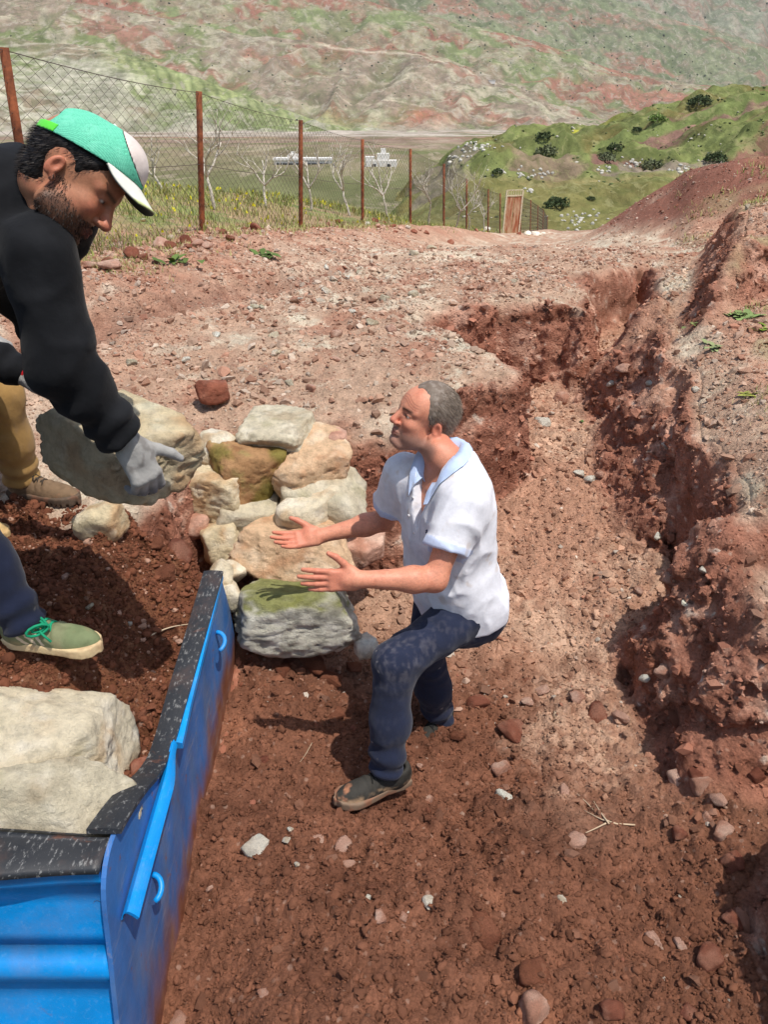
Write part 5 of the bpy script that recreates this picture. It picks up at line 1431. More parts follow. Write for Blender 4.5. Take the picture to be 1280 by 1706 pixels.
C = np.tile(lin((112, 98, 86)), (len(HV), 1)); q = (HV - K1['HO']) @ K1['HR']
C = lerp3(C, lin((166, 156, 146)), sstep(-.1, .4, fbm((q * 55).astype(np.float32), 3, seed=6)) * (.35 + .65 * sstep(.05, -.02, q[:, 2])))
hair = part('hair', HV, HQ, M_HAIR, man, col=C)
rp, rn = pick_surface(HV, HQ, 9500, 11)
comb = (np.array([-2.0, 0, -1.3]) @ K1['HR'].T)
SV, SF, SCol = strands(rp, rn, .0115, .00055, lin((140, 126, 112)), 12, comb=comb)
me = mesh_from('hair_strands', SV - np.array(man.location), SF, False); set_col(me, np.clip(SCol, 0, .6)); add('hair_strands', me, M_HAIR, hair)
log('man in polo')
# ---- 2. the man in the cap, bending over the bucket with a stone
UIMG = np.array([0, SP, CP]); FWD = np.array([0, CP, -SP]); XI = np.array([1.0, 0, 0])       # up, into the scene, right
face2 = nrm(.75 * XI - .66 * UIMG + .22 * FWD); up2 = nrm(.66 * XI + .75 * UIMG)
J2 = dict(ground=.985, pelvis=(-1.24, 1.86, 2.03), neck=PD(56, 318, 1.72), front=(.52, -.05, -.85), head=PD(120, 299, 1.66), face=face2, head_up=up2,
          SR=PD(64, 425, 1.65), ER=PD(104, 606, 1.72), WR=PD(216, 742, 1.88), SL=(-.78, 1.98, 2.14), EL=(-.97, 2.0, 2.04), WL=(-.80, 2.10, 1.63),
          HR=(-1.19, 1.71, 1.87), KR=(-1.175, 1.86, 1.44), AR=(-1.055, 1.825, 1.085), HL=(-1.27, 1.92, 1.87), KL=(-1.36, 2.05, 1.46), AL=(-1.46, 2.08, 1.08),
          handR=(.30 * XI - .80 * UIMG + .42 * FWD, .55 * XI + .12 * UIMG - .80 * FWD, .8 * XI + .6 * UIMG), handL=((.5, .2, -.8), (.2, .8, .3), (1, 0, .3)),
          curlR=[(.55, .6, .5), (.65, .65, .5), (.7, .7, .5), (.8, .7, .5)], curlL=[.5, .55, .6, .6], thumbR=(.62, .78, .05), thumbL=(.6, .7, -.3))
O2 = dict(seed=401, skin=(176, 122, 92), beard=(36, 27, 23), beard_amt=.74, brow=(28, 22, 20), trousers=(30, 36, 56), top='hoodie', glove=True, leg=.92, hem=.035, girth=.84, specks=.3, tres=.009, spread=.10, hand_k=.93, ear=.84)
capman, K2 = make_person('person', 'person in black hoodie and green cap bending down with one end of a stone', J2, O2)
shoes(capman, (-1.115, 1.84, .985), (-.835, 1.80, .985), .285, 'shoe', ((126, 130, 98), (212, 188, 146), (36, 150, 110)), mud=.35, stripes=True)
shoes(capman, (-1.52, 2.09, .97), (-1.26, 2.04, .97), .285, 'shoe', ((126, 130, 98), (212, 188, 146), (36, 150, 110)), mud=.35, h=.008)
# bow of the green laces and a strip of pale sock
lm = MB()
cB = np.array([-1.005, 1.80, 1.078])
for sg, k in ((-1, 1.0), (1, .9), (-1, .6), (1, .55)):
    a = np.linspace(0, 2 * math.pi, 12); pts = np.stack([cB[0] + .012 * np.cos(a) * 2.0 * k + .02, cB[1] - .01 + sg * .020 * (1 - np.cos(a)) * k, cB[2] + .010 * np.sin(a) * 1.6 * k], 1)
    lm.put(*tube_vf(pts, .0042, 5, False))
for sg in (-1, 1):
    lm.put(*tube_vf(np.array([cB, cB + np.array([.03, sg * .02 - .01, -.012]), cB + np.array([.055, sg * .025 - .012, -.035])]), .0036, 5))
part('lace_bow', lm.verts(), lm.F, M_SHOE, capman, col=lin((30, 142, 104)))
V, Fc = tube_vf(np.array([(-1.062, 1.83, 1.05), (-1.058, 1.828, 1.10), (-1.054, 1.826, 1.14)]), [.044, .042, .042], 16); part('sock', V, Fc, M_COTTON, capman, col=lin((150, 156, 176)))
HO, HRm = K2['HO'], K2['HR']
base_z = lambda q: .056 + .25 * q[:, 0]
def crown(p, grow=0.0):
    q = to_local(p, HO, HRm); d = ellipsoid(q, (-.002, 0, .046), (.113 + grow, .091 + grow, .098 + grow))
    d = smin(d, ellipsoid(q, (.048, 0, .090), (.064 + grow, .070 + grow, .064 + grow)), .03)
    return d, q
def shell(p, th=.004): d, q = crown(p); return np.maximum(d, -(d + th)), q
def crown_fn(p):
    d, q = shell(p); d = np.maximum(d, base_z(q) - q[:, 2])
    d = np.maximum(d, q[:, 0] * .51 + q[:, 2] * .86 - .137)
    return smax(d, -ellipsoid(q, (-.112, 0, .066), (.072, .066, .038)), .002) + .0012 * np.exp(-((np.abs(q[:, 1]) - .0) / .002) ** 2)
def panel_fn(p):
    d, q = shell(p, .0045); d = np.maximum(d, base_z(q) - q[:, 2]); return np.maximum(d, -(q[:, 0] * .51 + q[:, 2] * .86 - .1375))
def strap_fn(p):
    d, q = crown(p, .002); d = np.maximum(d, -(d + .005)); z0 = base_z(q) + .001
    return np.maximum(np.maximum(d, np.maximum(z0 - q[:, 2], q[:, 2] - z0 - .019)), q[:, 0] + .060)
t = NT('cap_mesh'); base = t.attr()
mp = t.node('ShaderNodeTexVoronoi', feature='F1'); mp.inputs['Scale'].default_value = 420; mp.inputs['Randomness'].default_value = .15; t.link(t.obj(), mp.inputs['Vector'])
base = t.mixc(t.ramp(mp.outputs['Distance'], [(.30, 0), (.55, .55)]), base, tuple(lin((30, 120, 96))))
base = t.mixc(t.math('MULTIPLY', t.ramp(t.noise(40, 4, .6), [(.5, 0), (.8, 1)]), .4), base, tuple(lin((150, 236, 206))))
M_MESH = t.done(base, .8, t.bump(mp.outputs['Distance'], .5, .002), .2)
V, Q = sdf_mesh(crown_fn, HO - .17, HO + .17, .0026, relax=1); cap_o = part('cap', V, Q, M_MESH, capman, col=lin((124, 226, 190)), label='green mesh back of the cap')
off2 = np.array(capman.location)
def sub(name, V, Fc, mat, col, parent, smooth=True, label=None):
    me = mesh_from(name, np.asarray(V) - off2, Fc, smooth); set_col(me, col); o = add(name, me, mat, parent)
    if label: o['label'] = label
    return o
V, Q = sdf_mesh(panel_fn, HO - .17, HO + .17, .0028); sub('front_panel', V, Q, M_COTTON, lin((222, 208, 200)), cap_o)
V, Q = sdf_mesh(strap_fn, HO - .17, HO + .17, .0022); sub('strap', V, Q, M_COTTON, lin((92, 214, 66)), cap_o, label='bright lime strap')
bx_, by_ = np.meshgrid(np.linspace(0, 1, 16), np.linspace(-1, 1, 25)); bx_, by_ = bx_.ravel(), by_.ravel()
wid = .080 * np.sqrt(np.clip(1 - (bx_ * .80) ** 2.6, 0, 1)); yy = by_ * wid
xr = .110 * np.sqrt(np.clip(1 - (yy / .093) ** 2, 0, 1)); xx = xr + bx_ * (.058 - 1.2 * yy ** 2); zz = .058 + .25 * xr - .34 * bx_ * .058 - 1.9 * yy ** 2 * bx_
top = np.stack([xx, yy, zz], 1); bot_ = top - np.array([.0012, 0, .0042]); n = len(top)
gq = grid_quads(25, 16); Fc = [tuple(f) for f in gq[:, ::-1]] + [tuple(i + n for i in f) for f in gq]
per = [i for i in range(16)] + [k * 16 + 15 for k in range(1, 25)] + [24 * 16 + i for i in range(14, -1, -1)] + [k * 16 for k in range(23, 0, -1)]
for a, b in zip(per, per[1:] + per[:1]): Fc.append((a, b, b + n, a + n))
V = np.concatenate([top, bot_]) @ HRm.T + HO; cc = np.concatenate([np.tile(lin((226, 226, 214)), (n, 1)), np.tile(lin((70, 74, 60)), (n, 1))]); cc[:n][bx_ > .9] = lin((206, 214, 150))
sub('brim', V, Fc, M_COTTON, cc, cap_o)
V, Fc = tube_vf(np.array([(-.006, 0, .143), (-.006, 0, .150)]) @ HRm.T + HO, [.007, .004], 10); sub('top_button', V, Fc, M_COTTON, lin((210, 232, 220)), cap_o)
def region2(q):
    ay = np.abs(q[:, 1])
    fr = q[:, 0] - np.interp(q[:, 2], [-.06, -.035, .0, .03, .06], [-.010, .016, .022, .040, .062])
    nape = np.where(q[:, 0] < -.012, -.085 - q[:, 2], -.050 - q[:, 2])
    ear = np.where(ay > .05, .031 - np.sqrt((q[:, 0] + .014) ** 2 * 1.25 + (q[:, 2] + .008) ** 2 * .75), -1)
    return np.maximum(np.maximum(np.maximum(fr, nape), ear), q[:, 2] - .075 - .25 * q[:, 0]).astype(np.float32)
HV, HQ = hair_shell(HO, HRm, region2, .0045, 15)
hair2 = part('hair', HV, HQ, M_HAIR, capman, col=lin((26, 21, 19)))
rp, rn = pick_surface(HV, HQ, 5200, 21); comb = np.array([-1.2, 0, -1.6]) @ HRm.T
SV, SF, SCol = strands(rp, rn, .009, .0006, lin((34, 27, 24)), 22, comb=comb); sub('hair_strands', SV, SF, M_HAIR, np.clip(SCol, 0, .3), hair2, False)
# beard: short dark hairs on jaw and lip
body2 = [o for o in capman.children if o.name.startswith('body')][0]
bV = np.array([v.co[:] for v in body2.data.vertices]) + off2; bQ = np.array([p.vertices[:] for p in body2.data.polygons]); q = (bV - HO) @ HRm
m = (q[:, 2] < -.030 - .35 * np.maximum(q[:, 0] - .03, 0) + .03 * (q[:, 0] < .03)) & (q[:, 2] > -.128) & (q[:, 0] > -.006) & (np.abs(q[:, 1]) < .09) & (q[:, 2] < -.012)
m |= (np.abs(q[:, 2] + .053) < .007) & (q[:, 0] > .08) & (np.abs(q[:, 1]) < .03)
rp, rn = pick_surface(bV, bQ, 3600, 31, m); comb = np.array([.2, 0, -1.3]) @ HRm.T
SV, SF, SCol = strands(rp, rn, .0060, .0005, lin((40, 30, 25)), 32, comb=comb); o = part('beard', SV, SF, M_HAIR, capman, smooth=False, col=np.clip(SCol, 0, .3))
log('man in cap')

# ---- 3. the helper beyond him: khaki trousers, boots, one gloved hand on the stone
J3 = dict(ground=.96, pelvis=(-1.80, 2.62, 1.74), neck=(-1.52, 2.56, 2.22), front=(.80, -.1, -.4), head=(-1.47, 2.53, 2.40), face=nrm((.8, -.15, -.45)), head_up=nrm((.45, 0, .9)),
          SR=(-1.50, 2.38, 2.08), ER=(-1.36, 2.40, 1.755), WR=PD(58, 636, 2.46), SL=(-1.62, 2.75, 2.08), EL=(-1.62, 2.72, 1.80), WL=(-1.38, 2.62, 1.70),
          HR=(-1.76, 2.54, 1.70), KR=(-1.60, 2.50, 1.34), AR=(-1.655, 2.52, 1.06), HL=(-1.76, 2.74, 1.70), KL=(-1.475, 2.80, 1.42), AL=(-1.490, 2.86, 1.06),
          handR=(.80 * XI - .42 * UIMG + .25 * FWD, .45 * UIMG - .5 * FWD + .3 * XI, .2 * XI - .2 * UIMG + .9 * FWD), handL=((.9, -.2, -.4), (.3, .3, .8), (0, -1, 0)),
          curlR=[.35, .4, .45, .45], curlL=[.5, .5, .5, .5], thumbR=(.7, .6, -.2), thumbL=(.7, .6, -.2))
O3 = dict(seed=501, skin=(186, 128, 104), beard=(60, 48, 40), beard_amt=.3, brow=(40, 30, 26), trousers=(158, 124, 74), top='hoodie', glove=True, leg=1.08, hem=.03, tres=.011, specks=.0, topres=.011, hres=.007,
          dust=[((-1.48, 2.82, 1.25), .3, .25)])
helper, K3 = make_person('person', 'person at left edge in khaki trousers and boots gripping the far end of a stone', J3, O3)
shoes(helper, (-1.545, 2.87, .955), (-1.265, 2.80, .955), .30, 'boot', ((120, 98, 76), (92, 78, 66), (64, 56, 48)), mud=.5)
shoes(helper, (-1.71, 2.54, .955), (-1.415, 2.50, .955), .30, 'boot', ((196, 164, 112), (190, 158, 110), (64, 56, 48)), mud=.3, h=.005)
ax = nrm(np.asarray(J3['WR']) - np.asarray(J3['ER'])); w_ = np.asarray(J3['WR'])
V, Fc = tube_vf(np.array([w_ - ax * .060 + UIMG * .012, w_ - ax * .025 + UIMG * .012]), [.037, .036], 18); part('red_cuff', V, Fc, M_COTTON, helper, col=lin((214, 30, 40)))
HV, HQ = hair_shell(K3['HO'], K3['HR'], region1, .007, 25, .005); part('hair', HV, HQ, M_HAIR, helper, col=lin((40, 32, 28)))
log('helper')
# the stone they carry
V, Fc = rock_vf(141, (.255, .145, .110), 5, extra=3, planes=[(-.2, -.9, .3, .80), (.9, -.4, .3, .82), (.1, .2, 1, .72)])
V = V @ (rotz(-.62) @ rotx(.22) @ roty(.10)).T; me = mesh_from('stone', V, Fc); Nn = vnormals(V, Fc); C = stone_col(V, Nn, 'yellow', 141)
C = lerp3(C, lin((136, 120, 104)), sstep(.2, .7, -Nn[:, 1] - .35 * V[:, 0] / .3 + .3 * fbm((V * 9).astype(np.float32), 3, seed=3)) * .5)      # greyer brown over the near and left faces
set_col(me, np.clip(C, .01, .8)); o = add('stone', me, M_STONE); o.location = PD(184, 732, 2.12); o['label'] = 'heavy pale stone being carried, held in grey gloves above the road'; o['category'] = 'stone'
# ------------------------------------------------------------------ loose stones one can pick out
LOOSE = [  # u, v, width px, style, label (None = shares the group's label)
 (426, 1410, 46, 'white', 'pale blocky stone on the soil below the blue bucket side'), (532, 1398, 38, 'pink', 'upright pinkish shard of stone below the muddy shoe'), (571, 1416, 38, 'pink', 'cracked pinkish stone just right of the upright shard'),
 (838, 1329, 34, 'white', 'whitish rounded stone on the soil right of the muddy shoe'), (836, 1283, 38, 'pink', 'pale pink crumbly stone on the orange patch of soil'), (714, 1334, 21, 'pink', None), (715, 1506, 25, 'white', 'small bright white stone low in the middle of the soil'),
 (836, 1524, 18, 'pink', None), (935, 1500, 20, 'white', None), (1093, 1568, 40, 'pink', 'flat pinkish stone near the lower right corner'), (1138, 1576, 30, 'pink', None), (808, 1548, 62, 'soil', 'large dark red clod of earth low in the middle'),
 (895, 1622, 72, 'soil', 'largest dark clod of earth at the bottom of the picture'), (888, 1692, 72, 'pink', 'pinkish stone cut off by the bottom edge'), (1218, 1530, 42, 'red', 'dark red stone on the soil near the right edge'), (438, 1268, 24, 'red', 'orange-red pebble on the soil beside the bucket'),
 (632, 1528, 26, 'pink', None), (672, 1526, 20, 'pink', None), (614, 1497, 14, 'white', None), (478, 1400, 16, 'white', None), (483, 1382, 15, 'white', None), (496, 1440, 12, 'white', None), (580, 1440, 22, 'pink', None), (436, 1655, 26, 'pink', None), (350, 1480, 15, 'pink', None),
 (940, 1322, 30, 'pink', None), (962, 1408, 36, 'pink', None), (700, 1278, 15, 'pink', None), (1000, 1190, 44, 'red', None), (1035, 1195, 28, 'pink', None), (1128, 1300, 42, 'pink', None), (1170, 1310, 44, 'pink', None), (1200, 1330, 36, 'pink', None), (1225, 1440, 50, 'red', None),
 (1262, 1290, 40, 'red', None), (1130, 1390, 34, 'red', None), (1205, 1390, 40, 'pink', None), (1180, 1365, 26, 'pink', None), (1160, 1290, 26, 'red', None), (1105, 1120, 32, 'pink', None), (1075, 1130, 26, 'white', None), (960, 1165, 34, 'pink', None), (905, 1150, 28, 'pink', None), (880, 1170, 24, 'pink', None),
 (1116, 968, 32, 'pink', 'flat pink stone on the slope under the dark bank'), (1064, 986, 20, 'pink', None), (1110, 745, 18, 'white', None), (1172, 952, 20, 'white', None), (1095, 895, 20, 'white', None), (985, 800, 24, 'white', None), (1000, 790, 20, 'pink', None), (965, 790, 22, 'white', None),
 (905, 705, 34, 'white', 'cluster-topping white stone on the gully floor behind the head'), (1018, 640, 20, 'white', None), (1035, 615, 30, 'pink', None), (938, 670, 40, 'pink', None), (1085, 640, 22, 'white', None), (1160, 650, 14, 'white', None), (800, 1170, 40, 'red', None), (850, 1215, 52, 'red', None),
 (548, 1130, 60, 'soil', None), (590, 1110, 44, 'soil', None), (520, 1105, 56, 'soil', None), (470, 1110, 40, 'soil', None), (640, 1145, 40, 'soil', None), (765, 1225, 34, 'soil', None), (560, 1190, 36, 'soil', None), (300, 1700, 44, 'pink', None), (1020, 1690, 44, 'red', None), (1150, 1690, 40, 'red', None), (1180, 1600, 60, 'red', None),
 (545, 487, 26, 'white', None), (543, 447, 14, 'white', None), (423, 512, 16, 'grey', None), (418, 514, 13, 'white', None), (436, 513, 12, 'grey', None), (360, 560, 17, 'white', None), (331, 580, 12, 'white', None), (578, 464, 12, 'white', None), (220, 606, 20, 'grey', None), (455, 560, 26, 'pale', None), (460, 590, 20, 'pale', None),
 (620, 540, 26, 'grey', None), (650, 550, 24, 'pink', None), (690, 590, 22, 'grey', None), (560, 600, 20, 'pink', None), (480, 640, 22, 'grey', None), (520, 650, 24, 'pink', None), (585, 520, 18, 'white', None), (640, 500, 22, 'grey', None), (690, 495, 24, 'grey', None), (560, 560, 26, 'pink', None), (310, 600, 16, 'white', None), (440, 620, 18, 'pink', None),
 (690, 425, 20, 'grey', None), (720, 415, 18, 'grey', None), (750, 430, 14, 'pink', None), (800, 425, 12, 'pink', None), (600, 455, 14, 'grey', None), (500, 500, 12, 'white', None), (855, 470, 14, 'grey', None), (790, 445, 12, 'pink', None),
 (190, 1225, 20, 'pink', None), (300, 1070, 18, 'pink', None), (150, 1010, 16, 'grey', None), (270, 950, 60, 'soil', None), (300, 925, 56, 'red', 'earthy red rock at the foot of the pile beside the bucket'), (255, 905, 40, 'soil', None), (230, 1190, 36, 'soil', None), (215, 1040, 14, 'white', None), (110, 960, 16, 'pink', None), (290, 1140, 26, 'soil', None)]
MARKS = [('the muddy front shoe', 605, 1345), ('the forked dry twig', 1000, 1362), ('the whitish rounded stone', 838, 1329), ('the large dark clod', 808, 1548), ('the flat pinkish corner stone', 1093, 1568), ('the back shoe', 735, 1212), ('the lower bucket hook', 285, 1443),
         ('the mossy block', 490, 1030), ('the dark red boulder', 352, 650), ("the white-shirted person's head", 705, 690), ('the third fence post', 501, 378), ('the gate', 850, 383), ('the broad-leaved weed', 1240, 527), ('the green sneaker', 90, 1075), ('the bucket tip', 372, 955), ('the flat pink slope stone', 1116, 968),
         ('the second fence post', 345, 398), ('the fourth fence post', 602, 367), ('the fifth fence post', 681, 365), ('the sixth fence post', 736, 371), ('the brim of the cap', 245, 345), ('the long grey top stone', 465, 724)]
_count = {}
ORD = ['nearest', 'second nearest', 'third nearest', 'fourth nearest', 'fifth nearest', 'sixth nearest', 'seventh nearest', 'eighth nearest', 'ninth nearest', 'tenth nearest', 'eleventh nearest', 'twelfth nearest']
def where(u, v):
    nm, mu, mv = min(MARKS, key=lambda m: (m[1] - u) ** 2 + (m[2] - v) ** 2); du, dv = u - mu, v - mv
    side_ = ('right of' if du > 0 else 'left of') if abs(du) > abs(dv) else ('below' if dv > 0 else 'above'); return side_ + ' ' + nm, math.hypot(du, dv)
def name_all(items):
    """items: (object, words, u, v); gives each its own place-based label"""
    by = {}
    for o, w, u, v in items:
        p, dist = where(u, v); by.setdefault((w, p), []).append((dist, o))
    for (w, p), lst in by.items():
        lst.sort(key=lambda q: q[0])
        for k, (dist, o) in enumerate(lst): o['label'] = ('%s %s' % (w, p)) if len(lst) == 1 else ('%s %s, %s of %d there' % (w, p, ORD[min(k, 11)], len(lst)))
def cast2(u, v):
    d = PD(u, v, 1.0) - CAM; d /= np.linalg.norm(d); best = None
    for tree in (BVH, HEAP):
        h = tree.ray_cast(Vector(CAM), Vector(d))
        if h[0] is not None and (best is None or h[3] < best[1][3]): best = (tree, h)
    return None if best is None else (np.array(best[1][0]), np.array(best[1][1]))
rr = np.random.default_rng(17)
SHARED = {}
for st in ('white', 'pink', 'red', 'soil', 'grey', 'pale'):
    SHARED[st] = []
    for k in range(7):
        V, Fc = rock_vf(700 + 31 * k + len(st) * 7, (.5, .42, .34), 3, extra=3 if st != 'soil' else 5, sharp=60, rough=1.5 if st == 'soil' else 1.0, planes=[(*nrm(RNG.normal(0, 1, 3)), RNG.uniform(.45, .75)) for _ in range(4)])
        me = mesh_from('stone', V, Fc); set_col(me, stone_col(V * .15, vnormals(V, Fc), st, 40 + k)); me.materials.append(M_REDSTONE if st in ('red', 'soil', 'pink') else M_STONE); SHARED[st].append(me)
GLAB = {'white': ('small whitish stone lying loose on the earth', 'loose whitish stones'), 'pink': ('small pinkish stone lying loose on the earth', 'loose pinkish stones'), 'red': ('small dark red stone lying loose on the earth', 'loose dark red stones'),
        'soil': ('crumbly dark brown clod of earth lying on the soil', 'clods of dark earth'), 'grey': ('small grey stone lying loose on the road', 'loose grey stones'), 'pale': ('small pale yellowish stone lying loose on the road', 'loose pale stones')}
NAMED = []
for u, v, w, st, lab in LOOSE:
    h = cast2(u, v)
    if h is None: continue
    d = depth_of(h[0]); size = w / F_PX * d
    o = add('clod' if st == 'soil' else 'stone', SHARED[st][int(rr.integers(7))])
    o.scale = (size * rr.uniform(.9, 1.1), size * rr.uniform(.8, 1.2), size * rr.uniform(.75, 1.1)); o.rotation_euler = (rr.uniform(-.3, .3), rr.uniform(-.3, .3), rr.uniform(0, 6.28))
    o.location = h[0] + np.array([0, 0, size * (.06 if st != 'soil' else -.08)])
    o['label'] = lab or GLAB[st][0]
    if not lab: NAMED.append((o, {'white': 'small whitish stone', 'pink': 'small pinkish stone', 'red': 'dark red stone', 'soil': 'dark earth clod', 'grey': 'small grey stone', 'pale': 'small yellowish stone'}[st], u, v))
    o['category'] = 'clod' if st == 'soil' else 'stone'; o['group'] = GLAB[st][1]
name_all(NAMED); NAMED = []
# rough row of red stones along the foot of the fence
ROW = [(188, 440, 44), (217, 421, 34), (178, 432, 26), (268, 404, 36), (283, 410, 24), (310, 397, 32), (333, 404, 24), (372, 385, 20), (426, 377, 22), (405, 392, 18), (385, 396, 18), (315, 408, 20), (345, 408, 22), (240, 428, 20), (408, 380, 12), (150, 441, 26),
       (563, 368, 16), (548, 373, 12), (610, 372, 12), (625, 366, 14), (655, 375, 14), (668, 380, 12), (642, 372, 12), (690, 385, 12), (700, 381, 10), (680, 378, 12), (660, 385, 10), (630, 376, 12), (710, 386, 12), (795, 383, 10), (812, 382, 14), (752, 402, 14), (880, 389, 14), (893, 388, 16), (905, 390, 12), (865, 388, 10)]
for i, (u, v, w) in enumerate(ROW):
    h = cast2(u, v + w * .25)
    if h is None: continue
    d = depth_of(h[0]); size = w / F_PX * d; st = 'white' if i in (18, 25, 30, 32, 33, 34) else ('red' if i % 3 else 'pink')
    o = add('stone', SHARED[st][int(rr.integers(7))]); o.scale = (size, size * rr.uniform(.8, 1.1), size * rr.uniform(.7, 1.0)); o.rotation_euler = (rr.uniform(-.3, .3), rr.uniform(-.3, .3), rr.uniform(0, 6.28)); o.location = h[0] + np.array([0, 0, size * .18])
    o['label'] = 'upright square red stone standing at the verge by the second fence post' if i == 8 else ('whitish stone on the verge along the fence' if st == 'white' else ('rough red stone in the row along the foot of the fence' if st == 'red' else 'pinkish stone in the row along the foot of the fence'))
    if i != 8: NAMED.append((o, {'white': 'whitish verge stone', 'red': 'rough red verge stone', 'pink': 'pinkish verge stone'}[st], u, v))
    o['category'] = 'stone'; o['group'] = 'stones along the foot of the fence'
name_all(NAMED)
log('loose stones')

# ------------------------------------------------------------------ gravel and crumbs too many to count
def scatter_mesh(name, P, S, Ccol, seed, label, mat, flat=.65):
    r = np.random.default_rng(seed); D, Fc = ico(1); n = len(P); nv = len(D)
    Fc = np.asarray(Fc)
    jit = 1 + r.normal(0, .30, (n, nv)).clip(-.55, .55); ax = r.uniform(.6, 1.25, (n, 3)); ax[:, 2] *= flat
    V = D[None] * jit[:, :, None] * ax[:, None, :]
    a = r.uniform(0, 6.28, n); b = r.normal(0, .35, n); ca, sa, cb, sb = np.cos(a), np.sin(a), np.cos(b), np.sin(b)
    x = V[:, :, 0]; y = V[:, :, 1] * cb[:, None] - V[:, :, 2] * sb[:, None]; z = V[:, :, 1] * sb[:, None] + V[:, :, 2] * cb[:, None]
    V = np.stack([x * ca[:, None] - y * sa[:, None], x * sa[:, None] + y * ca[:, None], z], -1) * S[:, None, None] + P[:, None, :]
    F_ = (Fc[None] + (np.arange(n) * nv)[:, None, None]).reshape(-1, 3)
    me = mesh_from(name, V.reshape(-1, 3), F_, False); set_col(me, np.repeat(Ccol, nv, 0)); add(name, me, mat, kind='stuff', label=label, category='gravel')
t = NT('pebble'); base = t.attr(); base = t.mixc(1.0, base, t.ramp(t.noise(120, 4, .7), [(.3, .75), (.7, 1.2)]), 'MULTIPLY'); M_PEB = t.done(base, .92, t.bump(t.noise(200, 4, .7), .5, .003), .15)
def scatter_points(name, P, S, Ccol, seed, label, mat, flat=.7, sub=1, amp=2.3):
    """one object whose points each carry an instanced angular crumb"""
    r = np.random.default_rng(seed); n = len(P); me = bpy.data.meshes.new(name); me.vertices.add(n); me.vertices.foreach_set('co', np.asarray(P, np.float32).ravel())
    a = me.attributes.new('scl', 'FLOAT_VECTOR', 'POINT'); sv = S[:, None] * r.uniform(.6, 1.35, (n, 3)) * np.array([1, 1, flat]); a.data.foreach_set('vector', sv.astype(np.float32).ravel())
    a = me.attributes.new('rot', 'FLOAT_VECTOR', 'POINT'); a.data.foreach_set('vector', np.stack([r.normal(0, .4, n), r.normal(0, .4, n), r.uniform(0, 6.28, n)], 1).astype(np.float32).ravel())
    a = me.attributes.new('tint', 'FLOAT_COLOR', 'POINT'); cc = np.ones((n, 4), np.float32); cc[:, :3] = Ccol; a.data.foreach_set('color', cc.ravel())
    g = bpy.data.node_groups.new(name, 'GeometryNodeTree'); g.interface.new_socket('Geometry', in_out='INPUT', socket_type='NodeSocketGeometry'); g.interface.new_socket('Geometry', in_out='OUTPUT', socket_type='NodeSocketGeometry')
    N = g.nodes.new; L = g.links.new; gi = N('NodeGroupInput'); go = N('NodeGroupOutput'); jn = N('GeometryNodeJoinGeometry')
    for k in range(5):
        ic = N('GeometryNodeMeshIcoSphere'); ic.inputs['Subdivisions'].default_value = sub
        po = N('GeometryNodeInputPosition'); ad = N('ShaderNodeVectorMath'); ad.operation = 'ADD'; ad.inputs[1].default_value = (k * 7.3, k * 3.1, k * 1.7); L(po.outputs[0], ad.inputs[0])
        nz = N('ShaderNodeTexNoise'); nz.inputs['Scale'].default_value = 1.6 if sub == 1 else 2.4; L(ad.outputs[0], nz.inputs['Vector'])
        sb = N('ShaderNodeVectorMath'); sb.operation = 'SUBTRACT'; sb.inputs[1].default_value = (.5, .5, .5); L(nz.outputs['Color'], sb.inputs[0])
        ml = N('ShaderNodeVectorMath'); ml.operation = 'SCALE'; ml.inputs['Scale'].default_value = amp; L(sb.outputs[0], ml.inputs[0])
        sp_ = N('GeometryNodeSetPosition'); L(ic.outputs['Mesh'], sp_.inputs['Geometry']); L(ml.outputs[0], sp_.inputs['Offset'])
        ss = N('GeometryNodeSetShadeSmooth'); ss.inputs['Shade Smooth'].default_value = sub > 1; L(sp_.outputs[0], ss.inputs[0])
        sm = N('GeometryNodeSetMaterial'); sm.inputs['Material'].default_value = mat; L(ss.outputs[0], sm.inputs[0])
        gt = N('GeometryNodeGeometryToInstance'); L(sm.outputs[0], gt.inputs[0]); L(gt.outputs[0], jn.inputs[0])
    io = N('GeometryNodeInstanceOnPoints'); io.inputs['Pick Instance'].default_value = True; L(gi.outputs[0], io.inputs['Points']); L(jn.outputs[0], io.inputs['Instance'])
    for nm, sock in (('scl', 'Scale'), ('rot', 'Rotation')):
        na = N('GeometryNodeInputNamedAttribute'); na.data_type = 'FLOAT_VECTOR'; na.inputs['Name'].default_value = nm
        if sock == 'Rotation':
            eu = N('FunctionNodeEulerToRotation'); L(na.outputs[0], eu.inputs[0]); L(eu.outputs[0], io.inputs['Rotation'])
        else: L(na.outputs[0], io.inputs[sock])
    L(io.outputs[0], go.inputs[0])
    me.materials.append(mat)
    o = add(name, me, None, kind='stuff', label=label, category='gravel'); md = o.modifiers.new('scatter', 'NODES'); md.node_group = g
    return o
t = NT('crumb'); at = t.node('ShaderNodeAttribute', attribute_name='tint', attribute_type='INSTANCER'); M_CRUMB = t.done(t.mixc(1.0, at.outputs['Color'], t.ramp(t.noise(90, 5, .75), [(.3, .7), (.7, 1.25)]), 'MULTIPLY'), .95, t.bump(t.noise(160, 5, .75), .7, .006), .1)
r = np.random.default_rng(5)
ci = r.integers(0, len(ys) - 2, 900000); cj = r.integers(0, NC - 2, 900000); cand = ci * NC + cj
pr = np.clip((0.0128 / np.gradient(ys))[ci] * 0 + 1, 0, 1)
fa, fb = r.random((2, len(cand), 1)); gp = (GV[cand] * (1 - fa) + GV[cand + 1] * fa) * (1 - fb) + (GV[cand + NC] * (1 - fa) + GV[cand + NC + 1] * fa) * fb
gC = C_GROUND[cand]; fm = FD['m'][cand]; fs = FD['side'][cand]
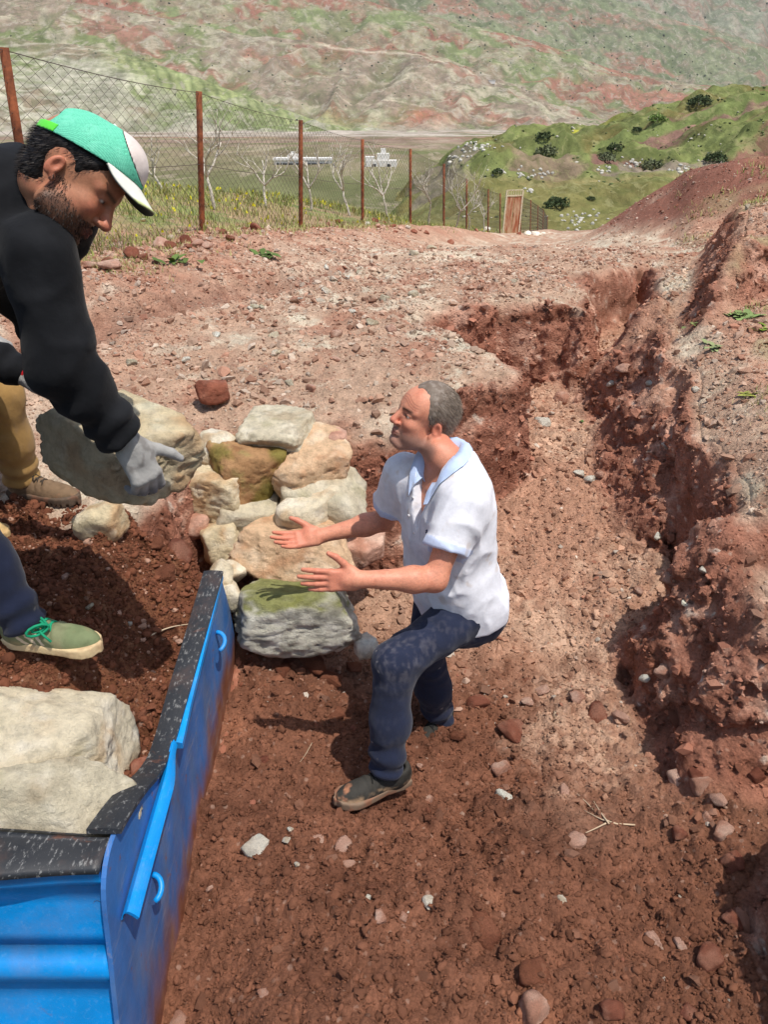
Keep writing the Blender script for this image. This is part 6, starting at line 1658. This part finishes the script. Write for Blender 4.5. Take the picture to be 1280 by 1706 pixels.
vis = (np.abs(gp[:, 0]) < .56 * gp[:, 1] + .45) & (gp[:, 1] < 17) & ~(wgrid.ravel()[cand] > .10)
patch = fbm((gp * 1.3).astype(np.float32), 3, seed=401)
cellA = ((1.25 + .66 * gp[:, 1]) * np.interp(gp[:, 1], ys, np.gradient(ys))); cellA = cellA / np.percentile(cellA[vis], 60)
dens = np.where(fm > .5, np.where(fs > -.2, .26 + .35 * patch, .02), .42 + .30 * patch) * np.clip(cellA, .4, 1.6)
keep = vis & (r.random(len(gp)) < np.clip(dens, .03, 1)); keep &= ~((gp[:, 0] < XS + .02) & (gp[:, 1] < 2.75)); idx = np.nonzero(keep)[0][:190000]
P, Cg, f = gp[idx], gC[idx], fm[idx]
S = .0026 * (r.pareto(2.1, len(P)) + 1); S = np.minimum(S * (1 + .10 * P[:, 1]), np.where(f > .5, .030, .022))
pal = np.array([lin(c) for c in ((206, 178, 158), (182, 138, 116), (164, 106, 86), (216, 206, 190), (142, 90, 70), (192, 160, 140))])
cc = pal[r.integers(0, 6, len(P))]; mixk = np.where(f > .5, .45, np.where(r.random(len(P)) < .10, .75, .06))[:, None]; cc = Cg * (1 - mixk) + cc * mixk
cc = np.clip(cc * r.uniform(.70, 1.2, (len(P), 1)), .01, .8)
dug = (f < .5) & (P[:, 1] < 2.6 + .3 * noise3(P * 2, 5)) & (P[:, 0] < 1.0 + .4 * noise3(P * 1.5, 6)); ang = ~dug | (r.random(len(P)) < .10)
scatter_points('gravel', (P + np.array([0, 0, 1]) * (S * .15)[:, None])[ang], S[ang], cc[ang], 6, 'loose gravel and angular stone chips over road and gully', M_CRUMB)
rd = np.nonzero(~ang)[0]; rd = np.concatenate([rd, rd, rd]); Pd = P[rd] + r.normal(0, .006, (len(rd), 3)) * np.array([1, 1, 0]); Sd = np.minimum(.0024 * (r.pareto(2.4, len(rd)) + 1), .015)
scatter_points('soil_clods', Pd, Sd, np.clip(C_GROUND[cand[idx]][rd] * r.uniform(.72, 1.25, (len(rd), 1)), .01, .6), 7, 'crumbly clods of dug red-brown soil around the feet', M_CRUMB, .7, 2, 1.9)
# crumbs caught on the gully walls and on the heap in the bucket
wi = r.integers(0, len(sV), 22000); S = .0036 * (r.pareto(2.4, len(wi)) + 1); S = np.minimum(S, .03); cc = sC[wi] * r.uniform(.7, 1.5, (len(wi), 1))
scatter_points('bank_rubble', sV[wi], S, np.clip(cc, .01, .7), 8, 'small stones stuck in the eroded walls of the gully', M_CRUMB)
hp = []
for k in range(32000):
    x, y = r.uniform(-1.75, XS - .05), r.uniform(1.25, 2.9); h = HEAP.ray_cast(Vector((x, y, 3)), Vector((0, 0, -1)))
    if h[0] is not None: hp.append(h[0][:])
hp = np.array(hp); S = np.minimum(.0026 * (r.pareto(2.4, len(hp)) + 1), .016); cc = np.array([lin((124, 78, 58))]) * r.uniform(.6, 1.3, (len(hp), 1)); pale_ = r.random(len(hp)) < .05; cc[pale_] = lin((190, 150, 128))
scatter_points('soil_crumbs', hp + np.array([0, 0, 1]) * (S * .3)[:, None], S, cc, 9, 'crumbs of dark soil on the heap in the bucket', M_CRUMB, .7, 2, 1.9)
log('gravel')

# ------------------------------------------------------------------ dry twigs
t = NT('dry_twig'); base = t.mixc(t.noise(40, 3, .6), tuple(lin((176, 150, 120))), tuple(lin((208, 190, 164)))); M_TWIG = t.done(base, .9)
def twig(pix, rad, label, lift=.008):
    mb = MB()
    for path in pix:
        pts = []
        for (u, v) in path:
            h = cast2(u, v)
            if h is not None: pts.append(h[0] + np.array([0, 0, lift]))
        if len(pts) > 1:
            p_ = spline(np.array(pts), 10); mb.put(*tube_vf(p_, np.linspace(rad, rad * .4, len(p_)), 5))
    me = mesh_from('twig', mb.verts(), mb.F); o = add('twig', me, M_TWIG, label=label, category='twig'); return o
twig([[(1058, 1377), (1010, 1374), (985, 1358), (972, 1352)], [(1030, 1376), (1000, 1368), (980, 1340), (962, 1325)], [(1010, 1374), (990, 1384), (976, 1390)], [(1015, 1375), (1000, 1355), (988, 1335)]], .0035, 'forked pale dry twig on the red soil at lower right')
twig([[(250, 1062), (285, 1046), (315, 1043), (334, 1040)]], .0035, 'thin pale dry twig on the soil beside the bucket tip')
twig([[(520, 1240), (508, 1262), (500, 1272)]], .002, 'short pale straw on the soil left of the navy trouser leg')

# ------------------------------------------------------------------ chain-link fence
t = NT('rusty_post'); base = t.mixc(t.ramp(t.noise(9, 6, .7), [(.35, 0), (.65, 1)]), tuple(lin((84, 48, 34))), tuple(lin((146, 84, 54)))); M_POST = t.done(base, .85, t.bump(t.noise(50, 5, .7), .5, .006), .2)
t = NT('weathered_wire'); M_WIRE = t.done(tuple(lin((84, 74, 68))), .7, None, .3)
fence = empty('chain_link_fence', FENCE[1] - np.array([0, 0, 0]), 'long rusty chain-link fence with iron posts along the left verge', 'fence')
bases = []; tops = []
for i, (u, vt, vb, Y) in enumerate(FENCE_PX):
    g = ground_at(FENCE[i][0], FENCE[i][1]); b0 = FENCE[i].copy()
    if g is not None: b0[2] = g[2]
    top = PY(u, vt, Y); top = top if i else np.array([FENCE[0][0], FENCE[0][1], 2.75])
    top[:2] = b0[:2] + np.clip(top[:2] - b0[:2], -.12, .12)
    if not 1.35 < top[2] - b0[2] < 2.2: top[2] = b0[2] + np.clip(top[2] - b0[2], 1.4, 2.0)
    bases.append(b0); tops.append(top)
for b0, t0 in zip(bases, tops):
    part('post', *tube_vf(np.array([b0 - (t0 - b0) * .15, b0, (b0 + t0) / 2, t0]), .033, 8), M_POST, fence)
for i in range(len(bases) - 1):
    b0, b1, t0, t1 = bases[i], bases[i + 1], tops[i], tops[i + 1]
    if i == 9: continue                                        # the gap closed by the sheet-metal gate
    Lp = np.linalg.norm(b1 - b0); cw = .088; nw = int(Lp / cw); nz = 30 if i < 7 else 16; mb = MB(); sides = 3
    rad = .0021 if i < 4 else .0026
    for k in range(nw):
        zs = np.linspace(0.02, .985, nz + 1); f = (k + .5 + np.where((np.arange(nz + 1) + k) % 2 == 0, -.5, .5)) / nw
        sag = .02 * np.sin(f * math.pi)
        P_ = (b0[None] * (1 - f[:, None]) + b1[None] * f[:, None]) * (1 - zs[:, None]) + (t0[None] * (1 - f[:, None]) + t1[None] * f[:, None]) * zs[:, None]
        P_[:, 2] -= sag * zs; P_[:, 1] -= .036
        mb.put(*tube_vf(P_, rad, sides, False))
    part('wire_mesh', mb.verts(), mb.F, M_WIRE, fence, smooth=False)
    for fz in (.0, .5, .99):
        f = np.linspace(0, 1, 9)[:, None]; P_ = (b0 * (1 - f) + b1 * f) * (1 - fz) + (t0 * (1 - f) + t1 * f) * fz; P_[:, 2] -= .03 * np.sin(f[:, 0] * math.pi); P_[:, 1] -= .037
        if fz == 0: P_[:, 2] += .05
        part('line_wire', *tube_vf(P_, .003, 4, False), M_WIRE, fence, smooth=False)
log('fence')
# sheet-metal gate between two of the far posts
ga, gb = bases[9] , bases[10]
gc = (ga + gb) / 2; gd = nrm(np.array([1.0, .25, 0])); gn = np.array([-gd[1], gd[0], 0]); gz0 = gc[2] - .05; GW, GH = .43, 2.15
gate = empty('gate', (gc[0], gc[1], gz0), 'rust-streaked pale sheet-metal gate standing in the chain-link fence', 'gate')
t = NT('rusted_sheet'); sc = t.node('ShaderNodeMapping'); sc.inputs['Scale'].default_value = (9, 9, 1.4); t.link(t.obj(), sc.inputs['Vector'])
base = t.mixc(t.ramp(t.noise(1.0, 6, .7, sc.outputs[0]), [(.38, 0), (.62, 1)]), tuple(lin((190, 160, 130))), tuple(lin((150, 78, 48)))); M_SHEET = t.done(base, .8, t.bump(t.noise(20, 4, .6), .3, .01), .3)
t = NT('cream_paint'); M_CREAM = t.done(t.mixc(t.ramp(t.noise(14, 6, .7), [(.5, 0), (.7, 1)]), tuple(lin((208, 196, 170))), tuple(lin((150, 96, 66)))), .7)
RG = np.stack([gd, gn, [0, 0, 1]], 1); lean = np.array([.06, 0, 0])
def gbox(nm, c, half, mat):
    V, Fc = box_vf(c, half); V = V + lean * (V[:, 2:3] / GH); part(nm, V @ RG.T + np.array([gc[0], gc[1], gz0]), Fc, mat, gate, smooth=False)
for k in range(2): gbox('door_leaf', ((-.5 + k) * GW * .96, 0, GH * .43), (GW * .45, .012, GH * .41), M_SHEET)
for s in (-1, 1): gbox('frame_post', (s * GW, -.01, GH * .47), (.035, .035, GH * .50), M_CREAM)
gbox('frame_bar', (0, -.01, GH * .86), (GW, .025, .03), M_CREAM); gbox('frame_bar', (0, -.01, .05), (GW, .025, .03), M_CREAM); gbox('frame_bar', (0, -.012, GH * .98), (GW, .02, .018), M_CREAM)
for k in range(6): gbox('bar', (-GW + .12 + k * (2 * GW - .24) / 5, -.01, GH * .925), (.012, .012, GH * .05), M_CREAM)
gbox('handle', (.03, -.035, GH * .45), (.012, .018, .09), M_RUST)

# ------------------------------------------------------------------ bare whitish saplings behind the fence
t = NT('whitewashed_bark'); M_BARK = t.done(t.mixc(t.ramp(t.noise(30, 5, .7), [(.45, 0), (.7, 1)]), tuple(lin((206, 198, 184))), tuple(lin((140, 128, 112)))), .9)
def sapling(u, v, Y, hgt, seed, label):
    r = np.random.default_rng(seed); p0 = PY(u, v, Y); g = ground_at(p0[0], p0[1]); base_ = np.array([p0[0], p0[1], g[2] if g is not None else p0[2]])
    root = empty('tree', base_, label, 'tree', 'bare saplings behind the fence')
    def limb(p, d, L, r0, depth, mb):
        n = 5; pts = [p]; d = nrm(d)
        for k in range(n):
            d = nrm(d + r.normal(0, .16, 3) + np.array([0, 0, .07])); pts.append(pts[-1] + d * L / n)
        mb.put(*tube_vf(np.array(pts), np.linspace(r0, r0 * .6, n + 1), 6))
        if depth:
            for k in range(3 if depth > 1 else 2):
                at = pts[int(r.integers(2, n + 1))]; a = r.uniform(0, 6.28); limb(at, nrm(d * .75 + np.array([math.cos(a), math.sin(a), .45]) * .75), L * r.uniform(.55, .8), r0 * .55, depth - 1, mb)
    tr_ = MB(); limb(base_ - np.array([0, 0, .05]), (r.normal(0, .12), r.normal(0, .12), 1), hgt * .38, .034, 0, tr_)
    part('trunk', tr_.verts(), tr_.F, M_BARK, root)
    topp = tr_.verts()[-6:].mean(0); cr = MB()
    for k in range(int(r.integers(3, 5))):
        a = r.uniform(0, 6.28); limb(topp - np.array([0, 0, .04]), (math.cos(a) * .8, math.sin(a) * .8, 1.0), hgt * .40, .021, 2, cr)
    part('crown', cr.verts(), cr.F, M_BARK, root)
for i, (u, v, Y, hh) in enumerate(((352, 308, 13.5, 1.55), (443, 338, 17.0, 1.35), (518, 346, 18.5, 1.5), (583, 360, 19.5, 1.75), (648, 362, 22.0, 1.9), (716, 366, 24.5, 2.1), (757, 371, 28.0, 2.2), (782, 374, 32.0, 2.1), (806, 376, 36.0, 2.0), (268, 303, 15.5, .9))):
    sapling(u, v, Y, hh, 900 + i, ['bare whitish sapling right behind the second fence post from the left', 'bare whitish sapling left of the third fence post', 'bare whitish sapling right of the third fence post', 'bare whitish sapling just left of the fourth fence post', 'bare whitish sapling between the fourth and fifth fence posts',
            'bare whitish sapling between the fifth and sixth fence posts', 'bare whitish sapling right of the sixth fence post', 'bare whitish sapling at the seventh fence post', 'bare whitish sapling nearest the sheet-metal gate', 'smallest bare whitish sapling, in the field behind the green cap'][i])
log('saplings')
# ------------------------------------------------------------------ far things: buildings, shrubs, outcrops, grass
t = NT('white_render'); M_WHITE = t.done(t.mixc(t.noise(.8, 4, .6), tuple(lin((236, 234, 230))), tuple(lin((214, 210, 204)))), .9)
t = NT('dark_pane'); M_PANE = t.done(tuple(lin((52, 54, 58))), .35, None, .5)
def ray_to(tree, u, v):
    d = PD(u, v, 1.0) - CAM; d /= np.linalg.norm(d); h = tree.ray_cast(Vector(CAM), Vector(d)); return None if h[0] is None else np.array(h[0])
def bld(name, u, v, Y, label):
    p = PY(u, v, Y); return empty(name, p, label, 'building'), p
b, p = bld('building', 505, 288, 318, 'long low white building with a row of dark windows on the valley floor')
Wd, Hd = 10.8, 6.2
def bb(nm, c, half, mat, par=None, root=None):
    V, Fc = box_vf(c, half); me = mesh_from(nm, V, Fc, False); return add(nm, me, mat, par or root)
bb('wall', (0, 3, Hd * .36), (Wd, 3, Hd * .36), M_WHITE, root=b)
bb('roof', (0, 3, Hd * .76), (Wd * 1.03, 3.4, Hd * .06), M_WHITE, root=b)
for k in range(9):
    w = bb('window', (-Wd + 1.9 + k * 2.2, -.06, Hd * .40), (.92, .06, .85), M_PANE, root=b); bb('sill', (-Wd + 1.9 + k * 2.2, -.16, Hd * .40 - .98), (1.0, .12, .10), M_WHITE, w)
bb('parapet', (-Wd * .35, 3, Hd * .92), (1.8, 1.5, Hd * .11), M_WHITE, root=b); bb('water_tank', (-Wd * .36, 3, Hd * 1.07), (.8, .8, .5), M_WHITE, root=b)
for k in range(5): bb('roof_post', (-Wd * .75 + k * 2.4, 1.2, Hd * .88), (.12, .12, .5), M_WHITE, root=b)
b, p = bld('building', 636, 288, 300, 'small blocky white building with a tower beside the long low one')
bb('wall', (0, 3, 2.0), (5.4, 3, 2.0), M_WHITE, root=b); tw = bb('tower', (.6, 3, 5.1), (2.2, 2.2, 1.1), M_WHITE, root=b); bb('water_tank', (.6, 3, 7.0), (.9, .9, .8), M_WHITE, root=b); bb('annex', (-4.2, 2.6, 2.6), (1.6, 2.4, 2.6), M_WHITE, root=b)
for k in (-1, 1): bb('window', (k * 2.6, -.05, 2.2), (.6, .05, .7), M_PANE, root=b)
b, p = bld('building', 820, 142, 2000, 'tiny white hut beside the track on the far mountainside')
hm_ = ray_to(MBVH, 820, 139)
if hm_ is not None: b.location = hm_
bb('wall', (0, 3, 2.5), (7, 4, 3.5), M_WHITE, root=b); bb('roof', (0, 3, 6.3), (7.6, 4.6, .4), M_WHITE, root=b)

t = NT('shrub_leaf'); base = t.attr(); M_LEAF = t.done(base, .8, None, .2)
def leaf_ball(n, rx, rz, size, seed, c):
    r = np.random.default_rng(seed); d = r.normal(0, 1, (n, 3)); d /= np.linalg.norm(d, axis=1)[:, None]; d[:, 2] = np.abs(d[:, 2]) * 1.0
    lump = 1 + .45 * fbm((d * 1.9 + seed).astype(np.float32), 3, seed=seed); rad = r.uniform(.45, 1.0, n) ** .5 * lump
    P = d * rad[:, None] * np.array([rx, rx, rz])
    a = r.normal(0, 1, (n, 3)); a /= np.linalg.norm(a, axis=1)[:, None]; b_ = np.cross(a, r.normal(0, 1, (n, 3))); b_ /= np.linalg.norm(b_, axis=1)[:, None]
    s = size * r.uniform(.6, 1.4, n)[:, None]
    V = np.stack([P - a * s, P + b_ * s * .55, P + a * s, P - b_ * s * .55], 1).reshape(-1, 3); Q = np.arange(n * 4).reshape(-1, 4)
    return V, Q, np.repeat(lin(c)[None] * r.uniform(.6, 1.5, (n, 1)), 4, 0)
SHRUBS = [(1165, 168, 15, 'dark round bush on the skyline of the green hill, near the right'), (1025, 246, 11, 'dark bush in the middle of the green hillside'), (1192, 262, 15, 'dark bush above white rocks at the right of the hillside'), (1212, 275, 13, 'grey-green bush just right of the dark one by the white rocks'),
          (928, 337, 16, 'dark round bush low on the slope right of the fence end'), (1272, 113, 11, 'dark bush at the right edge on top of the hill'), (1095, 196, 12, 'light green bush high on the hillside'), (912, 250, 15, 'sprawling bush left on the green hillside'), (1087, 275, 17, 'olive bush among rocks at mid slope'), (1010, 262, 14, 'olive bush over the rocky step'),
          (905, 226, 11, 'small bush near the top left of the hillside'), (1110, 165, 12, 'bush on the skyline left of the dark round one'), (830, 285, 9, 'small dark bush on the rocky left flank of the hill'), (1062, 215, 7, 'tiny bush above the red patch of hillside'), (985, 330, 6, 'tiny dark tuft on the lower green slope')]
for i, (u, v, w, lab) in enumerate(SHRUBS):
    h = ray_to(HBVH, u, v + w * .5)
    if h is None: continue
    s = w / F_PX * depth_of(h); root = empty('bush', h, lab, 'bush', 'bushes on the green hill')
    V, Q, Cc = leaf_ball(420, s * 1.25, s * .85, s * .17, 1200 + i, (110, 130, 70) if i in (6,) else ((96, 102, 74) if i in (3, 7, 8, 9) else (66, 78, 48))); part('crown', V + h + np.array([0, 0, .1 * s]), Q, M_LEAF, root, smooth=False, col=np.clip(Cc, 0, .5))
    part('trunk', *tube_vf(np.array([h - np.array([0, 0, .3 * s]), h + np.array([0, 0, .5 * s])]), s * .08, 6), M_BARK, root)
OUT = [(800, 247, 32, 10, 26), (828, 286, 18, 8, 12), (866, 290, 12, 10, 8), (1060, 272, 18, 10, 14), (1140, 282, 26, 8, 16), (1208, 272, 10, 7, 8), (962, 366, 34, 16, 40), (1012, 386, 20, 6, 14), (900, 290, 20, 9, 12), (1010, 282, 16, 6, 10), (760, 262, 20, 14, 16), (880, 318, 14, 4, 8)]
M_ROCKFAR = stone_mat('outcrop_rock', .5)
for i, (u, v, ru, rv, n) in enumerate(OUT):
    r = np.random.default_rng(1300 + i); mb = MB(); cs_ = []
    for k in range(n):
        h = ray_to(HBVH, u + r.normal(0, ru * .5), v + r.normal(0, rv * .5))
        if h is None: continue
        s = r.uniform(2.5, 6.5) / F_PX * depth_of(h) * .62; V, Fc = rock_vf(1400 + (i * 7 + k) % 9, (s, s * r.uniform(.6, 1.2), s * r.uniform(.6, 1.3)), 2); mb.put(V + h, Fc, lin((196, 192, 182)) * r.uniform(.6, 1.1))
    if mb.V:
        me = mesh_from('rock_outcrop', mb.verts(), mb.F); set_col(me, np.concatenate(mb.C)); add('rock_outcrop', me, M_ROCKFAR, kind='stuff', label='patch of weathered whitish rocks on the green hillside', category='rocks', group='rock outcrops on the hillside')
# dark tufts and stones strewn over the green hill
r = np.random.default_rng(57); P = []
for k in range(1500):
    h = ray_to(HBVH, r.uniform(680, 1300), r.uniform(120, 388))
    if h is not None: P.append(h)
P = np.array(P); keep = fbm((P * .12).astype(np.float32), 3, seed=58) > .0; P = P[keep]; S = P[:, 1] / F_PX * r.uniform(.6, 1.5, len(P)) ** 2 * 1.5; wh = r.random(len(P)) < .22
cc = np.array([lin((84, 94, 56))]) * r.uniform(.6, 1.5, (len(P), 1)); cc[wh] = lin((190, 184, 170))
scatter_mesh('hill_tufts', P, S, cc, 59, 'dark tufts and half-buried stones strewn over the green hill', M_LEAF, flat=.6)
# scrub dotted over the mountain
r = np.random.default_rng(55); P = []
for k in range(1900):
    u, v = r.uniform(-40, 1320), r.uniform(-20, 215)
    if r.random() > .22 + .9 * (math.exp(-((u * .30 - v - 190) / 60) ** 2)) * (u > 700) : continue
    h = ray_to(MBVH, u, v)
    if h is not None: P.append(h)
P = np.array(P); S = P[:, 1] / F_PX * r.uniform(.5, 1.7, len(P)) ** 1.4 * .85
scatter_mesh('scrub', P, S, np.array([lin((78, 86, 64))]) * r.uniform(.6, 1.4, (len(P), 1)), 56, 'dark scrub dotted over the far mountainside', M_LEAF, flat=1.0)
bpy.data.objects['scrub']['category'] = 'scrub'
log('far things')

# ------------------------------------------------------------------ grass, flowers and small plants
t = NT('grass_blade'); base = t.attr(); M_GRASS = t.done(base, .7, None, .2)
def blades(name, P, hgt, wid, C, seed, label, lean=.5):
    r = np.random.default_rng(seed); n = len(P); a = r.uniform(0, 6.28, n); L = hgt * r.uniform(.5, 1.3, n)
    d = np.stack([np.cos(a), np.sin(a), 0 * a], 1); side = np.stack([-d[:, 1], d[:, 0], 0 * a], 1); w = (wid * r.uniform(.6, 1.4, n))[:, None]; z = np.array([0, 0, 1.0])
    mid = P + d * (L * lean * .35)[:, None] + z * (L * .6)[:, None]; tip = P + d * (L * lean)[:, None] + z * L[:, None]
    V = np.stack([P - side * w, P + side * w, mid + side * w * .7, mid - side * w * .7, tip], 1).reshape(-1, 3); k = np.arange(n)[:, None] * 5
    Fc = [tuple(q) for q in k + np.array([0, 1, 2, 3])] + [tuple(q) for q in k + np.array([3, 2, 4])]
    me = mesh_from(name, V, Fc, False); set_col(me, np.clip(np.repeat(C, 5, 0), 0, .7)); add(name, me, M_GRASS, kind='stuff', label=label, category=name.split('_')[0])
r = np.random.default_rng(66)
fv = np.nonzero((FD['side'] < .15) & (FD['side'] > -7) & (gy > 4.5) & (gy < 45) & (np.abs(gx) < .62 * gy + 1) & (FD['drop'] < 3))[0]
gpat = fbm((GV[fv] * .55).astype(np.float32), 3, seed=501)
pw = np.clip(.35 + 1.2 * gpat + .4 * sstep(-1.2, -3, FD['side'][fv]), .05, 2) * (gy[fv] ** 1.0); pw /= pw.sum()
sel = r.choice(fv, 22000, p=pw); P = GV[sel] + r.normal(0, .03, (len(sel), 3)) * np.array([1, 1, 0]); sc_ = np.clip(gy[sel] / 10, .8, 2.4)
cg = np.array([lin(c) for c in ((140, 148, 78), (164, 162, 100), (118, 128, 64), (180, 164, 116))])[r.choice(4, len(sel), p=[.34, .26, .24, .16])]
blades('grass', P, .10 * sc_ ** .6, .0045 * sc_, cg * r.uniform(.7, 1.3, (len(sel), 1)), 67, 'spring grass and weeds in the field behind the fence')
fl = r.choice(fv, 1500, p=pw); fl = fl[fbm((GV[fl] * .8).astype(np.float32), 2, seed=511) > -.02]
blades('flowers', GV[fl] + np.array([0, 0, .07]), .035 * np.clip(gy[fl] / 9, .8, 2), .012 * np.clip(gy[fl] / 9, .8, 2.2), np.tile(lin((226, 208, 40)), (len(fl), 1)), 68, 'little yellow flowers scattered through the grass behind the fence', .3)
# thin grass on the verge and the right bank
vb_ = np.nonzero((gy > 3.4) & (gy < 26) & (np.abs(gx) < .62 * gy + .6) & (wgrid.ravel() < .1) & (FD['m'] > .7))[0]
verge = (1 - FD['right'][vb_]) * sstep(1.15, .35, FD['dF'][vb_]) * (FD['side'][vb_] > 0) * .8; rbk = FD['right'][vb_] * sstep(.02, .35, fbm((GV[vb_] * 1.1).astype(np.float32), 3, seed=521)) * sstep(.12, .35, FD['sd'][vb_])
pw = (verge * sstep(-.02, .3, fbm((GV[vb_] * 1.6).astype(np.float32), 3, seed=522)) + rbk * .8) * np.clip(gy[vb_] / 5, .7, 2.5) + 1e-9; pw /= pw.sum()
sel = r.choice(vb_, 15000, p=pw); P = GV[sel] + r.normal(0, .012, (len(sel), 3)) * np.array([1, 1, 0]); sc_ = np.clip(gy[sel] / 7, .7, 2)
cg = np.array([lin(c) for c in ((138, 146, 80), (164, 160, 104), (184, 170, 126))])[r.choice(3, len(sel), p=[.5, .3, .2])]
blades('verge_grass', P, .045 * sc_ ** .8, .0028 * sc_, cg * r.uniform(.7, 1.3, (len(sel), 1)), 69, 'thin short grass on the verge and on the right-hand bank', .9)
def rosette(u, v, n, L, W_, seed, label, c):
    h = cast2(u, v)
    if h is None: return
    r = np.random.default_rng(seed); root = empty('plant', h[0], label, 'plant', 'low leafy plants')
    for k in range(n):
        a = k * 2.4 + r.normal(0, .2); el = r.uniform(.15, .8); l = L * r.uniform(.6, 1.1); d = np.array([math.cos(a) * math.cos(el), math.sin(a) * math.cos(el), math.sin(el)]); s = np.array([-math.sin(a), math.cos(a), 0])
        off = np.array([r.normal(0, L * .5), r.normal(0, L * .4), 0]); V = []
        for j in range(5):
            f = j / 4; cpt = h[0] + off + d * l * f + np.array([0, 0, .005 - .35 * l * f * f]); w = W_ * math.sin(math.pi * min(f * .85 + .12, 1)) * l / L
            V += [cpt - s * w, cpt + np.array([0, 0, -.12 * w]), cpt + s * w]
        Fc = []
        for j in range(4):
            for e in (0, 1): Fc.append((j * 3 + e, j * 3 + e + 1, j * 3 + e + 4, j * 3 + e + 3))
        part('leaf', np.array(V), Fc, M_GRASS, root, col=lin(c) * r.uniform(.75, 1.25))
rosette(1238, 527, 34, .095, .022, 71, 'broad-leaved green weed on the right-hand bank near the edge', (122, 142, 86))
rosette(1268, 548, 14, .07, .018, 72, 'small bright weed at the right edge below the broad-leaved one', (118, 140, 50))
rosette(1190, 580, 16, .075, .018, 73, 'pale weed on the lip of the right-hand bank', (140, 150, 104))
rosette(1160, 545, 10, .06, .014, 74, 'tiny weed on the lip above the pale one', (116, 126, 76))
rosette(434, 426, 22, .16, .03, 75, 'dark green weed on the red slope below the fence', (84, 104, 52))
rosette(292, 437, 14, .15, .03, 76, 'low weed by the red stones near the fence', (92, 112, 56))
rosette(975, 703, 5, .035, .010, 77, 'single green sprig on the shaded gully floor', (96, 128, 70))
rosette(1250, 660, 12, .06, .012, 78, 'tuft of yellow-green weed low on the right-hand bank', (142, 146, 70))
log('plants')
# ------------------------------------------------------------------ thin haze over the valley
V, Fc = box_vf((0, 2480, 505), (4700, 2560, 635)); me = mesh_from('haze', V, Fc, False)
hm_ = bpy.data.materials.new('haze'); hm_.use_nodes = True; nt = hm_.node_tree; nt.nodes.clear()
vo = nt.nodes.new('ShaderNodeVolumePrincipled'); ou = nt.nodes.new('ShaderNodeOutputMaterial'); nt.links.new(vo.outputs[0], ou.inputs['Volume'])
vo.inputs['Color'].default_value = (.86, .90, .95, 1); vo.inputs['Density'].default_value = 0.00005; vo.inputs['Anisotropy'].default_value = 0.3
hz_o = add('haze', me, hm_, kind='stuff', label='thin pale haze hanging over the valley and mountain', category='haze')
